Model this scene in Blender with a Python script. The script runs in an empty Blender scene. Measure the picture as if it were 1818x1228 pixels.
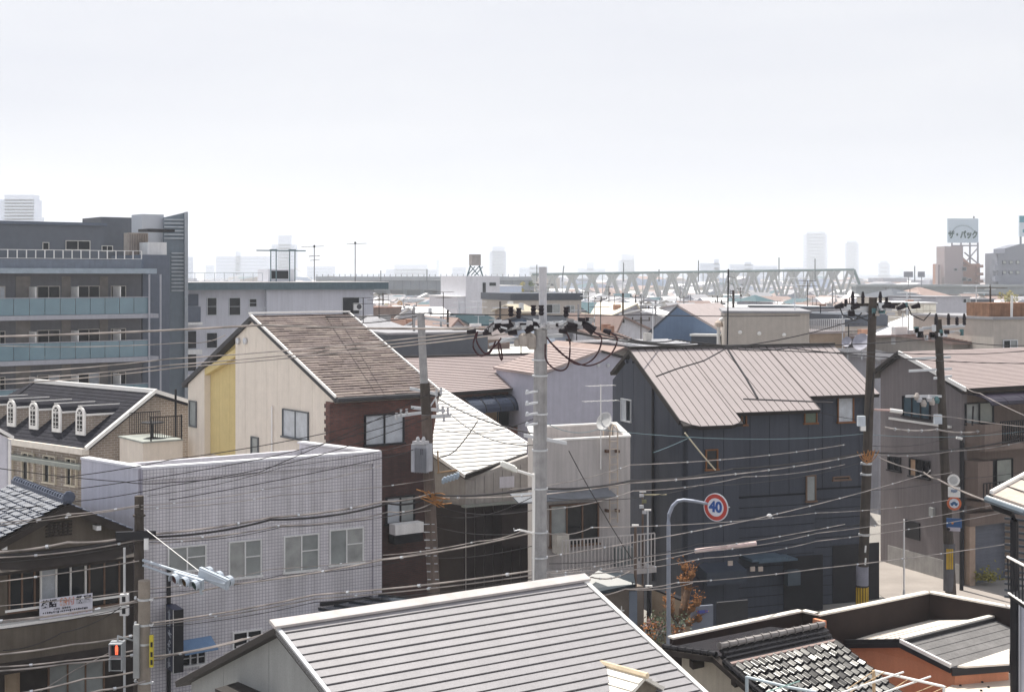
import bpy, math, random
from mathutils import Vector as V
random.seed(7)
R_ = math.radians
sc = bpy.context.scene
# ---------------------------------------------------------------- camera, sky, sun
F, CX, HY, H = 2525.0, 909.0, 492.0, 14.0      # focal length in photo pixels, principal column, horizon row, eye height
cam = bpy.data.objects.new('camera', bpy.data.cameras.new('camera'))
sc.collection.objects.link(cam); sc.camera = cam
cam.location = (0, 0, H); cam.rotation_euler = (R_(90), 0, 0)
cam.data.sensor_width = 36; cam.data.lens = 50; cam.data.shift_y = -122/1818
cam.data.clip_start = .5; cam.data.clip_end = 9000
SUNV = V((math.sin(R_(-28))*math.cos(R_(64)), math.cos(R_(-28))*math.cos(R_(64)), math.sin(R_(64))))
w = bpy.data.worlds.new('World'); sc.world = w; w.use_nodes = True
nt = w.node_tree; bg = nt.nodes['Background']; bg.inputs[1].default_value = .095
sky = nt.nodes.new('ShaderNodeTexSky'); sky.sky_type = 'NISHITA'; sky.sun_disc = False
sky.sun_elevation = R_(64); sky.sun_rotation = R_(-28); sky.dust_density = 3
hs_ = nt.nodes.new('ShaderNodeHueSaturation'); hs_.inputs['Saturation'].default_value = .9
nt.links.new(sky.outputs[0], hs_.inputs['Color'])
tc = nt.nodes.new('ShaderNodeTexCoord'); mp = nt.nodes.new('ShaderNodeMapping'); mp.inputs['Scale'].default_value = (1.3, 1.3, 9)
nz = nt.nodes.new('ShaderNodeTexNoise'); nz.inputs['Scale'].default_value = 1.6; nz.inputs['Detail'].default_value = 6
nt.links.new(tc.outputs['Generated'], mp.inputs[0]); nt.links.new(mp.outputs[0], nz.inputs[0])
cr = nt.nodes.new('ShaderNodeValToRGB'); cr.color_ramp.elements[0].position = .35; cr.color_ramp.elements[1].position = .7
cr.color_ramp.elements[0].color = (5.5, 5.6, 6.1, 1); cr.color_ramp.elements[1].color = (6.3, 6.33, 6.6, 1)
nt.links.new(nz.outputs[0], cr.inputs[0])
mx = nt.nodes.new('ShaderNodeMix'); mx.data_type = 'RGBA'; mx.inputs[0].default_value = .93
sx_ = nt.nodes.new('ShaderNodeSeparateXYZ'); nt.links.new(tc.outputs['Generated'], sx_.inputs[0])
mr = nt.nodes.new('ShaderNodeMapRange'); mr.inputs[1].default_value = 0; mr.inputs[2].default_value = .2; mr.inputs[3].default_value = .9; mr.inputs[4].default_value = 1
nt.links.new(sx_.outputs[2], mr.inputs[0]); vm = nt.nodes.new('ShaderNodeVectorMath'); vm.operation = 'SCALE'
nt.links.new(cr.outputs[0], vm.inputs[0]); nt.links.new(mr.outputs[0], vm.inputs['Scale'])
nt.links.new(hs_.outputs[0], mx.inputs[6]); nt.links.new(vm.outputs[0], mx.inputs[7]); nt.links.new(mx.outputs[2], bg.inputs[0])
sun = bpy.data.objects.new('sun', bpy.data.lights.new('sun', 'SUN')); sc.collection.objects.link(sun)
sun.data.energy = 5; sun.data.angle = R_(.5); sun.data.color = (1, .95, .86)
sun.rotation_euler = (-SUNV).to_track_quat('-Z', 'Y').to_euler()
sc.cycles.volume_bounces = 2
vs = sc.view_settings; vs.view_transform = 'Standard'; vs.look = 'None'; vs.exposure = .5; vs.gamma = 1; vs.use_curve_mapping = False

# ---------------------------------------------------------------- materials
MATS = {}
def M(name, col=(.5,.5,.5), rough=.7, metal=0., var=.14, scale=2.5, bump=.0, streak=0., fine=.06, spec=.2):
    if name in MATS: return MATS[name]
    m = bpy.data.materials.new(name); MATS[name] = m; m.use_nodes = True
    n = m.node_tree; L = n.links.new; b = n.nodes['Principled BSDF']
    b.inputs['Roughness'].default_value = rough; b.inputs['Metallic'].default_value = metal
    b.inputs['Specular IOR Level'].default_value = spec
    g = n.nodes.new('ShaderNodeNewGeometry')
    def noise(sx, sz, det):
        mp = n.nodes.new('ShaderNodeMapping'); mp.inputs['Scale'].default_value = (sx, sx, sz)
        t = n.nodes.new('ShaderNodeTexNoise'); t.inputs['Scale'].default_value = 1; t.inputs['Detail'].default_value = det
        L(g.outputs['Position'], mp.inputs[0]); L(mp.outputs[0], t.inputs[0]); return t.outputs[0]
    def mul(a, lo, hi, src):
        r = n.nodes.new('ShaderNodeMapRange'); r.inputs[1].default_value = .25; r.inputs[2].default_value = .75
        r.inputs[3].default_value = lo; r.inputs[4].default_value = hi; L(src, r.inputs[0])
        x = n.nodes.new('ShaderNodeVectorMath'); x.operation = 'SCALE'; L(a, x.inputs[0]); L(r.outputs[0], x.inputs['Scale']); return x.outputs[0]
    rgb = n.nodes.new('ShaderNodeRGB'); rgb.outputs[0].default_value = (*col, 1); c = rgb.outputs[0]
    c = mul(c, 1-var, 1+var, noise(scale, scale, 5))
    if streak: c = mul(c, 1-streak, 1+streak*.4, noise(7, .35, 4))
    if fine: c = mul(c, 1-fine, 1+fine, noise(28, 28, 2))
    L(c, b.inputs['Base Color'])
    if bump:
        bp = n.nodes.new('ShaderNodeBump'); bp.inputs['Strength'].default_value = bump; bp.inputs['Distance'].default_value = .02
        L(noise(14, 14, 4), bp.inputs['Height']); L(bp.outputs[0], b.inputs['Normal'])
    m['c'] = 1; return m
def brickM(name, ang, c1, c2, mortar, bw, bh, ms=.012, rough=.6, off=.5, var=.12):
    """masonry pattern laid in the wall's own plane (ang = heading of the wall)"""
    if name in MATS: return MATS[name]
    m = bpy.data.materials.new(name); MATS[name] = m; m.use_nodes = True
    n = m.node_tree; L = n.links.new; b = n.nodes['Principled BSDF']; b.inputs['Roughness'].default_value = rough
    g = n.nodes.new('ShaderNodeNewGeometry')
    d = n.nodes.new('ShaderNodeVectorMath'); d.operation = 'DOT_PRODUCT'; d.inputs[1].default_value = (math.sin(ang), math.cos(ang), 0)
    L(g.outputs['Position'], d.inputs[0]); s = n.nodes.new('ShaderNodeSeparateXYZ'); L(g.outputs['Position'], s.inputs[0])
    k = n.nodes.new('ShaderNodeCombineXYZ'); L(d.outputs['Value'], k.inputs[0]); L(s.outputs[2], k.inputs[1])
    t = n.nodes.new('ShaderNodeTexBrick'); t.offset = off; t.inputs['Scale'].default_value = 1
    t.inputs['Brick Width'].default_value = bw; t.inputs['Row Height'].default_value = bh; t.inputs['Mortar Size'].default_value = ms
    t.inputs['Color1'].default_value = (*c1, 1); t.inputs['Color2'].default_value = (*c2, 1); t.inputs['Mortar'].default_value = (*mortar, 1)
    L(k.outputs[0], t.inputs['Vector'])
    z = n.nodes.new('ShaderNodeTexNoise'); z.inputs['Scale'].default_value = 1.1; z.inputs['Detail'].default_value = 6; L(g.outputs['Position'], z.inputs[0])
    r = n.nodes.new('ShaderNodeMapRange'); r.inputs[1].default_value = .3; r.inputs[2].default_value = .7; r.inputs[3].default_value = 1-var; r.inputs[4].default_value = 1+var
    L(z.outputs[0], r.inputs[0]); x = n.nodes.new('ShaderNodeVectorMath'); x.operation = 'SCALE'; L(t.outputs['Color'], x.inputs[0]); L(r.outputs[0], x.inputs['Scale'])
    mp = n.nodes.new('ShaderNodeMapping'); mp.inputs['Scale'].default_value = (3.5, 3.5, .22); L(g.outputs['Position'], mp.inputs[0]); z2 = n.nodes.new('ShaderNodeTexNoise'); z2.inputs['Scale'].default_value = 1; z2.inputs['Detail'].default_value = 5; L(mp.outputs[0], z2.inputs[0])
    r2 = n.nodes.new('ShaderNodeMapRange'); r2.inputs[1].default_value = .3; r2.inputs[2].default_value = .65; r2.inputs[3].default_value = .8; r2.inputs[4].default_value = 1.03; L(z2.outputs[0], r2.inputs[0])
    x2 = n.nodes.new('ShaderNodeVectorMath'); x2.operation = 'SCALE'; L(x.outputs[0], x2.inputs[0]); L(r2.outputs[0], x2.inputs['Scale']); L(x2.outputs[0], b.inputs['Base Color'])
    bp = n.nodes.new('ShaderNodeBump'); bp.inputs['Strength'].default_value = .5; bp.inputs['Distance'].default_value = .01; bp.invert = True
    L(t.outputs['Fac'], bp.inputs['Height']); L(bp.outputs[0], b.inputs['Normal'])
    return m
def emitM(name, col, s):
    if name in MATS: return MATS[name]
    m = bpy.data.materials.new(name); MATS[name] = m; m.use_nodes = True
    b = m.node_tree.nodes['Principled BSDF']; b.inputs['Base Color'].default_value = (*col, 1)
    b.inputs['Emission Color'].default_value = (*col, 1); b.inputs['Emission Strength'].default_value = s; return m

white = M('white paint', (.74,.74,.74), .5, var=.05, streak=.12)
trimw = M('white metal trim', (.8,.79,.77), .35, var=.04, spec=.5)
alu = M('aluminium', (.55,.57,.6), .4, .5, var=.06)
black = M('black metal', (.018,.018,.022), .45, var=.2)
glass_d = M('dark window glass', (.012,.014,.018), .12, var=.3, scale=1.2, fine=0, spec=.25)
glass_g = M('frosted window glass', (.27,.29,.29), .25, var=.25, scale=1.6, fine=0, spec=.5)
glass_c = M('blind behind glass', (.34,.35,.345), .25, var=.25, scale=2.2, fine=0, spec=.4)
glass_w = M('curtained window glass', (.45,.48,.52), .3, var=.2, scale=3, fine=.1, spec=.5)
conc = M('concrete', (.36,.35,.34), .85, var=.15, bump=.3, streak=.15)
poleM = M('weathered pole concrete', (.34,.335,.34), .85, var=.2, scale=4, bump=.3, streak=.25)
poleD = M('dark pole', (.07,.058,.05), .8, var=.3, streak=.3)
poleT = M('tan pole concrete', (.27,.235,.2), .85, var=.18, bump=.2)
wireM = M('black cable', (.03,.028,.03), .5, var=.3)
wireL = M('sunlit cable sheath', (.26,.23,.215), .35, var=.75, scale=1.3, spec=.7)
rubber = M('black insulator', (.02,.015,.02), .5)
porc = M('porcelain', (.5,.5,.52), .25, var=.05)
bark = M('bark', (.12,.075,.05), .9, var=.3, bump=.5, scale=9)

# ---------------------------------------------------------------- geometry helpers
def P(px, py, d): return V(((px-CX)/F*d, d, H-(py-HY)/F*d))
def G(px, py, z): return P(px, py, F*(H-z)/(py-HY))
def hd(a, s=1.): return V((math.sin(R_(a))*s, math.cos(R_(a))*s, 0))   # heading, degrees clockwise from the view direction
UP = V((0,0,1))
class MB:
    def __init__(s): s.v = []; s.f = []
    def box8(s, p):
        b = len(s.v); s.v += [V(q) for q in p]
        s.f += [[b+i for i in q] for q in ((0,3,2,1),(4,5,6,7),(0,1,5,4),(1,2,6,5),(2,3,7,6),(3,0,4,7))]; return s
    def prism(s, poly, vec):
        b = len(s.v); n = len(poly); vec = V(vec); s.v += [V(q) for q in poly] + [V(q)+vec for q in poly]
        s.f.append([b+i for i in range(n)][::-1]); s.f.append([b+n+i for i in range(n)])
        for i in range(n): j = (i+1) % n; s.f.append([b+i, b+j, b+n+j, b+n+i])
        return s
    def box(s, c, X, Y, Z):      # centre, three half-extent vectors
        c, X, Y, Z = V(c), V(X), V(Y), V(Z)
        return s.box8([c-X-Y-Z, c+X-Y-Z, c+X+Y-Z, c-X+Y-Z, c-X-Y+Z, c+X-Y+Z, c+X+Y+Z, c-X+Y+Z])
    def tube(s, pts, r, n=8, r2=None, cap=True):
        pts = [V(p) for p in pts]; m = len(pts); b = len(s.v)
        for i, p in enumerate(pts):
            d = (pts[min(i+1, m-1)]-pts[max(i-1, 0)]).normalized()
            a = d.cross(UP); a = a.normalized() if a.length > .02 else V((1,0,0)); c = d.cross(a).normalized()
            rr = r if r2 is None else r+(r2-r)*i/(m-1)
            for k in range(n): t = 2*math.pi*k/n; s.v.append(p+a*(math.cos(t)*rr)+c*(math.sin(t)*rr))
        for i in range(m-1):
            for k in range(n): j = (k+1) % n; s.f.append([b+i*n+k, b+i*n+j, b+(i+1)*n+j, b+(i+1)*n+k])
        if cap: s.f.append([b+k for k in range(n)][::-1]); s.f.append([b+(m-1)*n+k for k in range(n)])
        return s
    def lathe(s, c, prof, n=12, ax=UP):   # prof: (r, h) along ax
        c = V(c); ax = V(ax).normalized(); a = ax.orthogonal().normalized(); e = ax.cross(a); b = len(s.v); m = len(prof)
        for r, h in prof:
            for k in range(n): t = 2*math.pi*k/n; s.v.append(c+ax*h+a*(math.cos(t)*r)+e*(math.sin(t)*r))
        for i in range(m-1):
            for k in range(n): j = (k+1) % n; s.f.append([b+i*n+k, b+i*n+j, b+(i+1)*n+j, b+(i+1)*n+k])
        s.f.append([b+k for k in range(n)][::-1]); s.f.append([b+(m-1)*n+k for k in range(n)]); return s
ORG = {}
def O(name, mb, mat, parent=None, smooth=False, kind=None, label=None, mats=None, fm=None):
    org = ORG[parent.name] if parent else V((0,0,0))
    me = bpy.data.meshes.new(name); me.from_pydata([tuple(q-org) for q in mb.v], [], mb.f)
    for mm in (mats or [mat]): me.materials.append(mm)
    if fm: me.polygons.foreach_set('material_index', fm)
    if smooth: me.polygons.foreach_set('use_smooth', [True]*len(me.polygons))
    me.update(); o = bpy.data.objects.new(name, me); sc.collection.objects.link(o)
    if parent: o.parent = parent
    ORG[o.name] = org
    if kind: o['kind'] = kind
    if label: o['label'] = label
    return o
def T(name, label, cat, loc, group=None):
    o = bpy.data.objects.new(name, None); o.empty_display_size = .3; sc.collection.objects.link(o); o.location = loc
    ORG[o.name] = V(loc); o['label'] = label; o['category'] = cat
    if group: o['group'] = group
    return o
def tag(o, label, cat, group=None):
    o['label'] = label; o['category'] = cat
    if group: o['group'] = group
    return o
class Wall:
    """vertical plane through p0 with heading a; t runs along it, off is distance out of it towards the street"""
    def __init__(s, p0, a, flip=False):
        s.p = V((p0[0], p0[1], 0)); s.d = hd(a); s.n = V((s.d.y, -s.d.x, 0)); s.a = a
        if s.n.dot(s.p) > 0: s.n = -s.n
        if flip: s.n = -s.n
    def t(s, px): k = (px-CX)/F; return (k*s.p.y-s.p.x)/(s.d.x-k*s.d.y)
    def z(s, px, py): q = s.p+s.d*s.t(px); return H-(py-HY)/F*q.y
    def at(s, t, z, off=0): q = s.p+s.d*t+s.n*off; return V((q.x, q.y, z))
    def px(s, px, py, off=0): return s.at(s.t(px), s.z(px, py), off)
    def box(s, mb, t0, t1, z0, z1, o0, o1):
        return mb.box8([s.at(t0,z0,o0), s.at(t1,z0,o0), s.at(t1,z0,o1), s.at(t0,z0,o1), s.at(t0,z1,o0), s.at(t1,z1,o0), s.at(t1,z1,o1), s.at(t0,z1,o1)])
def clip(poly, i, lim, keep_less):
    out = []
    for k in range(len(poly)):
        a, b = poly[k], poly[(k+1) % len(poly)]
        ia = (a[i] <= lim) if keep_less else (a[i] >= lim); ib = (b[i] <= lim) if keep_less else (b[i] >= lim)
        if ia: out.append(a)
        if ia != ib:
            f = (lim-a[i])/(b[i]-a[i]); out.append(tuple(a[j]+(b[j]-a[j])*f for j in range(2)))
    return out
def panels(par, W, poly, width, mat, name='siding_panel', gap=.02, th=.02, start=0, zw=None):
    """cladding panels over a wall outline, each one a part"""
    t0 = min(p[0] for p in poly); t1 = max(p[0] for p in poly); z0 = min(p[1] for p in poly); z1 = max(p[1] for p in poly)
    t = t0-start
    while t < t1-.02:
        q = clip(clip(poly, 0, t+gap/2, False), 0, t+width-gap/2, True) if True else poly
        zz = [(z0, z1)] if not zw else [(z0+k*zw, min(z1, z0+(k+1)*zw)) for k in range(int(math.ceil((z1-z0)/zw)))]
        for a, b in zz:
            qq = clip(clip(q, 1, a+(gap/2 if zw else 0), False), 1, b-(gap/2 if zw else 0), True) if len(q) > 2 else []
            if len(qq) > 2: O(name, MB().prism([W.at(x, z, .003) for x, z in qq], W.n*th), mat, par)
        t += width
def window(par, W, px0, px1, py0, py1, fm=None, pm=(None, None), bars=0, vb=0, t=None, depth=.07, label=None, sill=True, off=0):
    """sliding window: frame (sub-parts: panes, mullions)"""
    fm = fm or alu
    if t: t0, t1, z0, z1 = t
    else:
        if off: W2 = Wall(W.p, W.a); W2.n = W.n; W2.d = W.d; W2.p = W.p+W.n*off; W = W2; off = 0
        t0, t1 = W.t(px0), W.t(px1); c = (px0+px1)/2; z1, z0 = W.z(c, py0), W.z(c, py1)
    if t1 < t0: t0, t1 = t1, t0
    w_ = .05; f = MB()
    W.box(f, t0, t1, z1-w_, z1, off+.004, off+depth); W.box(f, t0-(.04 if sill else 0), t1+(.04 if sill else 0), z0-.02, z0+w_, off+.004, off+depth+(.05 if sill else 0))
    W.box(f, t0, t0+w_, z0+w_, z1-w_, off+.004, off+depth); W.box(f, t1-w_, t1, z0+w_, z1-w_, off+.004, off+depth)
    fr = O('window', f, fm, par, label=label); n = len(pm)
    for i in range(n):
        a = t0+w_+(t1-t0-2*w_)*i/n; b = t0+w_+(t1-t0-2*w_)*(i+1)/n
        g = MB(); W.box(g, a+.002, b-.002, z0+w_+.002, z1-w_-.002, off+.006, off+.02+.012*(i % 2)); O('pane', g, pm[i] or glass_d, fr)
        if i:
            g = MB(); W.box(g, a-.025, a+.025, z0+w_+.001, z1-w_-.001, off+.033, off+depth-.01); O('mullion', g, fm, fr)
    if bars or vb:
        g = MB()
        for k in range(bars): z = z0+(z1-z0)*(k+1)/(bars+1); W.box(g, t0+w_, t1-w_, z-.015, z+.015, off+.034, off+.05)
        for k in range(vb): x = t0+(t1-t0)*(k+1)/(vb+1); W.box(g, x-.015, x+.015, z0+w_, z1-w_, off+.034, off+.052)
        O('glazing_bar', g, fm, fr)
    return fr
def rows(par, A, B, C, D, n, mat, th=.03, name='roof_panel', join=False, k0=0, gap=0., jit=0., cuts=1, gf=0.):
    """lapped roofing courses between ridge A-B and eave D-C; the lower edge of each course stands proud"""
    N = (B-A).cross(D-A).normalized(); N = N if N.z > 0 else -N; J = MB()
    for i in range(n):
        f0, f1 = i/n, (i+1-gf)/n
        cp = [0]+sorted(min(.97, max(.03, (c+1+random.uniform(-.35, .35))/cuts)) for c in range(cuts-1))+[1]
        for c in range(cuts):
            g0, g1 = cp[c], cp[c+1]
            a = A.lerp(D, f0); b = B.lerp(C, f0); e = A.lerp(D, f1); h = B.lerp(C, f1)
            a, b = a.lerp(b, g0+gap), a.lerp(b, g1-gap); e, h = e.lerp(h, g0+gap), e.lerp(h, g1-gap)
            lo, hi = .004, th*(1+random.uniform(-jit, jit))
            m = J if join else MB()
            m.box8([a+N*.001, b+N*.001, h+N*.001, e+N*.001, a+N*lo, b+N*lo, h+N*hi, e+N*hi])
            if not join: O(name, m, mat, par)
    if join: return O(name, J, mat, par)
def slab(mb, pts, th):
    N = (pts[1]-pts[0]).cross(pts[2]-pts[0]).normalized(); N = N if N.z > 0 else -N
    return mb.prism([p-N*th for p in pts], N*th)
def gable(par, A, B, zr, e1, z1, e2, z2, wallm, roofm, og=.2, oe=.3, th=.14, z0=0., trimm=None, n1=0, n2=0, join=True, rowth=.03, rname='roof_panel', jit=0., wall=True):
    """A,B ridge ends (roof edge); e1,e2 eave offsets (to roof edge). wall is set in by og (gables) and oe (eaves)"""
    A, B, e1, e2 = V((*A[:2], 0)), V((*B[:2], 0)), V((*e1[:2], 0)), V((*e2[:2], 0)); r = (B-A).normalized()
    f = lambda p, z: V((p.x, p.y, z)); mb = MB()
    q1 = [f(A, zr), f(B, zr), f(B+e1, z1), f(A+e1, z1)]; q2 = [f(A, zr), f(B, zr), f(B+e2, z2), f(A+e2, z2)]
    slab(mb, q1, th); slab(mb, q2, th-.004); rf = O('roof', mb, roofm, par)
    k1 = 1-oe/e1.length; k2 = 1-oe/e2.length; a, b = A+r*og, B-r*og
    s1 = f(a+e1*k1, zr+(z1-zr)*k1-th-.01); s2 = f(a+e2*k2, zr+(z2-zr)*k2-th-.01)
    poly = [f(a+e1*k1, z0), s1, f(a, zr-th-.02), s2, f(a+e2*k2, z0)]
    if wall: O('wall', MB().prism(poly, b-a), wallm, par)
    if trimm:
        for p, q, s in ((q1[0], q1[3], -1), (q2[0], q2[3], -1), (q1[1], q1[2], 1), (q2[1], q2[2], 1)):
            m = MB(); dz = V((0,0,.05)); rr = r*s; m.box8([p-V((0,0,th)), q-V((0,0,th)), q-V((0,0,th))+rr*.04, p-V((0,0,th))+rr*.04, p+dz, q+dz, q+dz+rr*.04, p+dz+rr*.04]); O('verge_trim', m, trimm, par)
        m = MB(); c = (q1[0]+q1[1])/2+V((0,0,.05)); m.box(c, r*((B-A).length/2+.05), e1.normalized()*.1, UP*.035); O('ridge_cap', m, trimm, par)
    if n1: rows(par, *q1, n1, roofm, rowth, rname, join, jit=jit)
    if n2: rows(par, *q2, n2, roofm, rowth, rname, join, jit=jit)
    return dict(q1=q1, q2=q2, poly=poly, a=a, b=b, roof=rf)
def railing(par, W, t0, t1, z0, z1, mat, n, off=.03, name='railing', r=.02, bar=.011, solid=False):
    m = MB(); W.box(m, t0, t1, z1-.04, z1, off-r, off+r); W.box(m, t0, t1, z0, z0+.03, off-r, off+r)
    for k in range(n+1):
        t = t0+(t1-t0)*k/n; W.box(m, t-bar, t+bar, z0+.03, z1-.04, off-bar, off+bar)
    return O(name, m, mat, par)
def text(par, s, size, loc, X, Yv, mat, name='lettering', ext=.004, bold=0., sy=1.):
    """flat lettering: loc = centre, X reading direction, Yv up direction"""
    c = bpy.data.curves.new(name, 'FONT'); c.body = s; c.size = size; c.align_x = 'CENTER'; c.align_y = 'CENTER'; c.extrude = ext; c.offset = bold
    c.materials.append(mat); o = bpy.data.objects.new(name, c); sc.collection.objects.link(o)
    from mathutils import Matrix
    X, Yv = V(X).normalized(), V(Yv).normalized(); Z = X.cross(Yv)
    m = Matrix((X, Yv*sy, Z)).transposed().to_4x4(); m.translation = V(loc)-ORG[par.name]; o.parent = par; o.matrix_local = m
    dg_ = bpy.context.evaluated_depsgraph_get(); me = bpy.data.meshes.new_from_object(o.evaluated_get(dg_)); ml = o.matrix_local.copy()
    bpy.data.objects.remove(o); bpy.data.curves.remove(c); o = bpy.data.objects.new(name, me); sc.collection.objects.link(o); o.parent = par; o.matrix_local = ml
    ORG[o.name] = ORG[par.name]; return o
def sag(a, b, s, n=14): return [V(a).lerp(V(b), i/n)-UP*(s*4*(i/n)*(1-i/n)) for i in range(n+1)]

def landmark(px):
    for a, l in ((700, 'behind the shingle roof'), (810, 'by the transformer pole top'), (930, 'by the stepped white building'), (1040, 'beside the tallest pole'), (1160, 'below the first trusses'), (1290, 'behind the blue gable'), (1440, 'above the plain beige block'), (1600, 'behind the bracketed pole'), (1740, 'below the billboard'), (1e9, 'at the frame edge')):
        if px < a: return l
# ---------------------------------------------------------------- the ground and streets
def sheet(name, pts, z, mat, lab=None):
    o = O(name, MB().prism([V((x, y, z-.02)) for x, y in pts], (0,0,.02)), mat); o['kind'] = 'structure'; return o
ground = M('town ground', (.3,.285,.27), .95, var=.3, scale=.08, bump=.2)
asph = M('asphalt', (.09,.09,.092), .9, var=.2, scale=.7, bump=.3)
asphL = M('pale road surface', (.3,.27,.25), .9, var=.16, scale=.6, bump=.3)  # side street laid paler than the main asphalt
sheet('ground', [(-2600,-300), (2600,-300), (2600,3200), (-2600,3200)], 0, ground)
o = sheet('road', [(-40,22), (-6,34.5), (6,44), (16,46.5), (60,52), (60,60), (22.5,62.5), (19.5,59.5), (15.8,58.6), (6.6,55.2), (1,52), (-5,47.5), (-13,43.2), (-40,31)], .012, asph)
o = sheet('side_street', [(16.4,57.6), (22.0,59.8), (21.2,64.0), (10.5,96), (5.5,96), (16.2,63)], .02, asphL)
river = sheet('river_bank', [(-900,470), (900,470), (900,535), (-900,535)], .03, M('dry bank grass', (.2,.19,.12), .95, var=.4, scale=.05))

# ---------------------------------------------------------------- front house with the grey metal roof
sheetM = M('pale grey roof sheet', (.27,.262,.275), .6, 0, var=.08, scale=1.5, streak=.06, fine=.1, spec=.5)
greyW = M('grey painted wall', (.27,.28,.28), .8, var=.06, streak=.1)
darkT = M('dark brown fascia', (.03,.026,.025), .5, var=.2)
fh = T('metal_roofed_house', 'grey walled house under a pale metal roof of long dark-lined courses, at the bottom centre', 'house', (-1.4,28,0))
L0, R0, D0 = V((-4.41,26.4,0)), V((1.58,30.5,0)), V((.646,-.763,0))
g = gable(fh, L0, R0, 7.5, D0*4.6, 7.5-.469*4.6, -D0*3.97, 5.64, greyW, darkT, og=.22, oe=.3, th=.12)
q = g['q1']; rr = (q[1]-q[0]).normalized()
rows(fh, q[0]+rr*.1, q[1]-rr*.12, q[2]-rr*.12, q[3]+rr*.1, 23, sheetM, .03, gf=.09, jit=.2)
rows(fh, *g['q2'], 8, sheetM, .04, gf=.15)
m = MB(); c = (q[0]+q[1])/2; N = (q[1]-q[0]).cross(q[3]-q[0]).normalized(); N = N if N.z > 0 else -N
m.box(c+V((0,0,.07)), rr*3.68, D0*.1-UP*.045, N*.03); O('ridge_cap', m, M('pale ridge sheet', (.5,.47,.46), .5), fh)
for a, b, s in ((q[0], q[3], .04), (q[1], q[2], -.05)):
    m = MB(); m.box8([a-N*.1+rr*s*0, a+rr*s*2-N*.1, b+rr*s*2-N*.1, b-N*.1, a+N*.04, a+rr*s*2+N*.04, b+rr*s*2+N*.04, b+N*.04]); O('verge_trim', m, alu if s > 0 else trimw, fh)
Wg = Wall(g['a'], math.degrees(math.atan2(.646, -.763)), True)
if Wg.n.x > 0: Wg.n = -Wg.n
pts = [((p-V((Wg.p.x, Wg.p.y, 0))).dot(Wg.d), p.z) for p in g['poly']]
panels(fh, Wg, pts, 1.75, greyW, 'wall_panel', gap=.012, th=.012, start=.4)
# small hood over an opening in that gable
m = MB(); a = Wg.px(424, 1209, .02); b = Wg.px(495, 1240, .02); m.box8([a-UP*.06, a+Wg.n*.5-UP*.1, b+Wg.n*.5-UP*.1, b-UP*.06, a, a+Wg.n*.5-UP*.04, b+Wg.n*.5-UP*.04, b]); O('door_hood', m, darkT, fh)
m = MB(); Wg.box(m, Wg.t(436), Wg.t(500), 3, Wg.z(436, 1219), .013, .06); O('door_panel', m, M('tan board', (.35,.29,.22)), fh)
# little gabled vent dormer on the slope
vd = T('roof_dormer', 'small white clad gabled dormer standing on the pale metal roof', 'dormer', P(1080, 1215, 27.6))
a, b = P(1020, 1166, 28.5), P(1146, 1199, 27.1); b.z = a.z; rd = (b-a).normalized(); cd = V((-rd.y, rd.x, 0)); cd = cd if cd.x < 0 else -cd
whiteR = M('weathered white sheet', (.78,.75,.68), .5, var=.1, streak=.2)
for s, nm in ((1, 0), (-1, 1)):
    A_, B_ = a, b; C_, D_ = b+cd*s*.55-UP*.32, a+cd*s*.55-UP*.32; m = MB(); slab(m, [A_, B_, C_, D_], .05); sl = O('roof_slope', m, whiteR, vd)
    rows(vd, A_, B_, C_, D_, 3, whiteR, .03, 'roof_panel')
m = MB(); m.prism([a-rd*.3+cd*.45-UP*1.0, a-rd*.3+cd*.45-UP*.3, a-rd*.3-UP*.06, a-rd*.3-cd*.45-UP*.3, a-rd*.3-cd*.45-UP*1.0], rd*((b-a).length+.18)); O('cheek_wall', m, M('old timber', (.22,.19,.15), .9, var=.4, bump=.4), vd)
m = MB(); m.tube([a+UP*.03, b+rd*.05+UP*.03], .06, 6); O('ridge_cap', m, M('rusted cream cap', (.6,.5,.36), .6, var=.3), vd)

# ---------------------------------------------------------------- lilac tiled building
TL, TR, TB = V((-11.85,45.6,0)), V((-4.6,50,0)), V((-14.6,48.2,0)); zt = 7.84
aT = math.degrees(math.atan2(TR.x-TL.x, TR.y-TL.y)); aS = math.degrees(math.atan2(TB.x-TL.x, TB.y-TL.y))
tileF = brickM('lilac mosaic tile', R_(aT), (.69,.67,.70), (.655,.635,.665), (.38,.36,.42), .11, .11, .01, .45, 0., var=.06)
sideM = M('smooth lilac render', (.60,.59,.65), .8, var=.09, scale=.6, streak=.14)
tb = T('tiled_building', 'boxy lilac building faced in small square tiles with a row of sliding windows', 'building', (-9,49,0))
u_ = (TR-TL).normalized(); bk = TB-TL
TR2 = TR+bk*1.15; TB2 = TL+bk
def wallbox(par, a, b, z0, z1, th, mat, name='wall'):
    m = MB(); d = (b-a).normalized(); n = V((d.y, -d.x, 0)); c = (TL+TR2)/2; n = n if n.dot(c-a) > 0 else -n
    m.box8([a+UP*z0, b+UP*z0, b+n*th+UP*z0, a+n*th+UP*z0, a+UP*z1, b+UP*z1, b+n*th+UP*z1, a+n*th+UP*z1]); return O(name, m, mat, par)
wallbox(tb, TL, TR, 0, zt, .25, tileF); bn = bk.normalized()
wallbox(tb, TL+bn*.251, TB2, 0, zt, .25, sideM); wallbox(tb, TR+bn*.251, TR2, 0, zt-.03, .2, sideM); wallbox(tb, TB2+u_*.26, TR2-u_*.21, 0, zt-.25, .2, sideM)
O('roof_deck', MB().prism([p+UP*7.2 for p in (TL+u_*.3+bn*.3, TR-u_*.3+bn*.3, TR2-u_*.3-bn*.3, TB2+u_*.3-bn*.3)], (0,0,.1)), conc, tb)
capM = M('pale coping', (.72,.72,.76), .4, var=.06, streak=.1)
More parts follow.
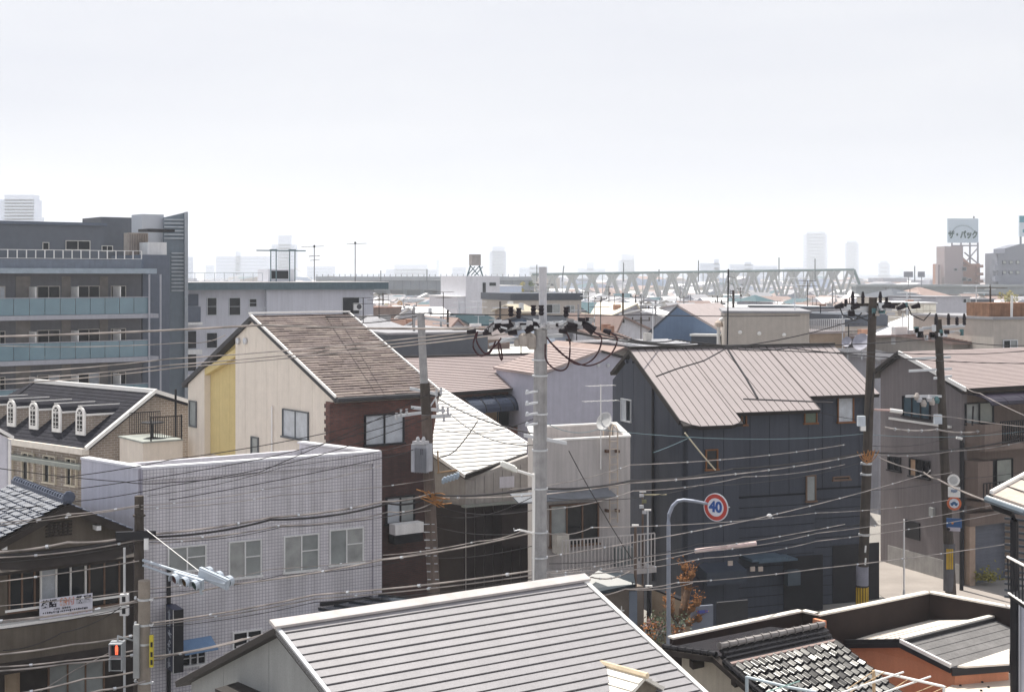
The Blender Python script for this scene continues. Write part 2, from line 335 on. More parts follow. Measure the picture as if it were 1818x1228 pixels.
for a, b in ((TL, TR), (TL+bn*.3, TB2), (TR+bn*.3, TR2)):
    d = (b-a).normalized(); n = V((d.y, -d.x, 0)); n = n if n.dot((TL+TR2)/2-a) > 0 else -n
    m = MB(); m.box8([a-n*.04+UP*zt, b-n*.04+UP*zt, b+n*.3+UP*zt, a+n*.3+UP*zt, a-n*.04+UP*(zt+.07), b-n*.04+UP*(zt+.07), b+n*.3+UP*(zt+.07), a+n*.3+UP*(zt+.07)]); O('coping', m, capM, tb)
WT = Wall(TL, aT); LT = (TR-TL).length
m = MB(); WT.box(m, LT-.34, LT-.002, .0, zt-.002, .002, .07); O('corner_pier', m, tileF, tb)
m = MB(); WT.box(m, .02, LT-.342, zt-.36, zt-.004, .002, .065); O('frieze', m, tileF, tb)
for k, (a, b, c, d, pm) in enumerate(((297,366,968,1014,(glass_g,glass_g)), (405,464,958,1025,(glass_c,glass_g)), (503,566,948,1014,(glass_c,glass_g)), (584,645,937,1001,(glass_g,glass_c)))):
    f = window(tb, WT, a, b, c, d, white, pm, depth=.06)
    t0, t1, z0, z1 = WT.t(a), WT.t(b), WT.z((a+b)/2, d), WT.z((a+b)/2, c)
    g2 = MB(); WT.box(g2, (t0+t1)/2, t1-.04, (z0*.45+z1*.55)-.02, (z0*.45+z1*.55)+.02, .05, .066); O('glazing_bar', g2, white, f)
window(tb, WT, 321, 365, 1138, 1180, white, (glass_d, glass_d, glass_d), bars=2, depth=.1)
window(tb, WT, 412, 465, 1118, 1150, white, (glass_d, glass_d))
m = MB(); a = WT.px(316, 1140, .02); b = WT.px(374, 1130, .02); m.box8([a, b, b+WT.n*.7-UP*.26, a+WT.n*.7-UP*.26, a+UP*.05, b+UP*.05, b+WT.n*.7-UP*.21, a+WT.n*.7-UP*.21]); O('awning', m, M('blue awning cloth', (.16,.26,.42), .7), tb)
m = MB(); a = WT.px(505, 1102, .02); b = WT.px(562, 1093, .02); m.box8([a, b, b+WT.n*.7-UP*.26, a+WT.n*.7-UP*.26, a+UP*.05, b+UP*.05, b+WT.n*.7-UP*.21, a+WT.n*.7-UP*.21]); O('awning', m, MATS['blue awning cloth'], tb)
m = MB(); WT.box(m, WT.t(568), LT-.4, WT.z(620, 1068), WT.z(620, 1062), .002, .12); O('ledge', m, black, tb)
# dark polycarbonate canopy beside it
cn = T('canopy', 'dark translucent lean-to canopy at the foot of the lilac tiled building', 'canopy', P(640, 1078, 47.5)*1)
m = MB(); p4 = [G(565, 1080, 2.9), G(672, 1056, 2.9), G(735, 1063, 2.8), G(640, 1096, 2.7)]; slab(m, p4, .06); O('canopy_sheet', m, M('smoked sheet', (.03,.04,.055), .15, spec=.8), cn)
for i in range(5):
    f = i/4; m = MB(); m.tube([p4[0].lerp(p4[1], f)+UP*.03, p4[3].lerp(p4[2], f)+UP*.03], .03, 5); O('canopy_rib', m, black, cn)
for i in range(2):
    m = MB(); e = p4[3].lerp(p4[2], i); m.tube([V((e.x, e.y, 0)), e-UP*.06], .04, 6); O('post', m, black, cn)
# hanging box sign
bs = T('box_sign', 'tall dark blue shop sign box with white vertical lettering beside the tiled wall', 'sign', (-10.6,43.6,2.6))
n = WT.n; c = WT.at(.93, 3.0, .62); c = WT.px(299, 1125, .62)
m = MB(); m.box(c, WT.d*.16, n*.42, UP*1.0); O('sign_case', m, M('navy sign face', (.02,.03,.075), .3), bs)
m = MB(); m.box(c-n*.5, WT.d*.1, n*.06, UP*1.0); m.box(c-n*.6, WT.d*.06, n*.05, UP*2.2-0*UP); O('mast', m, black, bs)
for s in (-1, 1): m = MB(); m.box(c-WT.d*.165+n*.4*s, WT.d*.012, n*.012, UP*1.0); O('edge_trim', m, trimw, bs)
m = MB(); m.box(c+WT.d*0+n*.425, WT.d*.155, n*.004, UP*.99); O('end_plate', m, black, bs)
glyph = M('white lettering', (.6,.65,.72), .5)
random.seed(3)
for k in range(6):       # unreadable in the photograph: brushed strokes at the characters' places
    z = c.z+.78-.31*k; m = MB()
    for j in range(6):
        ang = random.choice((0, .2, 1.5, 1.3, -.7)); l = random.uniform(.05, .11); yy = random.uniform(-.1, .1); zz = random.uniform(-.08, .08)
        o_ = c-WT.d*.163+n*yy+UP*(z-c.z+zz); ax = n*math.cos(ang)+UP*math.sin(ang); bx = n*-math.sin(ang)+UP*math.cos(ang); m.box(o_, WT.d*(.006+.001*j), ax*l, bx*.016)
    O('character', m, glyph, bs)

# ---------------------------------------------------------------- cream house with the shingle roof
uC, vC = V((.809,.588,0)), V((-.602,.799,0)); A0 = V((-10.79,58.7,0)); B0 = A0+uC*4.6
creamM = M('cream siding', (.74,.67,.59), .75, var=.05, streak=.09)
yelM = M('yellow siding', (.62,.5,.24), .75, var=.05, streak=.08)
shing = M('brown slate shingle', (.20,.155,.145), .75, var=.3, scale=5, streak=.2, fine=.2)
ch = T('cream_house', 'tall cream sided gabled house with a yellow recessed strip and brown shingle roof', 'house', (-11,60,0))
brickC = brickM('red brick', R_(54), (.17,.058,.043), (.09,.033,.028), (.08,.06,.055), .22, .075, .012, .8, .5, .2)
g = gable(ch, A0, B0, 12.42, -vC*7.02, 9.5, vC*6.87, 9.2, creamM, M('dark grey verge', (.05,.05,.055), .6), og=.42, oe=.45, th=.2, trimm=None)
q = g['q1']
SR = [q[0], q[1], q[2], q[3]]; NR = (q[1]-q[0]).cross(q[3]-q[0]).normalized(); NR = NR if NR.z > 0 else -NR
random.seed(5)
SH = [M('brown slate shingle %d' % i, c, .75, var=.25, scale=6, fine=.2) for i, c in enumerate(((.175,.14,.13), (.15,.12,.115), (.20,.165,.15)))]
J = [MB(), MB(), MB()]; nr = 36
for i in range(nr):
    a = q[0].lerp(q[3], i/nr); b = q[1].lerp(q[2], i/nr); e = q[0].lerp(q[3], (i+1)/nr); h = q[1].lerp(q[2], (i+1)/nr); x = -random.random()*.1
    while x < 1:
        x1 = x+random.uniform(.05, .2); c0, c1 = max(0, x), min(1, x1); x = x1
        if c1 <= 0: continue
        hi = random.uniform(.028, .055); J[random.randrange(3)].box8([a.lerp(b, c0), a.lerp(b, c1), e.lerp(h, c1), e.lerp(h, c0), a.lerp(b, c0)+NR*.005, a.lerp(b, c1)+NR*.005, e.lerp(h, c1)+NR*hi, e.lerp(h, c0)+NR*hi])
for k in range(3): O('shingle_courses', J[k], SH[k], ch, kind='stuff')
for a, b, s in ((q[0], q[3], -1), (q[1], q[2], 1)):
    m = MB(); m.box8([a-NR*.0, a+uC*s*.06, b+uC*s*.06, b, a+NR*.09, a+uC*s*.06+NR*.09, b+uC*s*.06+NR*.09, b+NR*.09]); O('verge_trim', m, trimw, ch)
m = MB(); m.box((q[0]+q[1])/2+UP*.1, uC*2.35, vC*.09, UP*.03); O('ridge_cap', m, trimw, ch)
m = MB(); m.tube([q[3]-UP*.08-vC*.08, q[2]-UP*.08-vC*.08], .09, 8); O('gutter', m, MATS['dark grey verge'], ch)
# gable cladding with the yellow strip set back between two cream fields
WC = Wall(g['a'], math.degrees(math.atan2(-vC.x, -vC.y)), True)
if WC.n.x > 0: WC.n = -WC.n
pt = [((p-WC.p).dot(WC.d), p.z) for p in g['poly']]
WC5 = Wall(WC.p+WC.n*.3, WC.a); WC5.d = WC.d; WC5.n = WC.n; ty0, ty1 = WC5.t(363), WC5.t(418)
up_ = [(t, z) for t, z in pt]
lo = clip(up_, 0, ty0, True); hi = clip(up_, 0, ty1, False)
def field(poly, mat, th, width, start=0.):
    t = min(p[0] for p in poly)-start; tmax = max(p[0] for p in poly)
    while t < tmax-.05:
        qq = clip(clip(poly, 0, t+.006, False), 0, t+width-.006, True); t += width
        if len(qq) > 2: O('siding_panel', MB().prism([WC.at(x, z, .003) for x, z in qq], WC.n*th), mat, ch)
field(lo, creamM, .3, .95); field(hi, creamM, .3, .95)
mid = clip(clip(up_, 0, ty0, False), 0, ty1, True)
zt1 = WC.z(418, 625); zt0 = WC.z(363, 655)
field(clip(mid, 1, WC.z(390, 808), False), yelM, .02, .95)
# yellow header above the slanted opening
m = MB(); tA, tB = ty0+.003, ty1-.003
m.prism([WC.at(tA, WC.z(363, 664), .03), WC.at(tA, WC.z(363, 652), .03), WC.at(tB, WC.z(418, 617), .03), WC.at(tB, WC.z(418, 631), .03)], WC.n*.26); O('slanted_header', m, yelM, ch)
m = MB(); WC.box(m, ty0, ty1, 3.2, WC.z(390, 812), .003, .29); O('recess_sill', m, creamM, ch)
for x in (436, 449): m = MB(); m.lathe(WC.px(x, 605, .3), [(.1,0),(.14,.02),(.14,.1),(.05,.14)], 12, WC.n); O('vent_cowl', m, alu, ch)
for (a, b, c, d) in ((337,350,711,757), (447,460,775,812)): window(ch, WC, a, b, c, d, M('slate window frame', (.12,.13,.14)), (glass_g,), off=.3, sill=False)
window(ch, WC, 503, 549, 728, 779, MATS['slate window frame'], (glass_w, glass_w), off=.3)
m = MB(); m.tube([WC.px(497, 720, .36), WC.px(497, 812, .36)], .035, 6); O('downpipe', m, trimw, ch)
m = MB(); m.tube([WC.px(325, 690, .36), WC.px(325, 825, .36)], .05, 6); O('downpipe', m, black, ch)
# brick street front and brick quoins
f0 = g['poly'][1]; f0 = V((f0.x, f0.y, 0)); WB = Wall(f0, 54); LB = 4.6-.84
m = MB(); WB.box(m, -.5, LB+.35, 7.2, 9.25, .0, .1); O('brick_front', m, brickC, ch); m = MB(); WB.box(m, -.5, LB+.35, 0, 7.199, .0, .1); O('lower_front', m, brickM('dark brown brick', R_(54), (.075,.03,.027), (.05,.022,.02), (.04,.03,.028), .22, .075, .012, .8, .5, .2), ch)  # same brick pattern, darker tone in the lower band
m = MB(); tb0 = (f0-WC.p).dot(WC.d); WC.box(m, tb0-.5, tb0+.1, 0, 9.3, .303, .33); O('brick_return', m, brickM('red brick return', R_(WC.a), (.17,.058,.043), (.09,.033,.028), (.08,.06,.055), .22, .075, .012, .8, .5, .2), ch)
for k in range(24):
    m = MB(); z = 9.2-.3*k; WC.box(m, tb0-.62, tb0-.503, z-.15, z, .303, .33); O('brick', m, brickC, ch)
window(ch, WB, 646, 716, 734, 789, black, (glass_w, glass_w), off=.1, depth=.1)
window(ch, WB, 684, 735, 880, 928, black, (glass_w, glass_g), off=.1, depth=.1)
m = MB(); WB.box(m, WB.t(684), WB.t(734), WB.z(710, 942), WB.z(710, 924), .3, .75); O('window_box', m, white, ch)
m = MB(); WB.box(m, WB.t(684), WB.t(734), WB.z(710, 958), WB.z(710, 944), .25, .7); O('box_bracket', m, black, ch)
# roof terrace with railing at the far side
tc_ = T('roof_terrace', 'cream walled terrace block with black balustrade at the side of the cream gabled house', 'terrace', P(300, 800, 65))
tA = P(325, 830, 63.0); tA.z = 0; WTc = Wall(tA, 54)
t0, t1 = WTc.t(254), WTc.t(325)-.02; zz = WTc.z(290, 784)
m = MB(); m.prism([WTc.at(t0, 0), WTc.at(t1, 0), WTc.at(t1, 0, -2.8), WTc.at(t0, 0, -2.8)], (0,0,zz)); O('terrace_wall', m, creamM, tc_)
m = MB(); WTc.box(m, t0-.05, t1, zz+.002, zz+.07, -2.85, .06); O('coping', m, M('green grey coping', (.3,.32,.3)), tc_)
railing(tc_, WTc, WTc.t(268), t1-.03, zz+.16, zz+1.12, black, 14, 0)
railing(tc_, WTc, WTc.t(268), t1-.03, zz+.16, zz+1.12, black, 14, -2.5)
for t_ in (WTc.t(268), t1-.05): m = MB(); m.tube([WTc.at(t_, zz, 0), WTc.at(t_, zz+1.15, 0)], .035, 6); O('post', m, black, tc_)
m = MB(); m.lathe(WTc.at((t0+t1)/2, zz+.07, -1.2), [(.3,0),(.05,.05),(.05,.6),(.5,.66),(.5,.7)], 12); tt = O('garden_table', m, black); tag(tt, 'small dark round table on the cream roof terrace', 'table')

# ---------------------------------------------------------------- house with arched dormers
dN, dF = V((-16.57,66,0)), V((-24.2,72.4,0)); eN = V((-2.65,-1.9,0)); rd = (dF-dN).normalized()
dh = T('dormer_house', 'dark slate roofed house with a line of white arched dormers', 'house', (-20,70,0))
slateM = M('dark slate roof', (.022,.022,.03), .85, var=.3, scale=3, spec=.12)
tanT = brickM('tan wall tile', R_(54), (.33,.27,.22), (.29,.24,.2), (.5,.46,.42), .3, .11, .012, .7, .5)
tanS = brickM('tan wall tile side', math.atan2(rd.x, rd.y), (.33,.27,.22), (.29,.24,.2), (.5,.46,.42), .3, .11, .012, .7, .5)
e2 = V((2.6,1.9,0))
g = gable(dh, dN, dF, 8.7, eN, 6.26, e2, 7.6, tanT, slateM, og=.25, oe=.15, th=.16, n1=18, n2=8, rname='slate_course', trimm=None, rowth=.02)
q = g['q1']; q2 = g['q2']
for a, b in ((q[0], q[3]), (q2[0], q2[3]), (q[0], q[1])):
    dd = (b-a).normalized(); m = MB(); m.box((a+b)/2+UP*.02, dd*(b-a).length/2, dd.cross(UP).normalized()*.13, UP*.09); O('white_verge', m, trimw, dh)
m = MB(); m.box((q[3]+q[2])/2-UP*.12, (q[2]-q[3])/2, eN.normalized()*.16, UP*.14); O('cornice', m, M('cream cornice', (.72,.67,.6), .6), dh)
hp = MB(); hA = dF; hp.prism([V((*q[1][:2], 8.72)), V((*q[2][:2], 6.3)), V((*(q[2]+rd*2.6)[:2], 6.3)), V((*(dF+rd*1.6+e2*.2)[:2], 7.2))], UP*.05); O('hip_slope', hp, slateM, dh)
# dormers (each a part of the roof > window, cheek, roof)
eD = eN.normalized(); sl = (8.7-6.26)/eN.length
for k, (px, py) in enumerate(((143,775), (102,767), (64,760), (28,752), (-9,745))):
    # foot of the dormer front lies on the slope
    best = None
    f_ = .145+.197*k; base = dN.lerp(dF, f_)+eN*.8; z = 8.7-sl*eN.length*.8
    lenr = eN.length*.62
    m = MB(); rr_ = .3; hw = .3; hh = .95; c = V((base.x, base.y, z))
    cheek = MB()
    for s in (-1, 1): cheek.prism([c+rd*hw*s, c+rd*hw*s+UP*hh, c+rd*hw*s-eD*(hh/sl)*.98+UP*hh], rd*-.05*s)
    cap_top = []
    dm = O('dormer', cheek, tanT, dh)
    arc = [c+rd*math.cos(t)*(hw+.05)+UP*(hh+math.sin(t)*(hw+.05)) for t in [math.pi*i/8 for i in range(9)]]
    f = MB(); f.prism([c-rd*(hw+.05)]+arc[::-1]+[c+rd*(hw+.05)] if False else [c+rd*(hw+.05)]+arc+[c-rd*(hw+.05)], eD*.08); O('dormer_front', f, trimw, dm)
    r2 = MB(); ar2 = [c+rd*math.cos(t)*(hw+.1)+UP*(hh+math.sin(t)*(hw+.02)+.03) for t in [math.pi*i/6 for i in range(7)]]
    for i in range(6): r2.box8([ar2[i], ar2[i+1], ar2[i+1]-eD*2.0, ar2[i]-eD*2.0, ar2[i]+UP*.04, ar2[i+1]+UP*.04, ar2[i+1]-eD*2.0+UP*.04, ar2[i]-eD*2.0+UP*.04])
    O('dormer_roof', r2, slateM, dm)
    for s in (-1, 1): e = MB(); e.box(c+rd*(hw+.1)*s+UP*hh-eD*.95, eD*.95, rd*.035, UP*.045); O('dormer_fascia', e, trimw, dm)
    e = MB(); e.box(c+UP*(hh+hw+.09)-eD*.95, eD*1.1, rd*.035, UP*.02); O('dormer_ridge', e, trimw, dm)
    w2 = MB(); w2.box(c+eD*.09+UP*.55, rd*.2, eD*.005, UP*.36); w2.prism([c+eD*.085+UP*(hh+.02)+rd*math.cos(t)*.2+UP*math.sin(t)*.2 for t in [math.pi*i/8 for i in range(9)]], eD*.01); O('pane', w2, glass_d, dm)
    e = MB()
    for i in range(4): e.box(c+eD*.1+UP*(.28+.2*i), rd*.2, eD*.008, UP*.012)
    e.box(c+eD*.1+UP*.6, rd*.012, eD*.008, UP*.5)
    for an in (.8, 2.34): e.box(c+eD*.1+UP*(hh+.08)+rd*math.cos(an)*.08, rd*math.cos(an)*.09+UP*math.sin(an)*.09, eD*.008, rd.cross(eD)*.01+UP*.008); 
    O('glazing_bar', e, trimw, dm)
# windows and cornice below the eave
WD = Wall((q[3].x+.35*0-eN.x*.06, q[3].y-eN.y*.06), math.degrees(math.atan2(rd.x, rd.y)))
WD = Wall(dN+eN*.94, math.degrees(math.atan2(rd.x, rd.y)), False)
if WD.n.x > 0: WD.n = -WD.n
for a, b in ((120,139), (80,102), (42,64), (5,25)): window(dh, WD, a, b, 813-(139-b)*.13, 862-(139-b)*.13, M('cream frame', (.66,.6,.48)), (glass_d, glass_d), off=.02, depth=.14)
m = MB(); WD.box(m, 0, 9, 5.35, 5.55, .0, .55); O('eave_canopy', m, M('green grey sheet', (.26,.28,.26), .5), dh)
m = MB(); WD.box(m, 0, 9, 3.0, 3.12, .0, .95); O('balcony_slab', m, trimw, dh)
for i in range(9): m = MB(); WD.box(m, i*1.0+.03, i+.97, 3.13, 3.95, .88, .92); O('balcony_panel', m, M('green glass block', (.2,.24,.23), .2), dh)
m = MB(); WD.box(m, 0, 9, 3.96, 4.03, .85, .95); O('balcony_rail', m, trimw, dh)
WG = Wall(V((g['a'].x, g['a'].y, 0)), math.degrees(math.atan2(e2.x, e2.y)))
m = MB(); WG.box(m, -2.6, 2.5, 5.35, 5.45, .005, .06); O('string_course', m, trimw, dh)

# white wall corner at the frame edge beside it
sw = T('white_house', 'white walled house corner with a bright sloping verge beside the dormer house', 'house', P(0, 800, 57))
a = P(20, 780, 56.); Ws = Wall(a, 54); z1 = a.z
m = MB(); m.prism([Ws.at(0, 0), Ws.at(-5, 0), Ws.at(-5, 0, -4), Ws.at(0, 0, -4)], UP*z1); O('wall', m, M('white render', (.62,.62,.68), .8, var=.06, streak=.1), sw)
m = MB(); m.prism([Ws.at(.08, z1, .1), Ws.at(-5, z1+3.2, .1), Ws.at(-5, z1+3.35, .1), Ws.at(.08, z1+.14, .1)], Ws.n*-4.2); O('roof', m, trimw, sw)
m = MB(); m.prism([Ws.at(-.05, z1, .0), Ws.at(-5, z1, 0), Ws.at(-5, z1+3.15, 0)], Ws.n*-4); O('gable_wall', m, MATS['white render'], sw)
m = MB(); m.tube([Ws.at(-.1, 0, .08), Ws.at(-.1, z1, .08)], .05, 6); O('downpipe', m, trimw, sw)
# ---------------------------------------------------------------- kawara roofs
def kawara_mesh(wd, ln, amp):
    m = MB(); prof = [(-.5, .5), (-.36, .15), (-.1, .0), (.08, .2), (.26, .85), (.38, 1.), (.5, .6)]; th = .018
    for y, dz in ((0, 0), (1, .028)): pass
    top = [[V((x*wd, -y*ln, z*amp+.012+.05*y)) for x, z in prof] for y in (0, 1)]
    n = len(prof); m.v = top[0]+top[1]+[V(p) for p in top[1]]+[p-UP*th*2 for p in top[1]]
    m.f = [[i, i+n, i+n+1, i+1] for i in range(n-1)]+[[2*n+i, 3*n+i, 3*n+i+1, 2*n+i+1] for i in range(n-1)]
    me = bpy.data.meshes.new('roof_tile'); me.from_pydata([tuple(v) for v in m.v], [], m.f); me.polygons.foreach_set('use_smooth', [i < n-1 for i in range(len(m.f))]); me.update(); return me
from mathutils import Matrix
def kawara(par, O0, U, S, nu, ns, wd, ln, amp, mat, test=None, limit=300):
    """tiles on a slope: O0 top corner, U along the ridge, S down the slope (unit vectors)"""
    N = U.cross(S).normalized(); N = N if N.z > 0 else -N
    if U.cross(-S).dot(N) < 0: X = -U
    else: X = U
    me = kawara_mesh(wd, ln*1.12, amp); me.materials.append(mat); cnt = 0
    for j in range(ns):
        for i in range(nu):
            c = O0+U*(wd*(i+.5))+S*(ln*j)
            if test and not test(c): continue
            o = bpy.data.objects.new('roof_tile', me); sc.collection.objects.link(o); o.parent = par
            mt = Matrix((X, -S, N)).transposed().to_4x4(); mt = mt @ Matrix.Rotation(random.gauss(0, .035), 4, 'X') @ Matrix.Rotation(random.gauss(0, .03), 4, 'Y'); mt.translation = c-ORG[par.name]; o.matrix_local = mt; cnt += 1
    return cnt
kawM = M('grey blue roof tile', (.085,.10,.14), .45, var=.3, scale=6, spec=.15)
kawD = M('black roof tile', (.013,.012,.014), .26, var=.4, scale=6, spec=.28)
def ridge_tiles(par, a, b, n, r, mat, name='ridge_tile'):
    d = (b-a).normalized()
    for i in range(n):
        p, q = a.lerp(b, i/n), a.lerp(b, (i+.97)/n); m = MB(); m.tube([p, q], r, 8, r*.86); m.tube([p, p+d*.04], r*1.14, 8); O(name, m, mat, par)
# ---------------------------------------------------------------- old wooden house at the street corner
oh = T('tile_roofed_house', 'old brown plaster house with a blue-grey kawara roof and a paper class sign', 'house', (-15,43,0))
ap = P(120, 893, 43.); uK = V((.809,.588,0)); vK = V((-.588,.809,0)); apx = V((ap.x, ap.y, 0))
plast = M('brown grey plaster', (.125,.105,.085), .9, var=.25, scale=1.2, streak=.2)
timb = M('dark timber', (.035,.028,.025), .7, var=.3)
g = gable(oh, apx, apx+vK*5.2, 7.17, -uK*2.15, 6.2, uK*2.05, 6.16, plast, timb, og=.35, oe=.4, th=.16)
q = g['q1']; Sd = (q[3]-q[0]).normalized()
ridge_tiles(oh, q[0]+UP*.14-vK*.05, q[1]+UP*.14, 22, .1, kawM); m = MB(); m.box((q[0]+q[1])/2+UP*.05, vK*2.6, uK*.13, UP*.08); O('ridge_base', m, kawM, oh)
m = MB(); m.lathe(q[0]+UP*.2-vK*.08, [(.19,0),(.19,.07),(.12,.1)], 10, -vK); O('ridge_end_ornament', m, kawM, oh)
kawara(oh, q[0]+Sd*.05, vK, Sd, 24, 10, .215, .235, .05, kawM)
Sd2 = (g['q2'][3]-g['q2'][0]).normalized(); rows(oh, *g['q2'], 9, kawM, .04, 'tile_course', True)
for a, b in ((q[0], q[3]), (g['q2'][0], g['q2'][3])): m = MB(); m.box((a+b)/2-UP*.16, (b-a)/2, vK*.05, UP*.11); O('barge_board', m, timb, oh)
WK = Wall(apx+vK*.35, 54)
for px, py in ((62,922), (168,934), (115,908), (220,946), (2,968)): m = MB(); c = WK.px(px, py, .2); m.box(c, uK*.07, WK.n*.18, UP*.07); O('purlin_end', m, white, oh)
gv = MB(); c = WK.px(104, 938, .02)
for k in range(-2, 3): gv.box(c+uK*.14*k, uK*.025, WK.n*.03, UP*.2); gv.box(c+UP*.1*k, uK*.4, WK.n*.025, UP*.022)
O('gable_grille', gv, timb, oh)
# pent roof, windows, stucco balcony wall
def pent(par, W, pxa, pya, pxb, pyb, drop, out, mat, name='pent_roof', th=.1):
    a, b = W.px(pxa, pya, .01), W.px(pxb, pyb, .01); b.z = a.z = (a.z+b.z)/2; m = MB(); slab(m, [a, b, b+W.n*out-UP*drop, a+W.n*out-UP*drop], th); return O(name, m, mat, par)
WK0 = Wall(apx+vK*.35, 54)
pent(oh, WK, -30, 985, 222, 962, .35, .9, timb); 
m = MB(); WK.box(m, WK.t(-40), WK.t(213), WK.z(100, 1092), WK.z(100, 992), .003, .05); O('timber_front', m, timb, oh)
m = MB(); WK.box(m, WK.t(-40), WK.t(213), WK.z(100, 1165), WK.z(100, 1093), .003, .55); O('stucco_parapet', m, plast, oh)
m = MB(); WK.box(m, WK.t(-40), WK.t(215), WK.z(100, 1093), WK.z(100, 1088), .003, .62); O('parapet_cap', m, trimw, oh)
wood = M('reddish timber frame', (.16,.1,.07), .6, var=.2)
window(oh, WK, 70, 152, 1000, 1072, trimw, (glass_w, glass_d, glass_d), off=.05, depth=.1)
window(oh, WK, 156, 212, 995, 1075, wood, (glass_d, glass_d), off=.05, depth=.08)
window(oh, WK, 14, 62, 1010, 1084, wood, (glass_d, glass_d), off=.05, depth=.08)
m = MB(); WK.box(m, WK.t(-2), WK.t(11), WK.z(5, 1090), WK.z(5, 1008), .05, .12); O('pale_panel', m, plast, oh)
m = MB(); WK.box(m, WK.t(0), WK.t(210), WK.z(100, 1068), WK.z(100, 1064), .5, .53); O('balcony_rail', m, trimw, oh)
pent(oh, WK, -40, 1160, 232, 1128, .3, 1.0, timb)
m = MB(); WK.box(m, WK.t(-60), WK.t(213), 0, WK.z(100, 1172), .003, .06); O('ground_floor_front', m, timb, oh)
window(oh, WK, 84, 185, 1168, 1240, wood, (glass_g, glass_g, glass_g), off=.06)
window(oh, WK, 8, 34, 1180, 1240, M('tan door', (.3,.22,.15)), (M('tan door leaf', (.35,.27,.19)),), off=.06)
m = MB(); WK.box(m, WK.t(217), WK.t(246), 0, WK.z(230, 960), -1.5, -.4); O('side_wall', m, timb, oh)
# class sign, hanging on the parapet
cs = T('class_sign', 'white banner sign with black and orange characters on the old plaster house', 'sign', WK.px(105, 1070, .7))
m = MB(); t0, t1 = WK.t(58), WK.t(151); z0, z1 = WK.z(105, 1086), WK.z(105, 1051); WK.box(m, t0, t1, z0, z1, .63, .66); O('board', m, M('white sign board', (.62,.62,.7), .5, var=.05), cs)
Xd = WK.d if WK.d.x > 0 else -WK.d; hh = z1-z0; ww = abs(t1-t0); inkk = M('black ink', (.02,.02,.03)); tt = lambda f: t0+(t1-t0)*f
for s, f, m_ in (('英', .1, inkk), ('語', .245, inkk), ('着', .445, M('orange ink', (.6,.22,.1))), ('付', .59, M('faded red ink', (.55,.3,.3))), ('教', .755, inkk), ('室', .9, inkk)):
    text(cs, s, hh*.4, WK.at(tt(f), z0+hh*.72, .664), Xd, UP, m_, 'character', bold=.008)
text(cs, '小学生   指導者会', hh*.11, WK.at(tt(.42), z0+hh*.44, .664), Xd, UP, inkk, 'small_line')
random.seed(9)
for row, n_, m_ in ((.3, 22, inkk), (.12, 20, MATS['faded red ink'])):      # small print that the photograph does not resolve
    m = MB()
    for k in range(n_):
        for j in range(2): c = WK.at(tt(.07+.86*k/n_), z0+hh*(row+random.uniform(-.02, .02)), .662); m.box(c, Xd*random.uniform(.012, .03), WK.n*(.002+.001*j), UP*random.uniform(.008, .03))
    O('small_print', m, m_, cs)

# ---------------------------------------------------------------- corner poles and signals
p1 = T('concrete_pole', 'short tan concrete pole carrying cables at the corner by the plaster house', 'pole', P(254, 1100, 40.6)*1)
c = P(256, 1030, 40.6); m = MB(); m.lathe((c.x, c.y, 0), [(.19,0),(.17,c.z),(.15,c.z+.01)], 14); O('shaft', m, poleT, p1)
for py in (1063, 1108, 1142, 1210): cc = P(256, py, 40.6); m = MB(); m.lathe(cc-UP*.03, [(.19,0),(.19,.06)], 12); m.box(cc+V((.2,-.05,0)), V((.08,0,0)), V((0,.04,0)), UP*.03); m.lathe(cc+V((-.24,-.03,0)), [(.03,0),(.05,.03),(.03,.09)], 8); O('clamp_band', m, alu, p1)
m = MB(); m.box(P(269, 1155, 40.4), V((.05,0,0)), V((0,.05,0)), UP*.45); O('caution_plate', m, M('yellow plate', (.6,.5,.05)), p1)
for dz in (.18, -.1, -.32): m = MB(); m.box(P(269, 1155, 40.33)+UP*dz, V((.03,0,0)), V((0,.004,0)), UP*.07); O('plate_mark', m, black, p1)
m = MB(); m.box(P(243, 1155, 40.4), V((.08,0,0)), V((0,.1,0)), UP*.75); O('control_box', m, M('grey box', (.35,.36,.36), .5), p1)
p1b = T('dark_pole', 'tall dark weathered pole behind the short tan concrete pole', 'pole', P(247, 1000, 41.2)*1)
c = P(247, 880, 41.2); m = MB(); m.lathe((c.x, c.y, 0), [(.17,0),(.13,c.z),(.1,c.z+.01)], 12); O('shaft', m, poleD, p1b)
m = MB(); c = P(241, 950, 41.0); ux = V((.98,.2,0)); m.box(c, ux*.55, V((-.03,.05,0)), UP*.12); O('cross_box', m, black, p1b)
m = MB(); m.box(P(260, 965, 41), V((.06,0,0)), V((0,.06,0)), UP*.16); O('junction_box', m, white, p1b)
for py in (915, 960, 995): m = MB(); m.lathe(P(247, py, 41.2)-UP*.02, [(.18,0),(.18,.05)], 10); O('clamp_band', m, poleD, p1b)
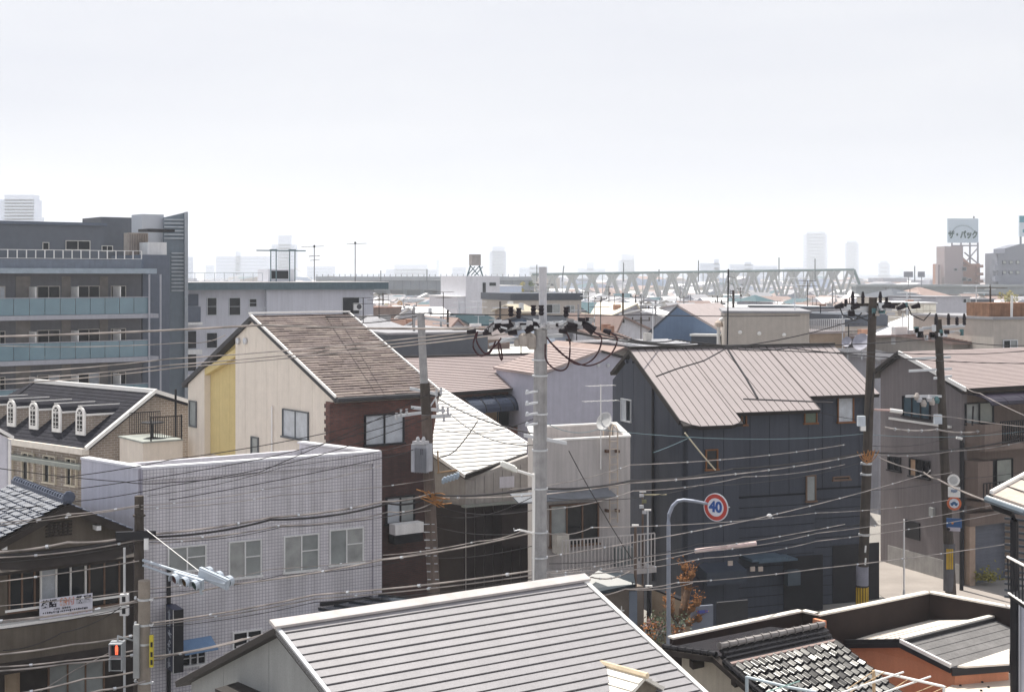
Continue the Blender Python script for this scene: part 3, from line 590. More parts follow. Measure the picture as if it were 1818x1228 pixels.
# traffic signal on its arm
sg = T('traffic_signal', 'white traffic signal heads with hooded lenses on a long arm from the corner pole', 'traffic signal', P(250, 1000, 41)*1)
sgM = M('pale blue signal paint', (.42,.47,.53), .4, var=.08)
def arm(pts, r): return MB().tube(pts, r, 8)
O('arm', arm([P(254, 994, 41.1), P(330, 1018, 40.2), P(400, 1036, 39.4)], .045), sgM, sg); O('arm', arm([P(254, 1003, 41.1), P(330, 1030, 40.2), P(360, 1040, 39.8)], .035), sgM, sg)
O('stay_wire', arm([P(256, 937, 41.1), P(362, 1020, 39.8)], .012), trimw, sg)
lensc = [M('red lens', (.05,.01,.01), .3), M('amber lens', (.05,.03,.01), .3), M('green lens', (.01,.035,.03), .3)]
def head(px, py, d, ax, fwd, n=3):
    c = P(px, py, d); ax = V(ax).normalized(); fwd = V(fwd); fwd = (fwd-ax*fwd.dot(ax)).normalized(); up = ax.cross(fwd); up = up if up.z > 0 else -up
    m = MB(); m.box(c, ax*.54, fwd*.05, up*.15); m.box(c, ax*.5, fwd*.08, up*.11)
    h = O('signal_head', m, sgM, sg)
    for k in range(n):
        o = c+ax*(k-1)*.38+fwd*.1; m = MB(); m.lathe(o, [(.15,0),(.15,.02),(.1,.03)], 12, fwd); O('lens', m, lensc[k], h)
        m = MB(); A = [math.pi*(i/9*1.3-.15) for i in range(10)]
        for i in range(9):
            a_, b_ = A[i], A[i+1]; f_ = lambda t, r, y: o+ax*math.cos(t)*r+up*math.sin(t)*r+fwd*y
            m.box8([f_(a_, .14, 0), f_(b_, .14, 0), f_(b_, .14, .15), f_(a_, .14, .15), f_(a_, .16, 0), f_(b_, .16, 0), f_(b_, .16, .15), f_(a_, .16, .15)])
        O('visor', m, sgM, h)
head(335, 1030, 39.9, (.85,-.5,-.12), (-.55,-.75,-.12)); head(380, 1026, 39.7, (.8,-.45,-.22), (.7,.85,.0))
O('bracket', arm([P(350, 1025, 39.8), P(358, 1055, 39.8)], .04), sgM, sg)
ps = T('pedestrian_signal', 'grey pedestrian signal showing a red standing figure', 'pedestrian signal', P(208, 1165, 40.2)*1)
c = P(209, 1163, 40.2); m = MB(); m.box(c, V((.19,0,0)), V((0,.1,0)), UP*.41); O('housing', m, M('grey signal housing', (.36,.38,.4), .4), ps)
for s in (.2, -.21): m = MB(); m.box(c+V((0,-.1,s)), V((.15,0,0)), V((0,.01,0)), UP*.17); O('lens_panel', m, black, ps)
m = MB(); cc = c+V((0,-.115,.2)); m.lathe(cc+UP*.1, [(.028,0),(.028,.012)], 8, (0,-1,0)); m.box(cc+UP*.01, V((.04,0,0)), V((0,.006,0)), UP*.065); m.box(cc+V((-.022,0,-.09)), V((.014,0,0)), V((0,.005,0)), UP*.055); m.box(cc+V((.022,0,-.09)), V((.014,0,0)), V((0,.005,0)), UP*.055); O('red_figure', m, emitM('lit red figure', (1,.12,.05), 1.3), ps)
for s in (.2, -.21):
    m = MB(); cc = c+V((0,-.1,s))
    m.box(cc+V((0,-.1,.185)), V((.18,0,0)), V((0,.1,0)), UP*.012)
    for k in (-1, 1): m.box(cc+V((.17*k,-.08,0)), V((.01,0,0)), V((0,.08,0)), UP*.17)
    O('hood', m, MATS['grey signal housing'], ps)
O('bracket', MB().tube([c+UP*.42, c+UP*.55, P(250, 1140, 40.8)], .03, 6), MATS['grey signal housing'], ps)
cb = T('wall_boxes', 'pair of small white meter boxes beside the plaster house balcony', 'meter box', P(221, 1070, 42)*1)
for py in (1062, 1083): m = MB(); c = P(221, py, 42.0); m.box(c, V((.12,0,0)), V((0,.08,0)), UP*.14); bx = O('meter_box', m, white, cb); m = MB(); m.box(c-V((0,.085,0)), V((.05,0,0)), V((0,.005,0)), UP*.08); O('meter_glass', m, black, bx)
m = MB(); c = P(221, 1060, 42.1); m.box(V((c.x, c.y, 3)), V((.03,0,0)), V((0,.03,0)), UP*3); O('conduit', m, alu, cb)

# ---------------------------------------------------------------- pinkish roofed house with the barrel awning
pinkR = M('rose grey roof sheet', (.40,.335,.33), .6, var=.05, scale=1, fine=.08, streak=.05)
brr = M('red brown wall', (.17,.085,.065), .85, var=.15)
ph = T('awning_house', 'red-brown house with a rose grey roof and a dark barrel-shaped awning over its balcony', 'house', P(860, 700, 80)*1)
a = P(705, 627, 84.); b = P(957, 637, 88.); c1 = P(1012, 686, 84.5); d1 = P(780, 695, 78.)
# plane through ridge and eave, rebuilt as level lines
def planeroof(a, b, c, d): return a, b, c, d
zr = (a.z+b.z)/2; ze = (c1.z+d1.z)/2
a.z = b.z = zr; c1.z = d1.z = ze
m = MB(); slab(m, [a, b, c1, d1], .18); O('roof', m, M('dark eave', (.04,.035,.035)), ph); rows(ph, a, b, c1, d1, 22, pinkR, .045, 'roof_course', True, gf=.12)
bk = [a, b, b+V((-2.2,3,-1.2)), a+V((-2.2,3,-1.2))]; m = MB(); slab(m, bk, .15); O('back_roof', m, pinkR, ph)
m = MB(); m.box((a+b)/2+UP*.06, (b-a)/2, V((-.06,.1,0)), UP*.05); O('ridge_cap', m, MATS['dark eave'], ph)
WP = Wall((d1.x-.3, d1.y+.5), math.degrees(math.atan2(c1.x-d1.x, c1.y-d1.y)))
tE = WP.t(1018)
m = MB(); m.prism([WP.at(-1, 0), WP.at(tE, 0), WP.at(tE, 0, -4.5), WP.at(-1, 0, -4.5)], UP*(ze-.2)); O('wall', m, brr, ph)
window(ph, WP, 858, 912, 726, 758, black, (M('amber blind', (.45,.33,.22)), glass_d), off=.01); window(ph, WP, 968, 1005, 718, 748, black, (MATS['amber blind'],), off=.01)
m = MB(); WP.box(m, WP.t(850), tE, WP.z(930, 778), WP.z(930, 752), .01, 1.2); O('balcony_wall', m, brr, ph)
m = MB(); WP.box(m, WP.t(850), tE, WP.z(930, 749), WP.z(930, 751), 1.15, 1.22); O('balcony_rail', m, black, ph)
awM = M('smoked awning sheet', (.025,.035,.06), .18, var=.12, spec=.8)
t0, t1 = WP.t(812), WP.t(1024); zt_, zb_ = WP.z(920, 697), WP.z(920, 722); ns = 9
for k in range(ns):
    ta, tb_ = t0+(t1-t0)*k/ns+.02, t0+(t1-t0)*(k+1)/ns-.02; m = MB(); pr = [(.1+1.25*math.sin(x), zb_+(zt_-zb_)*math.cos(x)) for x in [math.pi/2*i/6 for i in range(7)]]
    for i in range(6): (o0, y0), (o1, y1) = pr[i], pr[i+1]; m.box8([WP.at(ta, y0-.03, o0), WP.at(tb_, y0-.03, o0), WP.at(tb_, y1-.03, o1), WP.at(ta, y1-.03, o1), WP.at(ta, y0, o0), WP.at(tb_, y0, o0), WP.at(tb_, y1, o1), WP.at(ta, y1, o1)])
    O('awning_sheet', m, awM, ph)
for k in range(ns+1):
    ta = t0+(t1-t0)*k/ns; m = MB(); m.tube([WP.at(ta, zb_+(zt_-zb_)*math.cos(x)+.01, .1+1.26*math.sin(x)) for x in [math.pi/2*i/6 for i in range(7)]], .03, 5); O('awning_rib', m, black, ph)
for px in (858, 965, 1014): m = MB(); t_ = WP.t(px); m.tube([WP.at(t_, WP.z(px, 752), 1.2), WP.at(t_, zb_, 1.25)], .035, 6); O('post', m, black, ph)
# white flat roof behind
wr = T('flat_white_roof_house', 'flat bright white roofed building just behind the rose grey roof', 'building', P(900, 640, 96)*1)
z = P(890, 637, 92).z; pp = [G(868-38, 617, z), G(952, 614, z), G(975, 632, z), G(858, 637, z)]
m = MB(); m.prism([V((*p[:2], 0)) for p in pp], UP*(z-.12)); O('wall', m, brr, wr); m = MB(); m.prism([V((*p[:2], z-.1)) for p in pp], UP*.1); O('roof', m, M('bright roof membrane', (.8,.8,.76), .6, var=.05), wr)
for i in (0, 3): m = MB(); p_, q_ = pp[i], pp[(i+1) % 4] if i == 0 else pp[0]; m.box((p_+q_)/2+UP*.08, (q_-p_)/2, (q_-p_).normalized().cross(UP)*.12, UP*.1); O('parapet', m, MATS['dark grey verge'] if i else trimw, wr)
m = MB(); c = P(925, 632, 92.4); m.box(V((c.x, c.y, z+.5)), V((.04,0,0)), V((0,.04,0)), UP*.5); m.box(V((c.x+.7, c.y, z+.85)), V((.75,0,0)), V((0,.03,0)), UP*.03); O('roof_stand', m, black, wr)

# ---------------------------------------------------------------- house with the ribbed white roof
wh = T('white_roof_house', 'beige walled house under a steep bright white roof ruled with dark lines', 'house', P(860, 850, 60)*1)
e0 = P(826, 845, 57.5); uW = hd(62); vW = hd(-28); Nn = V((-vW.x*-.36*-1, 0, 1)); 
Sv = V((-vW.x, -vW.y, -.30)).normalized(); Nn = uW.cross(Sv).normalized(); Nn = Nn if Nn.z > 0 else -Nn
def onpl(px, py, p0, N):
    r = V(((px-CX)/F, 1, -(py-HY)/F)); o = V((0,0,H)); k = (p0-o).dot(N)/r.dot(N); return o+r*k
cor = [onpl(x, y, e0, Nn) for x, y in ((782,690), (936,788), (934,807), (826,845), (764,803))]
m = MB(); slab(m, cor, .14); O('roof', m, darkT, wh)
whS = M('white roof sheet', (.72,.71,.69), .55, var=.05, streak=.05)
# courses clipped to the outline, in (along-ridge, down-slope) coordinates
loc = [((p-cor[0]).dot(uW), (p-cor[0]).dot(Sv)) for p in cor]; smax = max(p[1] for p in loc); n_ = 24; amin = min(p[0] for p in loc)
for k in range(n_):
    s0, s1 = smax*k/n_, smax*(k+1)/n_; qq = clip(clip(loc, 1, s0+.05, False), 1, s1-.06, True)
    if len(qq) > 2: O('roof_panel', MB().prism([cor[0]+uW*x+Sv*y+Nn*.003 for x, y in qq], Nn*.045), whS, wh)
for i, j in ((0,1), (4,3), (3,2)): m = MB(); p_, q_ = cor[i], cor[j]; dd = (q_-p_).normalized(); m.box((p_+q_)/2+Nn*.01, (q_-p_)/2, dd.cross(Nn)*.05, Nn*.07); O('verge_trim', m, trimw if i != 3 else darkT, wh)
beigeC = M('beige corrugated wall', (.36,.34,.325), .8, var=.1, streak=.2)
darkC = M('dark corrugated wall', (.03,.024,.025), .8, var=.2)
WW = Wall(V((e0.x, e0.y+.5, 0)), 62); tR = WW.t(941)
pl = [(0, 0), (0, e0.z-.2), (tR, P(938, 800, 61).z), (tR, 0)]
O('wall', MB().prism([WW.at(t, z) for t, z in pl], WW.n*-.3), beigeC, wh)
a_ = [WW.at(0, e0.z-.2), WW.at(0, 0)]; vb = onpl(764, 803, e0, Nn)
O('wall', MB().prism([V((e0.x, e0.y+.45, 0)), V((e0.x, e0.y+.45, e0.z-.2)), V((vb.x, vb.y+.2, vb.z-.2)), V((vb.x, vb.y+.2, 0))], V((.2,.1,0))), beigeC, wh)
zz = WW.z(880, 893)
for k in range(int(tR/.42)+1):      # vertical cladding boards, pale above, dark below
    ta = .42*k; tb_ = min(tR, ta+.4); f = ta/tR
    if tb_-ta < .05: continue
    m = MB(); zt_ = e0.z-.25+(pl[2][1]-e0.z)*f; WW.box(m, ta+.01, tb_-.01, zz, zt_, .003, .03); O('wall_board', m, beigeC, wh)
    m = MB(); WW.box(m, ta+.01, tb_-.01, 0, zz-.04, .003, .06); O('wall_board', m, darkC, wh)
m = MB(); m.prism([V((e0.x-.02, e0.y+.4, 0)), V((e0.x-.02, e0.y+.4, zz)), V((vb.x-.02, vb.y+.1, zz)), V((vb.x-.02, vb.y+.1, 0))], V((-.05,-.05,0))); O('wall_board', m, darkC, wh)
m = MB(); WW.box(m, -.2, tR, zz-.03, zz+.05, .004, .3); O('ledge', m, MATS['green grey sheet'], wh)
m = MB(); WW.box(m, WW.t(886), WW.t(912), WW.z(900, 865), WW.z(900, 845), .03, .06); O('vent_panel', m, sideM, wh)
m = MB(); vv = WW.t(875); WW.box(m, 1.2, 3.6, 3.0, 4.4, .06, .9); O('wall_shed', m, darkC, wh)

# ---------------------------------------------------------------- beige rendered building with the roof ladder
bb = T('beige_building', 'beige rendered flat-topped building with a roof ladder and railed balcony', 'building', P(1030, 900, 54)*1)
beige = M('beige render', (.47,.44,.43), .85, var=.08, scale=.8, streak=.2)
bL, = (P(948, 785, 52.5),); WBt = Wall(V((bL.x, bL.y, 0)), 66); tR = WBt.t(1119); zb = WBt.z(1030, 780)
bvec = P(937, 780, 57.5)-WBt.at(0, zb); bvec = V((bvec.x, bvec.y, 0)); Bq = lambda t, f, z: WBt.at(t, z)+bvec*f
m = MB(); m.prism([Bq(0, 0, 0), Bq(tR, 0, 0), Bq(tR, 1, 0), Bq(0, 1, 0)], UP*(zb-.6)); O('wall', m, beige, bb)
for (a_, b_, c_, d_) in ((0, tR, 0, .035), (0, tR, .965, 1), (0, .18, .036, .964), (tR-.18, tR, .036, .964)):
    m = MB(); m.prism([Bq(a_, c_, zb-.599), Bq(b_, c_, zb-.599), Bq(b_, d_, zb-.599), Bq(a_, d_, zb-.599)], UP*.599); O('parapet', m, beige, bb); m = MB(); m.prism([Bq(a_-.03, c_-.006, zb+.002), Bq(b_+.03, c_-.006, zb+.002), Bq(b_+.03, d_+.006, zb+.002), Bq(a_-.03, d_+.006, zb+.002)], UP*.06); O('coping', m, trimw, bb)
window(bb, WBt, 975, 1062, 893, 968, wood, (glass_g, glass_d, glass_d), off=.003, depth=.1)
pent(bb, WBt, 905, 874, 1078, 866, .22, .8, M('weathered grey awning', (.16,.17,.19), .5), 'awning', .05)
m = MB(); WBt.box(m, WBt.t(958), tR+.4, WBt.z(1050, 1012), WBt.z(1050, 1003), .002, 1.3); O('balcony_slab', m, beige, bb)
railing(bb, WBt, WBt.t(972), tR+.35, WBt.z(1050, 1001), WBt.z(1050, 942), M('pale aluminium', (.5,.47,.46), .5, .2), 26, 1.25, bar=.02)
m = MB(); c = WBt.px(985, 960, .5); m.box(c, WBt.d*.25, WBt.n*.2, UP*.35); 
ac = O('air_conditioner', m, M('dirty white casing', (.5,.47,.42), .6, var=.15)); tag(ac, 'old white air conditioner box on the beige balcony', 'air conditioner')
m = MB(); c = WBt.at(WBt.t(1094), WBt.z(1094, 985), .6); m.box(c, WBt.d*.4, WBt.n*.2, UP*.4)
ac = O('air_conditioner', m, M('grey casing', (.2,.22,.22), .6)); tag(ac, 'grey outdoor unit behind the balcony bars below the ladder', 'air conditioner')
ld = T('roof_ladder', 'beige steel ladder with looped tops climbing the beige wall', 'ladder', WBt.px(1085, 850, .3))
ldM = M('cream painted steel', (.5,.42,.35), .5, var=.2)
for px in (1077, 1091):
    t_ = WBt.t(px); zc = zb+.25; O('rail', MB().tube([WBt.at(t_, WBt.z(px, 925), .25), WBt.at(t_, zc, .25)]+[WBt.at(t_-.0, zc+.25*math.sin(x), .25-.25+.25*math.cos(x)) for x in (.4,.8,1.2,1.57,2.,2.5,3.1)]+[WBt.at(t_, zb-.4, -.25)], .028, 6), ldM, ld)
for k in range(12): z = zb-.1-.29*k; O('rung', MB().tube([WBt.at(WBt.t(1077), z, .25), WBt.at(WBt.t(1091), z, .25)], .016, 5), ldM, ld)
for py in (800, 905):
    for px in (1075, 1093): m = MB(); m.box(WBt.px(px, py, .13), WBt.d*.05, WBt.n*.12, UP*.05); O('bracket', m, M('rust brown', (.12,.07,.05)), ld)
an = T('dish_antenna', 'thin mast with a satellite dish and comb aerial beside the roof ladder', 'antenna', WBt.px(1063, 830, .15))
t_ = WBt.t(1064); O('mast', MB().tube([WBt.at(t_, WBt.z(1064, 832), .12), WBt.at(t_, WBt.z(1064, 682), .12)], .02, 6), trimw, an)
c = WBt.at(t_+.12, WBt.z(1064, 748), .28); ax = V((-.75,-.75,.5)).normalized(); O('dish', MB().lathe(c, [(.04,0),(.2,.02),(.34,.09),(.36,.1),(.34,.1),(.19,.04),(.03,.03)], 18, ax), M('dish grey', (.5,.5,.5), .4), an)
O('feed_arm', MB().tube([c-UP*.28, c+ax*.35], .012, 5), alu, an)
for py, w_ in ((684, .55), (711, .7)):
    z = WBt.z(1064, py); O('boom', MB().tube([WBt.at(t_-w_, z, .12), WBt.at(t_+w_, z, .12)], .012, 5), trimw, an)
    for k in range(7): m = MB(); m.box(WBt.at(t_-w_+w_*k/3, z, .12), WBt.n*.18, WBt.d*.006, UP*.006); O('element', m, trimw, an)

# ---------------------------------------------------------------- lavender gable house behind
lv = T('lavender_house', 'lavender grey gable house between the barrel awning and the charcoal house', 'house', P(1040, 700, 80)*1)
lav = M('lavender render', (.42,.42,.50), .8, var=.06, streak=.1)
a = P(1082, 628, 80.); WL = Wall(V((a.x, a.y, 0)), 66); t0, t1 = WL.t(958), WL.t(1140)
O('wall', MB().prism([WL.at(t0, 0), WL.at(t0, WL.z(965, 668)), WL.at(WL.t(1065), WL.z(1065, 625)), WL.at(t1, WL.z(1120, 646)), WL.at(t1, 0)], WL.n*-6), lav, lv)
m = MB(); z0_, z1_ = WL.z(965, 664), WL.z(1065, 621); slab(m, [WL.at(t0-.2, z0_, .2), WL.at(WL.t(1065), z1_, .2), WL.at(WL.t(1065), z1_, -6), WL.at(t0-.2, z0_, -6)], .1); O('roof', m, pinkR, lv)
rows(lv, WL.at(WL.t(1065), z1_+.01, .2), WL.at(WL.t(1065), z1_+.01, -6), WL.at(t0-.2, z0_+.01, -6), WL.at(t0-.2, z0_+.01, .2), 12, M('mauve brown roof', (.3,.24,.23), .7), .04, 'roof_course', True)
m = MB(); z2_ = WL.z(1120, 642); slab(m, [WL.at(WL.t(1065)+.01, z1_, .2), WL.at(t1, z2_, .2), WL.at(t1, z2_, -6), WL.at(WL.t(1065)+.01, z1_, -6)], .1); O('roof', m, darkT, lv)
for px in (1062, 1079): m = MB(); m.lathe(WL.px(px, 648, .0), [(.1,0),(.1,.08)], 10, WL.n); O('vent_cowl', m, alu, lv)
# ---------------------------------------------------------------- charcoal house with the stepped rose roof
char = M('charcoal siding', (.06,.067,.088), .6, var=.09, scale=.6, streak=.14)
charS = M('charcoal backing', (.02,.022,.028), .8)
uR, vR = hd(70), hd(-20)
C0 = V((6.8,56.7,0)); zr_, ze_ = 10.9, 8.32; run = 4.78; sl_ = (zr_-ze_)/run
ck = T('charcoal_house', 'tall charcoal panelled house under a big rose grey standing seam roof with a stepped eave', 'house', (11,60,0))
WR = Wall(C0, 70); Lf = WR.t(1579)
s1 = (WR.t(1312), .75); s2 = (WR.t(1464), 1.65)       # where the eave steps back and by how much
def zroof(off): return ze_+sl_*off                      # off = metres back from the front plane
secs = [(0, s1[0], 0), (s1[0], s2[0], s1[1]), (s2[0], Lf+.0, s2[1])]
for a, b, o in secs:
    m = MB(); m.prism([WR.at(a, 0, -o-.03), WR.at(b, 0, -o-.03), WR.at(b, 0, -o-.25), WR.at(a, 0, -o-.25)], UP*(zroof(o)-.25)); O('wall', m, charS, ck)
def cpanels(W, t0, t1, z0, z1f, off, wd=.92, zs=None):
    t = t0
    while t < t1-.05:
        e = min(t+wd, t1); z1a, z1b = z1f(t), z1f(e); m = MB()
        m.box8([W.at(t+.012,z0,off), W.at(e-.012,z0,off), W.at(e-.012,z0,off+.03), W.at(t+.012,z0,off+.03), W.at(t+.012,z1a,off), W.at(e-.012,z1b,off), W.at(e-.012,z1b,off+.03), W.at(t+.012,z1a,off+.03)]); O('siding_panel', m, char, ck); t = e
for a, b, o in secs:
    if o == 0: cpanels(WR, a, b, 0, lambda t: zroof(0)-.24, -.03)
    else:
        cpanels(WR, a+.01, b, 5.0, lambda t, o=o: zroof(o)-.24, -o-.03)
        z_ = 5.0; k = 0
        while k < 12:                                     # lower part clad in long horizontal boards
            m = MB(); WR.box(m, a+.02, b, .02+.41*k, .4+.41*k, -o-.03, -o+.0); O('siding_board', m, char, ck); k += 1
for (a, o) in ((s1[0], s1[1]), (s2[0], s2[1]-s1[1])):    # side returns of the steps
    oo = 0 if a == s1[0] else s1[1]
    m = MB(); m.box8([WR.at(a-.03, 0, -oo-.02), WR.at(a+.0, 0, -oo-.02), WR.at(a+.0, 0, -oo-o), WR.at(a-.03, 0, -oo-o)]+[WR.at(a-.03, zroof(oo)-.2, -oo-.02), WR.at(a, zroof(oo)-.2, -oo-.02), WR.at(a, zroof(oo)-.2, -oo-o), WR.at(a-.03, zroof(oo)-.2, -oo-o)]); O('return_panel', m, char, ck)
# gable end
WG2 = Wall(C0, -20); WG2.n = -uR
dg = 6.75
pol = [(0, 0), (0, ze_-.22), (run, zr_-.3), (dg, zr_-.3-(dg-run)*.58), (dg, 0)]
O('wall', MB().prism([WG2.at(t, z, -.03) for t, z in pol], -WG2.n*.2), charS, ck)
panels(ck, WG2, [(t, z) for t, z in pol], 1.14, char, th=.03, start=0)
O('rear_wall', MB().prism([V((*(C0+vR*dg)[:2], 0)), V((*(C0+vR*dg+uR*Lf)[:2], 0)), V((*(C0+vR*(dg-.2)+uR*Lf)[:2], 0)), V((*(C0+vR*(dg-.2))[:2], 0))], UP*9), charS, ck)
e_ = C0+uR*Lf; O('end_wall', MB().prism([V((*p[:2], z)) for p, z in ((e_+vR*1.65, 0), (e_+vR*1.65, zroof(1.65)-.25), (e_+vR*run, zr_-.3), (e_+vR*dg, 9.2), (e_+vR*dg, 0))], -uR*.2), char, ck)
roseM = M('rose grey metal sheet', (.32,.28,.28), .5, .0, var=.05, scale=1.3, streak=.04, fine=.05, spec=.5)
seamM = M('dark seam grey', (.10,.085,.085), .6)  # seam ribs coloured darker than the sheet
# standing seam panels
Nr = V((-vR.x*sl_, -vR.y*sl_, 1)).normalized()
rp = lambda t, off, h=0: V((*(C0+uR*t+vR*off)[:2], 0))+UP*(ze_+sl_*off+.0)+Nr*h
def sfront(t):
    if t < s1[0]: f = -.45
    elif t < s2[0]: f = s1[1]-.45
    else: f = s2[1]-.45
    if t < .35: f = -.45+(.35-t)*.9
    if s1[0]-.3 < t < s1[0]: f = -.45+(t-s1[0]+.3)*1.0
    return f
t = -.15; wd = .36; Lend = Lf+.35
while t < Lend-.05:
    e = min(t+wd, Lend)
    for sx in (s1[0], s2[0]):
        if t < sx-.02 < e-.02: e = sx
    f0, f1 = sfront(t+.001), sfront(e-.001)
    m = MB(); m.box8([rp(t+.006, f0, 0), rp(e-.006, f1, 0), rp(e-.006, run, 0), rp(t+.006, run, 0), rp(t+.006, f0, .02), rp(e-.006, f1, .02), rp(e-.006, run, .02), rp(t+.006, run, .02)])
    po = O('roof_panel', m, roseM, ck)
    m = MB(); m.box8([rp(t-.005, f0, .0), rp(t+.012, f0, .0), rp(t+.012, run, .0), rp(t-.005, run, .0), rp(t-.005, f0, .04), rp(t+.012, f0, .04), rp(t+.012, run, .04), rp(t-.005, run, .04)]); O('standing_seam', m, seamM, po)
    m = MB(); m.box8([rp(t, f0, -.16), rp(e, f1, -.16), rp(e, f1+.06, -.16), rp(t, f0+.06, -.16), rp(t, f0, -.003), rp(e, f1, -.003), rp(e, f1+.06, -.003), rp(t, f0+.06, -.003)]); O('fascia', m, darkT, ck)
    t = e
m = MB(); 
for a, b, f in ((-.15, s1[0], -.38), (s1[0], s2[0], s1[1]-.38), (s2[0], Lend, s2[1]-.38)): m.box8([rp(a, f, -.12), rp(b, f, -.12), rp(b, run, -.12), rp(a, run, -.12), rp(a, f, -.004), rp(b, f, -.004), rp(b, run, -.004), rp(a, run, -.004)])
O('roof_deck', m, darkT, ck)
m = MB(); b0 = rp(-.15, run); b1 = rp(Lend, run); bd = vR*2.0-UP*1.12; slab(m, [b0, b1, b1+bd, b0+bd], .14); O('rear_roof', m, darkT, ck)
m = MB(); m.box((b0+b1)/2+UP*.07, (b1-b0)/2, vR*.12, UP*.05); O('ridge_cap', m, darkT, ck)
for f0, f1 in ((-.1, run),): m = MB(); m.box8([rp(-.2, f0, -.16), rp(-.151, f0, -.16), rp(-.151, f1, -.16), rp(-.2, f1, -.16), rp(-.2, f0, .05), rp(-.151, f0, .05), rp(-.151, f1, .05), rp(-.2, f1, .05)]); O('verge_trim', m, darkT, ck)
orf = M('orange brown window frame', (.20,.085,.035), .55)
WRs = {0: WR, 1: Wall(C0+vR*.75, 70), 2: Wall(C0+vR*1.65, 70)}
def zc(W, px, py): return W.z(px, py)
window(ck, WRs[2], 1486, 1515, 698, 750, orf, (glass_w,), off=.03, depth=.08)
window(ck, WRs[1], 1427, 1450, 721, 752, orf, (M('green tinted glass', (.13,.17,.13), .2),), off=.03)
window(ck, WRs[1], 1315, 1325, 725, 755, orf, (glass_d,), off=.03)
window(ck, WR, 1252, 1274, 797, 834, orf, (glass_d, ), off=.03, bars=1)
window(ck, WRs[1], 1430, 1448, 843, 890, wood, (glass_g,), off=.03)
window(ck, WRs[1], 1478, 1508, 845, 852, wood, (glass_d,), off=.03)
window(ck, WG2, 1122, 1104, 708, 748, alu, (glass_d, glass_w), off=.03, sill=False)
for px in (1115, 1126): m = MB(); m.lathe(WG2.px(px, 641, .03), [(.09,0),(.09,.1)], 8, WG2.n); O('vent_cowl', m, char, ck)
O('downpipe', MB().tube([WG2.px(1162, 682, .08), WG2.px(1162, 1030, .08)], .05, 6), black, ck)
O('downpipe', MB().tube([WR.at(Lf-.08, .2, -1.65+.12), WR.at(Lf-.08, zroof(1.65)-.3, -1.65+.12)], .06, 6), black, ck)
# timber band and dark garage openings of the ground floor
m = MB(); WRs[1].box(m, WR.t(1312), WR.t(1320), 0, 5, .01, .06); O('timber_strip', m, M('brown timber strip', (.06,.045,.02)), ck)
for a, b, c in ((1391, 1460, 986), (1478, 1560, 965)): m = MB(); W_ = WRs[1] if a < 1464 else WRs[2]; W_.box(m, W_.t(a), W_.t(b), .05, W_.z((a+b)/2, c), .005, .04); O('garage_shutter', m, M('black shutter', (.02,.02,.024), .5), ck)
m = MB(); WRs[1].box(m, WR.t(1330), WR.t(1392), WRs[1].z(1360, 986), WRs[1].z(1360, 981), .01, 1.0); m.box(WRs[1].px(1360, 987, .5), uR*.9, WR.n*.5, UP*.04); O('canopy', m, M('blue grey canopy', (.09,.13,.17), .4), ck)
m = MB(); a, b = WR.px(1235, 1000, .05), WR.px(1305, 994, .05); m.box8([a-UP*.5, b-UP*.5, b+WR.n*.9-UP*.7, a+WR.n*.9-UP*.7, a, b, b+WR.n*.9-UP*.2, a+WR.n*.9-UP*.2]); O('canopy', m, M('dark slate canopy', (.05,.06,.08), .4), ck)
for px, py in ((1275,991),(1314,1001),(1328,1001)): m = MB(); m.box(WR.px(px, py, 1.), uR*.1, WR.n*.03, UP*.09); O('wall_plate', m, M('cream plate', (.5,.42,.36)), ck)
m = MB(); m.box(WRs[1].px(1400, 1022, .3), uR*.3, WR.n*.15, UP*.3); O('utility_box', m, M('slate box', (.08,.1,.12)), ck)
# yard walls and door in front of it
yd = T('yard_wall', 'low sunlit beige yard wall with a curved edge before the charcoal house', 'wall', (4.6,50,0))
a, b = G(1157, 1190, 0), G(1228, 1175, 0); a = P(1157, 1046, 51); b = P(1226, 1070, 49.5); a0, b0 = V((a.x, a.y, 0)), V((b.x, b.y, 0)); hN = V((.3,.25,0))*.5
O('wall', MB().prism([a0, b0, b0+UP*2.3, V((b.x, b.y, 2.6)), V((a.x, a.y, a.z))], hN), M('beige block wall', (.36,.28,.2), .9, var=.12, bump=.3), yd)
m = MB(); m.box8([a+UP*.002, V((b.x,b.y,2.602)), V((b.x,b.y,2.602))+hN*1.2, a+hN*1.2, a+UP*.07, V((b.x,b.y,2.67)), V((b.x,b.y,2.67))+hN*1.2, a+hN*1.2+UP*.07]); O('coping', m, black, yd)
dr = T('grey_door_panel', 'grey metal gate panel beside the pruned tree', 'gate', (6.5,50,0)); c = P(1246, 1100, 49.); 
m = MB(); m.box(V((c.x, c.y, 1.35)), hd(70)*.42, hd(-20)*.04, UP*1.35); O('leaf', m, M('grey gate', (.2,.22,.27), .5), dr); m = MB(); m.box(V((c.x, c.y, 2.5))+hd(-20)*-.05, hd(70)*.2, hd(-20)*.02, UP*.05); O('plate', m, M('blue plate', (.1,.12,.4)), dr)
m = MB(); m.box(V((c.x+1.1, c.y+.3, 2.75)), hd(70)*.6, hd(-20)*.05, UP*.04); m.box(V((c.x+1.1, c.y+.35, 1.35)), hd(70)*.6, hd(-20)*.03, UP*1.35); fence_ = O('fence_panel', m, M('dark fence', (.05,.05,.055)), dr)
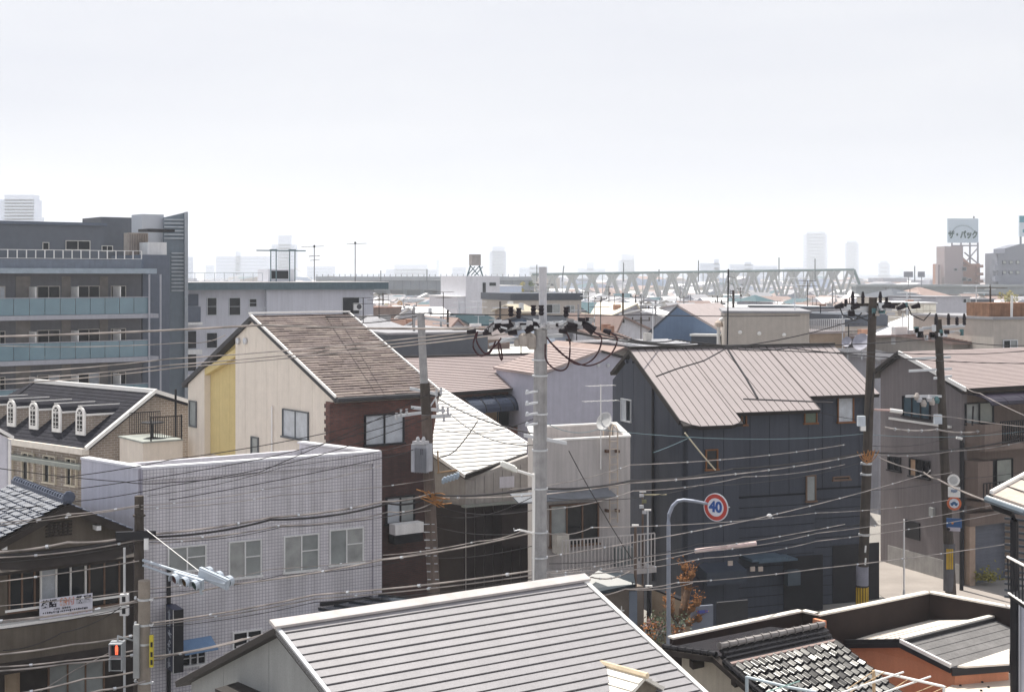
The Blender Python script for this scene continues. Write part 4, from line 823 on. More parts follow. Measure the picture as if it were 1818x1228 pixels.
# dark tarpaulin porch and small building left of the yard
pr = T('porch_house', 'small shadowy porch with a drooping black canopy below the beige building', 'porch', (2,50,0))
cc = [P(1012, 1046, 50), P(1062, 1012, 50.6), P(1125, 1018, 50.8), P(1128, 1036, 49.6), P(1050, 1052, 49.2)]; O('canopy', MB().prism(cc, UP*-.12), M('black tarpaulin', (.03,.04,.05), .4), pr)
c = P(1085, 1100, 50.2); m = MB(); m.box(V((c.x, c.y+.5, 1.5)), hd(70)*1.1, hd(-20)*.4, UP*1.5); O('wall', m, M('shadow beige wall', (.26,.22,.19), .9), pr)  # porch wall in a dark beige
for i in range(5): m = MB(); m.box(V((c.x-.45+.2*i, c.y-.2, 1.9)), V((.02,0,0)), V((0,.02,0)), UP*.55); O('grille_bar', m, trimw, pr)
m = MB(); m.box(V((c.x-.05, c.y-.22, 2.3)), V((.5,0,0)), V((0,.015,0)), UP*.02); m.box(V((c.x-.05, c.y-.22, 1.7)), V((.5,0,0)), V((0,.015,0)), UP*.02); O('grille_rail', m, trimw, pr)
m = MB(); m.box(V((c.x+.75, c.y-.3, 1.5)), V((.14,0,0)), V((0,.05,0)), UP*1.5); O('pillar', m, M('blue grey pillar', (.16,.19,.24)), pr)
for k, (px, pt_, pb, d, r, mm) in enumerate(((1128,932,1200,50.5,.06,M('brown steel post', (.14,.1,.08))),(1141,872,1200,53,.045,MATS['brown steel post']),(1150,905,1200,52.4,.04,alu),(1152,1040,1200,50,.09,black))):
    c = P(px, pt_, d); m = MB(); m.lathe((c.x, c.y, 0), [(r,0),(r*.8,c.z)], 8); po = T('steel_post', ['slim brown post capped in white between the beige and charcoal buildings','tall thin brown mast with meters at the charcoal house corner','thin silver pipe mast beside the tall brown mast','stubby black post at the low beige yard wall'][k], 'post', (c.x, c.y, 0)); O('shaft', m, mm, po)
    m = MB(); m.box(c, V((.12,0,0)), V((0,.05,0)), UP*.025); O('cap', m, trimw, po)
    if k == 1:
        for j in range(4): m = MB(); m.box(c+V((-.05+.1*(j % 2),-.1,-.15-.2*j)), V((.08,0,0)), V((0,.06,0)), UP*.06); O('meter', m, [porc, M('olive fitting', (.2,.2,.12)), alu, porc][j], po)
        m = MB(); m.tube([c-UP*.12, c+V((.9,.1,-.13))], .02, 5); O('arm', m, M('yellowed rod', (.5,.45,.3)), po)
# pruned street tree with clipped knobs of new leaves
def pruned_tree():
    t = T('pruned_tree', 'pollarded street tree with knobbly limbs and orange-brown sprouts', 'tree', (5.6,48.5,0)); b = P(1207, 1190, 48.3); b.z = 0; random.seed(11)
    W = lambda px, py, dy=0: P(px, py, 48.3+dy)
    limbs = [[b, W(1208,1120), W(1213,1080), W(1222,1045,.3), W(1228,1020,.2)], [W(1210,1115), W(1200,1100,-.3), W(1191,1082,-.5), W(1187,1068,-.4)], [W(1213,1090), W(1214,1058,.4), W(1213,1030,.6), W(1216,1008,.5)], [W(1214,1095), W(1228,1080,-.2), W(1238,1070,-.3)], [W(1208,1110,.1), W(1222,1105,.5), W(1240,1098,.6)]]
    m = MB()
    for k, l in enumerate(limbs): m.tube(l, .19 if k == 0 else .1, 8, .09 if k == 0 else .06)
    O('trunk', m, bark, t); tw = MB(); lv_ = MB(); kn = MB()
    for l in limbs:
        for p in (l[-1], l[-2]):
            O('limb_knob', MB().lathe(p-UP*.1, [(.07,0),(.13,.06),(.14,.14),(.07,.22)], 8), M('orange bark', (.2,.095,.04), .9, var=.4, bump=.5, scale=9), t)
            for _ in range(12):
                d = V((random.gauss(0,.6), random.gauss(0,.6), random.uniform(.3,1.2))).normalized()*random.uniform(.2,.5); tw.tube([p, p+d*.6+V((random.gauss(0,.03),0,0)), p+d], .012, 4, .006)
                for _ in range(3):
                    c = p+d*random.uniform(.4,1.08)+V((random.gauss(0,.05), random.gauss(0,.05), random.gauss(0,.05))); a = V((random.gauss(0,1), random.gauss(0,1), random.gauss(0,1))).normalized()*.035; e = a.orthogonal().normalized()*.022
                    n0 = len(lv_.v); lv_.v += [c-a, c+e, c+a, c-e]; lv_.f.append([n0, n0+1, n0+2, n0+3])
    O('twigs', tw, MATS['orange bark'], t, kind='stuff'); O('leaves', lv_, M('orange brown leaf', (.32,.13,.04), .7, var=.4, scale=8), t, kind='stuff')
pruned_tree()
pg_ = MB(); random.seed(4)
bush = T('potted_shrubs', 'heap of potted shrubs and pale stones by the foot of the sign pole', 'shrub', (3.8,47,0))
for k in range(26):
    c = P(random.uniform(1150, 1212), random.uniform(1095, 1135), 47.5+random.uniform(-.5,.5))
    lv_ = MB()
    for _ in range(30):
        q_ = c+V((random.gauss(0,.14), random.gauss(0,.14), random.gauss(0,.12))); a = V((random.gauss(0,1), random.gauss(0,1), random.gauss(0,1))).normalized()*.05; e = a.orthogonal().normalized()*.035; n0 = len(lv_.v); lv_.v += [q_-a, q_+e, q_+a, q_-e]; lv_.f.append([n0, n0+1, n0+2, n0+3])
    O('foliage', lv_, [M('dull green leaf', (.06,.08,.045), .7), M('grey green leaf', (.13,.15,.13), .6), MATS['orange brown leaf'], M('dusky pink leaf', (.2,.12,.11))][k % 4], bush, kind='stuff')
m = MB(); c = P(1180, 1150, 47.5); m.box(V((c.x, c.y, .75)), V((.8,0,0)), V((0,.5,0)), UP*.75); O('planter', m, conc, bush)
# ---------------------------------------------------------------- speed sign
ss = T('speed_limit_sign', 'round red-rimmed speed sign reading 40 on a curved overhang pole', 'road sign', P(1187, 1130, 47)*1)
c = P(1187, 1120, 47.); tp = P(1271, 900, 46.6); cv = [V((c.x, c.y, 0)), P(1187, 1120, 47), P(1187, 930, 47), P(1188, 912, 47), P(1194, 898, 47), P(1203, 889, 47), P(1214, 887, 47), P(1232, 889, 46.9), P(1258, 894, 46.8)]
O('pole', MB().tube(cv, .075, 10, .05), M('grey blue galvanised', (.3,.33,.4), .4, .3, var=.1), ss)
nrm = V((-.62,-.78,.0)).normalized(); rt = V((-nrm.y, nrm.x, 0)); rt = rt if rt.x > 0 else -rt; rad = .46
def disc(c, r, n, th=.006): return MB().lathe(c, [(r,0),(r,th)], 32, n)
O('sign_back', disc(tp-nrm*.02, rad, nrm, .03), alu, ss)
redp = M('sign red', (.45,.06,.045), .45); blup = M('sign blue', (.035,.09,.3), .45); wp = M('sign white', (.66,.66,.72), .45, var=.03)
O('white_rim', disc(tp+nrm*.011, rad*.985, nrm, .003), wp, ss); O('red_ring', disc(tp+nrm*.015, rad*.93, nrm, .003), redp, ss); O('white_disc', disc(tp+nrm*.019, rad*.65, nrm, .003), wp, ss)
text(ss, '40', rad*1.02, tp+nrm*.027, rt, UP, blup, 'number', bold=.022)
O('fixing', MB().tube([tp-nrm*.03+UP*.05, tp-nrm*.03+rt*.5+UP*.05], .02, 5), alu, ss)

# ---------------------------------------------------------------- brown grey house on the far corner
Bc = V((20.5,64.7,0)); WF = Wall(Bc, 60); WS = Wall(Bc, -22.7); WS.n = -hd(67)
WS.n = V((-WS.d.y, WS.d.x, 0)); WS.n = WS.n if WS.n.x < 0 else -WS.n
bh = T('brown_house', 'brown grey rendered house with black railed balconies and a ground floor garage', 'house', (23,68,0))
brn = M('brown grey render', (.20,.155,.135), .85, var=.1, scale=.8, streak=.15); brnS = M('mauve grey render', (.20,.18,.185), .85, var=.09, scale=.8, streak=.15)
ztop = WS.z(1690, 690); tS = WS.t(1577); zl = WS.z(1577, 640); tA_ = WS.t(1603); za = WS.z(1603, 628)
O('wall', MB().prism([WS.at(0, 0), WS.at(0, WS.z(1706, 700)), WS.at(tA_, za), WS.at(tS+.6, WS.z(1577, 640)), WS.at(tS+.6, 0)], -WS.n*.25), brnS, bh)
tF = WF.t(1835); zF = WF.z(1760, 685)
O('wall', MB().prism([WF.at(.252, 0), WF.at(tF+3, 0), WF.at(tF+3, 0, -.25), WF.at(.252, 0, -.25)], UP*zF), brn, bh)
ra, rb_ = WS.at(tA_, za+.1, .25), WS.at(tA_, za+.1, .25)+WF.d*15; ea = WS.at(-.45, WS.z(1706, 700)-.1+.0, .25); ea = WS.at(-.5, WF.z(1712, 688), .25); eb = ea+WF.d*15
m = MB(); slab(m, [ra, rb_, eb, ea], .16); O('roof', m, darkT, bh); rows(bh, ra, rb_, eb, ea, 30, M('dusty pink roof', (.32,.265,.258), .6, var=.05), .02, 'roof_course', True)
rc, rd2 = ra-WS.d*-2.4-UP*1.3, rb_+WS.d*2.4-UP*1.3; m = MB(); slab(m, [ra, rb_, rd2, rc], .16); O('roof', m, darkT, bh)
for a_, b_ in ((ra, ea), (ra, rc)): m = MB(); m.box((a_+b_)/2-UP*.03, (b_-a_)/2, WF.d*.05, UP*.09); O('verge_trim', m, darkT if b_ is rc else trimw, bh)
window(bh, WS, 1653, 1604, 705, 742, black, (M('teal glass', (.06,.1,.13), .15),)*3, off=.005, depth=.1)
window(bh, WS, 1652, 1616, 815, 848, black, (glass_d, glass_d, M('tan shutter', (.45,.3,.2))), off=.005, depth=.1); window(bh, WS, 1600, 1578, 810, 836, black, (glass_d, glass_d), off=.005, depth=.1)
m = MB(); WS.box(m, WS.t(1634), WS.t(1608), WS.z(1621, 956), WS.z(1621, 925), .003, .05); O('dark_opening', m, black, bh)
m = MB(); WS.box(m, 0, tS, 0, .9, .003, .03); O('plinth', m, conc, bh)
m = MB(); WS.box(m, WS.t(1690), WS.t(1581), WS.z(1630, 751), WS.z(1630, 747), .003, .12); O('ledge', m, trimw, bh)
m = MB(); m.box(WS.px(1658, 908, .1), WS.d*.14, WS.n*.08, UP*.2); O('meter_box', m, MATS['grey box'], bh)
# balconies
for (y0, y1, lab) in ((742, 782, 'u'), (846, 880, 'l')):
    zA_, zB_ = WF.z(1770, y1), WF.z(1770, y0); 
    m = MB(); WF.box(m, .1, tF+3, zA_-.25, zA_, .003, 1.2); O('balcony_slab', m, brn, bh)
    tq = WF.t(1742) if lab == 'u' else WF.t(1712)
    if lab == 'u': m = MB(); WF.box(m, .1, tq-.02, zA_+.002, zB_-.1, 1.05, 1.2); m.box(WF.at(.17, (zA_+zB_)/2-.05, .55), WF.d*.07, WF.n*.5, UP*((zB_-zA_)/2-.06)); O('balcony_wall', m, brn, bh)
    railing(bh, WF, tq, WF.t(1812), zA_+.05, zB_, black, 18, 1.12, bar=.02)
    m = MB(); WF.box(m, WF.t(1815), tF+3, zA_+.002, zB_-.1, 1.05, 1.2); O('balcony_wall', m, brn, bh)
window(bh, WF, 1712, 1762, 714, 752, black, (glass_g, M('pale green curtain', (.33,.35,.32), .3)), off=.003, depth=.1)
window(bh, WF, 1738, 1796, 815, 862, black, (glass_d, MATS['pale green curtain']), off=.003, depth=.1)
m = MB(); WF.box(m, .0, WF.t(1735), WF.z(1720, 880), WF.z(1720, 815), .003, .9); O('balcony_return', m, brn, bh)
# curved dark awning over the upper balcony
z0_, z1_ = WF.z(1760, 712), WF.z(1760, 696); pr2 = [(1.35*math.sin(x)+.02, z0_+(z1_-z0_)*math.cos(x)) for x in [math.pi/2*i/5 for i in range(6)]]
for k in range(5):
    ta, tb_ = .3+1.15*k, .3+1.15*(k+1)-.03; m = MB()
    for i in range(5): (o0, y0), (o1, y1) = pr2[i], pr2[i+1]; m.box8([WF.at(ta, y0-.04, o0), WF.at(tb_, y0-.04, o0), WF.at(tb_, y1-.04, o1), WF.at(ta, y1-.04, o1), WF.at(ta, y0, o0), WF.at(tb_, y0, o0), WF.at(tb_, y1, o1), WF.at(ta, y1, o1)])
    O('awning_sheet', m, M('purple black awning', (.025,.02,.035), .3), bh)
for px in (1688, 1812): t_ = WF.t(px); O('post', MB().tube([WF.at(t_, WF.z(1760, 745), 1.25), WF.at(t_, z0_, 1.3)], .04, 6), black, bh)
# garage
m = MB(); WF.box(m, WF.t(1722), WF.t(1783), .02, WF.z(1752, 928), -.1, .03); sh = O('garage_shutter', m, M('slate grey shutter', (.13,.14,.17), .5, var=.1), bh)
m = MB()
for k in range(16): WF.box(m, WF.t(1722)+.02, WF.t(1783)-.02, .1+k*.15, .13+k*.15, .031, .045)
O('shutter_slats', m, MATS['slate grey shutter'], sh)
for a_, b_ in ((1711, 1721), (1783, 1790)): m = MB(); WF.box(m, WF.t(a_), WF.t(b_), 0, WF.z(1752, 915), .004, .35); O('garage_pier', m, M('tan garage pier', (.36,.27,.21), .85), bh)  # piers tan, lighter than the house render
m = MB(); WF.box(m, WF.t(1710), tF, WF.z(1752, 928)+.02, WF.z(1752, 905), .005, .4); O('garage_lintel', m, brn, bh)
O('downpipe', MB().tube([WS.at(-.08, 0, .08), WS.at(-.08, 6.5, .08)], .09, 6), black, bh)
mo = T('moss_clump', 'yellow-green weed clump at the foot of the garage pier', 'weeds', WF.at(.9, 0, .6)); lv_ = MB()
for _ in range(260):
    q_ = WF.at(.9, .25, .6)+V((random.gauss(0,.3), random.gauss(0,.15), abs(random.gauss(0,.2)))); a = V((random.gauss(0,1), random.gauss(0,1), random.gauss(0,1))).normalized()*.09; e = a.orthogonal().normalized()*.04; n0 = len(lv_.v); lv_.v += [q_-a, q_+e, q_+a, q_-e]; lv_.f.append([n0, n0+1, n0+2, n0+3])
O('leaves', lv_, M('yellow green leaf', (.22,.2,.04), .7), mo, kind='stuff')
# thin white street post and far bollard
wpst = T('thin_white_post', 'thin white pole standing at the sunlit side street', 'post', (17.0,60.9,0)); c = P(1605, 921, 61.5); O('shaft', MB().tube([V((c.x, c.y, 0)), c], .04, 6), trimw, wpst); m = MB(); m.lathe((c.x, c.y, 0), [(.07,0),(.05,.5)], 8); O('sleeve', m, alu, wpst)

# ---------------------------------------------------------------- lower right: parapet building, small gable, kawara roof
org = M('orange brown stucco', (.60,.26,.15), .85, var=.07, bump=.3, scale=1.5, streak=.08); dkP = M('dark parapet lining', (.022,.014,.013), .8, var=.25)
pw = T('parapet_building', 'dark lined parapet walls with pale copings around a low orange stucco building', 'building', (9,41,0)); zp = 4.3
pts = [G(1195, 1134, zp), G(1424, 1086, zp), G(1451, 1092, zp)]; pts2 = [G(1455, 1093, zp), G(1650, 1053, zp), G(1800, 1081, zp)]
copM = M('cream coping', (.72,.68,.62), .5, var=.05, streak=.1)
def parapet(ps, zlow, w=.13):
    for a, b in zip(ps[:-1], ps[1:]):
        d = (b-a).normalized(); n = V((-d.y, d.x, 0)); n = n if n.y > 0 else -n; a0, b0 = V((a.x, a.y, 0)), V((b.x, b.y, 0))
        m = MB(); m.prism([a0+UP*zlow, b0+UP*zlow, b0+n*w+UP*zlow, a0+n*w+UP*zlow], UP*(zp-zlow)); O('parapet_wall', m, dkP, pw)
        m = MB(); m.prism([a0-n*.04+UP*(zp+.003)-d*.02, b0-n*.04+UP*(zp+.003)+d*.02, b0+n*(w+.06)+UP*(zp+.003)+d*.02, a0+n*(w+.06)+UP*(zp+.003)-d*.02], UP*.05); O('coping', m, copM, pw)
parapet(pts, 0); parapet(pts2, 0)
c = G(1453, 1094, zp); m = MB(); m.box(V((c.x+.0, c.y-.15, 2.1)), hd(53)*.06, hd(-37)*.2, UP*2.15); O('corner_pier', m, org, pw)
rdg = [G(1600, 1138, 3.9), G(1792, 1090, 3.9)]; fe = [G(1503, 1143, 3.45), G(1670, 1094, 3.5)]; fe2 = V((*G(1792, 1084, 3.45)[:2], 3.45))
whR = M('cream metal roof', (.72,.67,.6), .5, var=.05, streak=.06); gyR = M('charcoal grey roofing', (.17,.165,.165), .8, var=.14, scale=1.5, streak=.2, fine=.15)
r0, r1 = rdg; vv = hd(-37)
m = MB(); m.prism([r0, r1, r1+vv*2.6-UP*.5, r0+vv*1.95-UP*.42], -UP*.08); O('roof', m, whR, pw)
for k in range(5): a_ = r0+(r1-r0)*.0+vv*(.3+.33*k)-UP*(.065+.071*k); m = MB(); m.box(a_+(r1-r0)/2+UP*.006, (r1-r0)/2, vv*.012, UP*.008); O('roof_joint', m, M('joint line', (.3,.27,.24)), pw)
n0, n1 = G(1690, 1183, 3.5), G(1800, 1152, 3.5); n1 = n0+(r1-r0)
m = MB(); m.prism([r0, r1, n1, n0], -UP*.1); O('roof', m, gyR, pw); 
for k in range(4): a_ = r0.lerp(n0, (k+1)/5); m = MB(); m.box(a_+(r1-r0)/2+UP*.006, (r1-r0)/2, (n0-r0).normalized()*.012, UP*.008); O('roof_joint', m, gyR, pw)
m = MB(); m.box((r0+r1)/2+UP*.08, (r1-r0)/2, vv*.09, UP*.03); O('ridge_cap', m, copM, pw); m = MB(); m.box((r0+r1)/2-vv*.1-UP*.0, (r1-r0)/2, vv*.04, UP*.06); O('ridge_flashing', m, black, pw)
for a_, b_, mm in ((r0, n0, trimw), (r0, r0+vv*1.95-UP*.42, black)): m = MB(); d_ = b_-a_; m.box((a_+b_)/2+UP*.03-(r1-r0).normalized()*.04, d_/2, (r1-r0).normalized()*.04, UP*.05); O('verge_trim', m, mm, pw); m = MB(); m.box((a_+b_)/2-UP*.09-(r1-r0).normalized()*.06, d_/2, (r1-r0).normalized()*.03, UP*.07); O('barge_board', m, black, pw)
# white lower roof strip and dark fascia at the near side
lw = [n0+UP*.01, n1+UP*.01, n1-vv*.0+V((.1,-.95,-.06)), n0+V((.05,-.02,-.0))]
tri = [G(1700, 1181, 3.56), G(1792, 1151, 3.56), G(1792, 1177, 3.53), G(1715, 1182, 3.53)]; O('pale_roof_strip', MB().prism(tri, -UP*.05), whR, pw)  # pale triangle over the low edge of the grey slope
fa = [G(1690, 1190, 3.4), G(1793, 1182, 3.4)]; m = MB(); m.box((fa[0]+fa[1])/2-UP*.02, (fa[1]-fa[0])/2, V((0,.05,0)), UP*.11); O('fascia', m, black, pw)
gw = r0+(r1-r0).normalized()*.1; O('gable_wall', MB().prism([V((*gw[:2], 0))+vv*1.9, gw+vv*1.9-UP*.52, gw-UP*.12, V((*(n0+(r1-r0).normalized()*.1)[:2], n0.z-.12)), V((*(n0+(r1-r0).normalized()*.1)[:2], 0))], (r1-r0).normalized()*.2), org, pw)
q0 = V((*(fa[0]+V((.1,.05,0)))[:2], 0)); q1_ = V((*(fa[1]+V((.0,.1,0)))[:2], 0)); O('front_wall', MB().prism([q0, q1_, q1_+vv*.2, q0+vv*.2], UP*3.35), org, pw)
sr = T('lean_to_roof', 'pale cream sheet roof dotted with fixings in the bottom corner', 'roof', (11.5,35,0))
srp = [G(1712, 1204, 3.0), G(1790, 1193, 3.0), G(1860, 1235, 2.9), G(1860, 1290, 2.8), G(1640, 1290, 2.8), G(1678, 1228, 2.9)]
O('roof_sheet', MB().prism([V((*p[:2], 3.0)) for p in srp], -UP*.08), M('pale cream sheet', (.6,.52,.44), .6, var=.05), sr)
O('wall', MB().prism([V((*p[:2], 0)) for p in srp], UP*2.9), org, sr)
for px, py in ((1705,1217),(1737,1207),(1744,1211),(1755,1220),(1742,1226)): c = G(px, py, 3.0); m = MB(); m.lathe(c, [(.035,0),(.03,.04)], 6); O('fixing', m, black, sr)
# kawara house
kh = T('black_tile_house', 'low house with a black kawara tile roof and pale ridge tiles', 'house', (8,35,0))
ka = G(1277, 1163, 4.6); uk = hd(54); kb = G(1463, 1123, 4.6); uk = (kb-ka).normalized(); vk = V((uk.y, -uk.x, 0)); vk = vk if vk.y < 0 else -vk
vk = V((.6,-.8,0)); S_ = (vk-UP*.425).normalized(); klen = (kb-ka).length
m = MB(); slab(m, [ka, kb, kb+S_*6, ka+S_*6], .12); O('roof', m, kawD, kh)
cw = .27; nu_ = int(klen/cw)+1
kawara(kh, ka+S_*.42, uk, S_, nu_, 17, klen/nu_, .26, .085, kawD)
for k in range(3): m = MB(); m.box((ka+kb)/2+S_*(.28-.09*k)+UP*(.02+.06*k), (kb-ka)/2, S_*.1, UP*.035); O('ridge_base', m, kawD, kh)
ridge_tiles(kh, ka+UP*.24, kb+UP*.24, 13, .085, M('pale ridge tile', (.28,.26,.25), .4, var=.3))
m = MB(); m.box((ka+kb)/2+S_*.42+UP*.03, (kb-ka)/2, S_*.035, UP*.035); O('mortar_line', m, M('pink mortar', (.32,.24,.22), .9), kh)
back = -vk*1.9-UP*.2; m = MB(); slab(m, [ka, kb, kb+back, ka+back], .12); O('rear_roof', m, kawD, kh)
rake = ka-uk*.1; m = MB(); m.box(rake+S_*2.9-UP*.1, S_*3, uk*.1, UP*.07); O('barge_board', m, timb, kh); m = MB(); m.box(rake+back/2-UP*.08, back/2, uk*.1, UP*.07); O('barge_board', m, timb, kh)
ridge_tiles(kh, rake+S_*.3+UP*.06, rake+S_*5.8+UP*.06, 20, .075, kawD, 'verge_tile'); ridge_tiles(kh, rake+back+UP*.05, rake+UP*.05, 7, .075, kawD, 'verge_tile')
wl = ka+uk*.35; O('wall', MB().prism([V((*(wl+back*.9)[:2], 0)), wl+back*.9-UP*.3, wl-UP*.25, V((*(wl+S_*5)[:2], (wl+S_*5).z-.3)), V((*(wl+S_*5)[:2], 0))], uk*.2), M('beige grey stucco', (.42,.38,.32), .9, var=.1, streak=.15), kh)
for f in (-.25, .35, 1.1, 1.9): p_ = (rake+S_*f*1.6) if f > 0 else rake+back*.5; m = MB(); m.box(p_+uk*.25-UP*.32, uk*.2, S_*.07, UP*.09); O('rafter_end', m, timb, kh)
O('wall', MB().prism([V((*(kb-uk*.1)[:2], 0)), V((*(kb-uk*.1+vk*5)[:2], 0)), V((*(kb+vk*5)[:2], 0)), V((*kb[:2], 0))], UP*2.2), org, kh)
# washing pole frame
wf_ = T('washing_frame', 'white and wooden clothes drying poles over the black tiled roof', 'drying rack', G(1560, 1228, 3.6)*1)
def pole3(a, b, r, mat, nm='drying_pole'): O(nm, MB().tube([a, b], r, 7), mat, wf_)
dd = 29.5
wdp = M('pale wood', (.5,.36,.22), .7)
pole3(P(1551, 1189, dd), P(1553, 1300, dd), .035, wdp, 'post'); pole3(P(1553, 1190, dd), P(1676, 1218, dd-1.), .028, trimw, 'cross_bar'); pole3(P(1676, 1217, dd-1), P(1676, 1300, dd-1), .03, trimw, 'post')
for (a, b, c, d, mm) in ((1485,1232,1604,1192,trimw),(1560,1232,1652,1200,trimw),(1505,1222,1552,1190,wdp),(1480,1245,1570,1192,wdp),(1570,1232,1614,1204,wdp),(1610,1235,1662,1214,wdp),(1640,1236,1680,1218,wdp)): pole3(P(a, b, dd-1.2), P(c, d, dd-.3), .02 if mm is trimw else .01, mm)
pf = T('pipe_frame', 'pale blue pipe rail beside the low black tiled roof', 'rail', P(1330, 1220, 29)*1)
pbl = M('pale blue pipe', (.4,.46,.5), .4); O('post', MB().tube([P(1326, 1200, 29), P(1326, 1300, 29)], .035, 8), pbl, pf); O('rail', MB().tube([P(1326, 1201, 29), P(1400, 1219, 28.4), P(1450, 1228, 28)], .032, 8), pbl, pf); O('rod', MB().tube([P(1360, 1228, 28.4), P(1420, 1208, 28.2)], .014, 6), M('mint rod', (.3,.45,.42)), pf)
# right edge building
re = T('edge_house', 'pale house corner with a patio roof and black downpipe at the frame edge', 'house', (14,36,0)); dE = 36.5
e0 = P(1760, 876, dE); e1 = P(1830, 838, dE+2.2); e2_ = P(1830, 900, dE-1.6)
m = MB(); m.prism([e0, e1, e1+V((3,0,0)), e2_+V((3,0,0)), e2_], -UP*.1); O('roof', m, M('beige board roof', (.48,.41,.36), .8, var=.1, streak=.15), re)
m = MB(); m.box((e0+e1)/2+UP*.04, (e1-e0)/2, V((.03,-.05,0)), UP*.04); O('roof_edge', m, trimw, re)
for f in (.35, .7): m = MB(); a_ = e0.lerp(e1, f); b_ = a_+(e2_-e0); m.box((a_+b_)/2+UP*.006, (b_-a_)/2, V((.02,.02,0)), UP*.008); O('roof_joint', m, black, re)
gt = [e0-UP*.12+V((-.15,-.1,0)), e2_-UP*.12+V((-.15,-.1,0))]; O('gutter', MB().tube(gt, .09, 8), M('slate gutter', (.12,.15,.18), .4), re); O('gutter_rim', MB().tube([p+UP*.07 for p in gt], .03, 6), trimw, re)
O('downpipe', MB().tube([P(1765, 878, dE), P(1765, 893, dE), P(1768, 900, dE), P(1797, 910, dE-.2), P(1801, 925, dE-.2), P(1801, 1240, dE-.2)], .11, 8), black, re)
O('wall', MB().prism([V((*P(1808, 1000, dE-.1)[:2], 0)), V((*P(1900, 1000, dE-4)[:2], 0)), V((*P(1900, 1000, dE+1)[:2], 0)), V((*P(1808, 1000, dE+1)[:2], 0))], UP*P(1801, 1062, dE).z), M('blue white render', (.55,.58,.68), .8, var=.05, streak=.1), re)
c = P(1812, 980, dE+.6)
for k in range(14): m = MB(); z_ = P(0, 925+12*k, dE).z; m.box(V((c.x+.9, c.y, z_)), V((1.,-.9,0)), V((.02,.02,0)), UP*.03); O('shutter_slat', m, M('slate shutter', (.06,.07,.085), .5), re)
r_ = [P(1789, 988, dE-1.2), P(1835, 1012, dE-3)]; O('balcony_rail', MB().tube(r_, .035, 6), trimw, re); r2_ = [P(1791, 1052, dE-1.2), P(1835, 1082, dE-3)]; O('balcony_rail', MB().tube(r2_, .03, 6), trimw, re)
for k in range(8): f = k/7; O('balcony_bar', MB().tube([r_[0].lerp(r_[1], f), r2_[0].lerp(r2_[1], f)], .018, 5), black, re)
m = MB(); a_, b_ = r2_; m.prism([a_-UP*.12, b_-UP*.12, b_+V((1,1,-.12)), a_+V((1,1,-.12))], UP*.1); O('balcony_floor', m, black, re)
# ---------------------------------------------------------------- grey apartment block
ab = T('apartment_block', 'long grey apartment block with teal glass balcony fronts on every floor', 'apartment block', (-30,98,0))
aR = V((-25.6,100,0)); WA = Wall(aR, 53); tL = -19.0
ash = M('grey mauve facade', (.155,.158,.175), .8, var=.08, streak=.08); ashD = M('slate facade', (.12,.14,.18), .7, var=.08, streak=.1)
tealG = M('teal balcony glass', (.16,.25,.30), .2, var=.12, scale=.8, fine=.04, spec=.7); slabM = M('pale slab edge', (.36,.37,.42), .7, var=.06, streak=.1)
zd = [14.6, 11.45, 8.45, 5.4, 2.35]
m = MB(); m.prism([WA.at(tL, 0, -1.4), WA.at(.1, 0, -1.4), WA.at(.1, 0, -10), WA.at(tL, 0, -10)], UP*14.5); O('wall', m, ash, ab)
m = MB(); m.prism([WA.at(tL, 0, -3.2), WA.at(-1.9, 0, -3.2), WA.at(-1.9, 0, -9), WA.at(tL, 0, -9)], UP*17.75); O('penthouse_wall', m, M('slate penthouse', (.12,.13,.15), .8, var=.06), ab)
m = MB(); WA.box(m, tL, -1.75, 17.65, 17.85, -9.2, -3.05); O('penthouse_roof', m, ashD, ab)
m = MB(); WA.box(m, tL, .6, 14.25, 14.6, -10, .15); O('roof_slab', m, M('thin slab edge', (.3,.36,.42)), ab); m = MB(); WA.box(m, tL, -.5, 14.61, 15.2, -.15, .0); O('fascia', m, M('blue grey fascia', (.15,.18,.23), .6, streak=.1), ab)
railing(ab, WA, tL, -.45, 15.25, 15.85, white, 30, -.05, bar=.03)
for z in zd[1:]:
    m = MB(); WA.box(m, tL, .75, z-.32, z-.02, -1.38, .12); O('balcony_slab', m, slabM, ab)
    n = 18; wdt = 1.04
    for k in range(n): m = MB(); WA.box(m, -wdt*(k+1)+.02, -wdt*k-.02, z, z+1.12, -.02, .03); O('glass_panel', m, tealG, ab)
    m = MB(); WA.box(m, tL, 0, z+1.13, z+1.18, -.04, .06); O('handrail', m, slabM, ab)
    for px in (64, 139, 214) : t_ = WA.t(px); m = MB(); WA.box(m, t_-.03, t_+.03, z, z+1.9, -1.35, .0); O('partition', m, white, ab)
    for (a, b) in ((1, 21), (78, 119), (151, 190), (210, 237), (-30, -8)):
        window(ab, WA, 0, 0, 0, 0, M('pale window frame', (.5,.47,.43)), (glass_d, glass_d if random.random() < .7 else glass_w), t=(WA.t(a), WA.t(b), z+.1, z+1.95), depth=.06, off=-1.4, sill=False)
    for (a, b) in ((40, 66), (122, 138), (190, 205)): m = MB(); WA.box(m, WA.t(a), WA.t(b), z, z+2.6, -1.398, -1.36); O('wall_pier', m, M('tan facade', (.21,.195,.185), .8), ab)
for px in (263, 283): t_ = WA.t(px); O('downpipe', MB().tube([WA.at(t_, 0, .2), WA.at(t_, 14.2, .2)], .07, 6), slabM, ab)
for (a, b, c, d) in ((75, 87, 430, 444), (116, 160, 427, 444), (180, 200, 436, 446)): W2_ = Wall(WA.at(0, 0, -3.2), 53); window(ab, W2_, a, b, c, d, M('pale window frame', (.5,.47,.43)), (glass_d, glass_d) if b-a > 15 else (glass_d,), off=.0, sill=False)
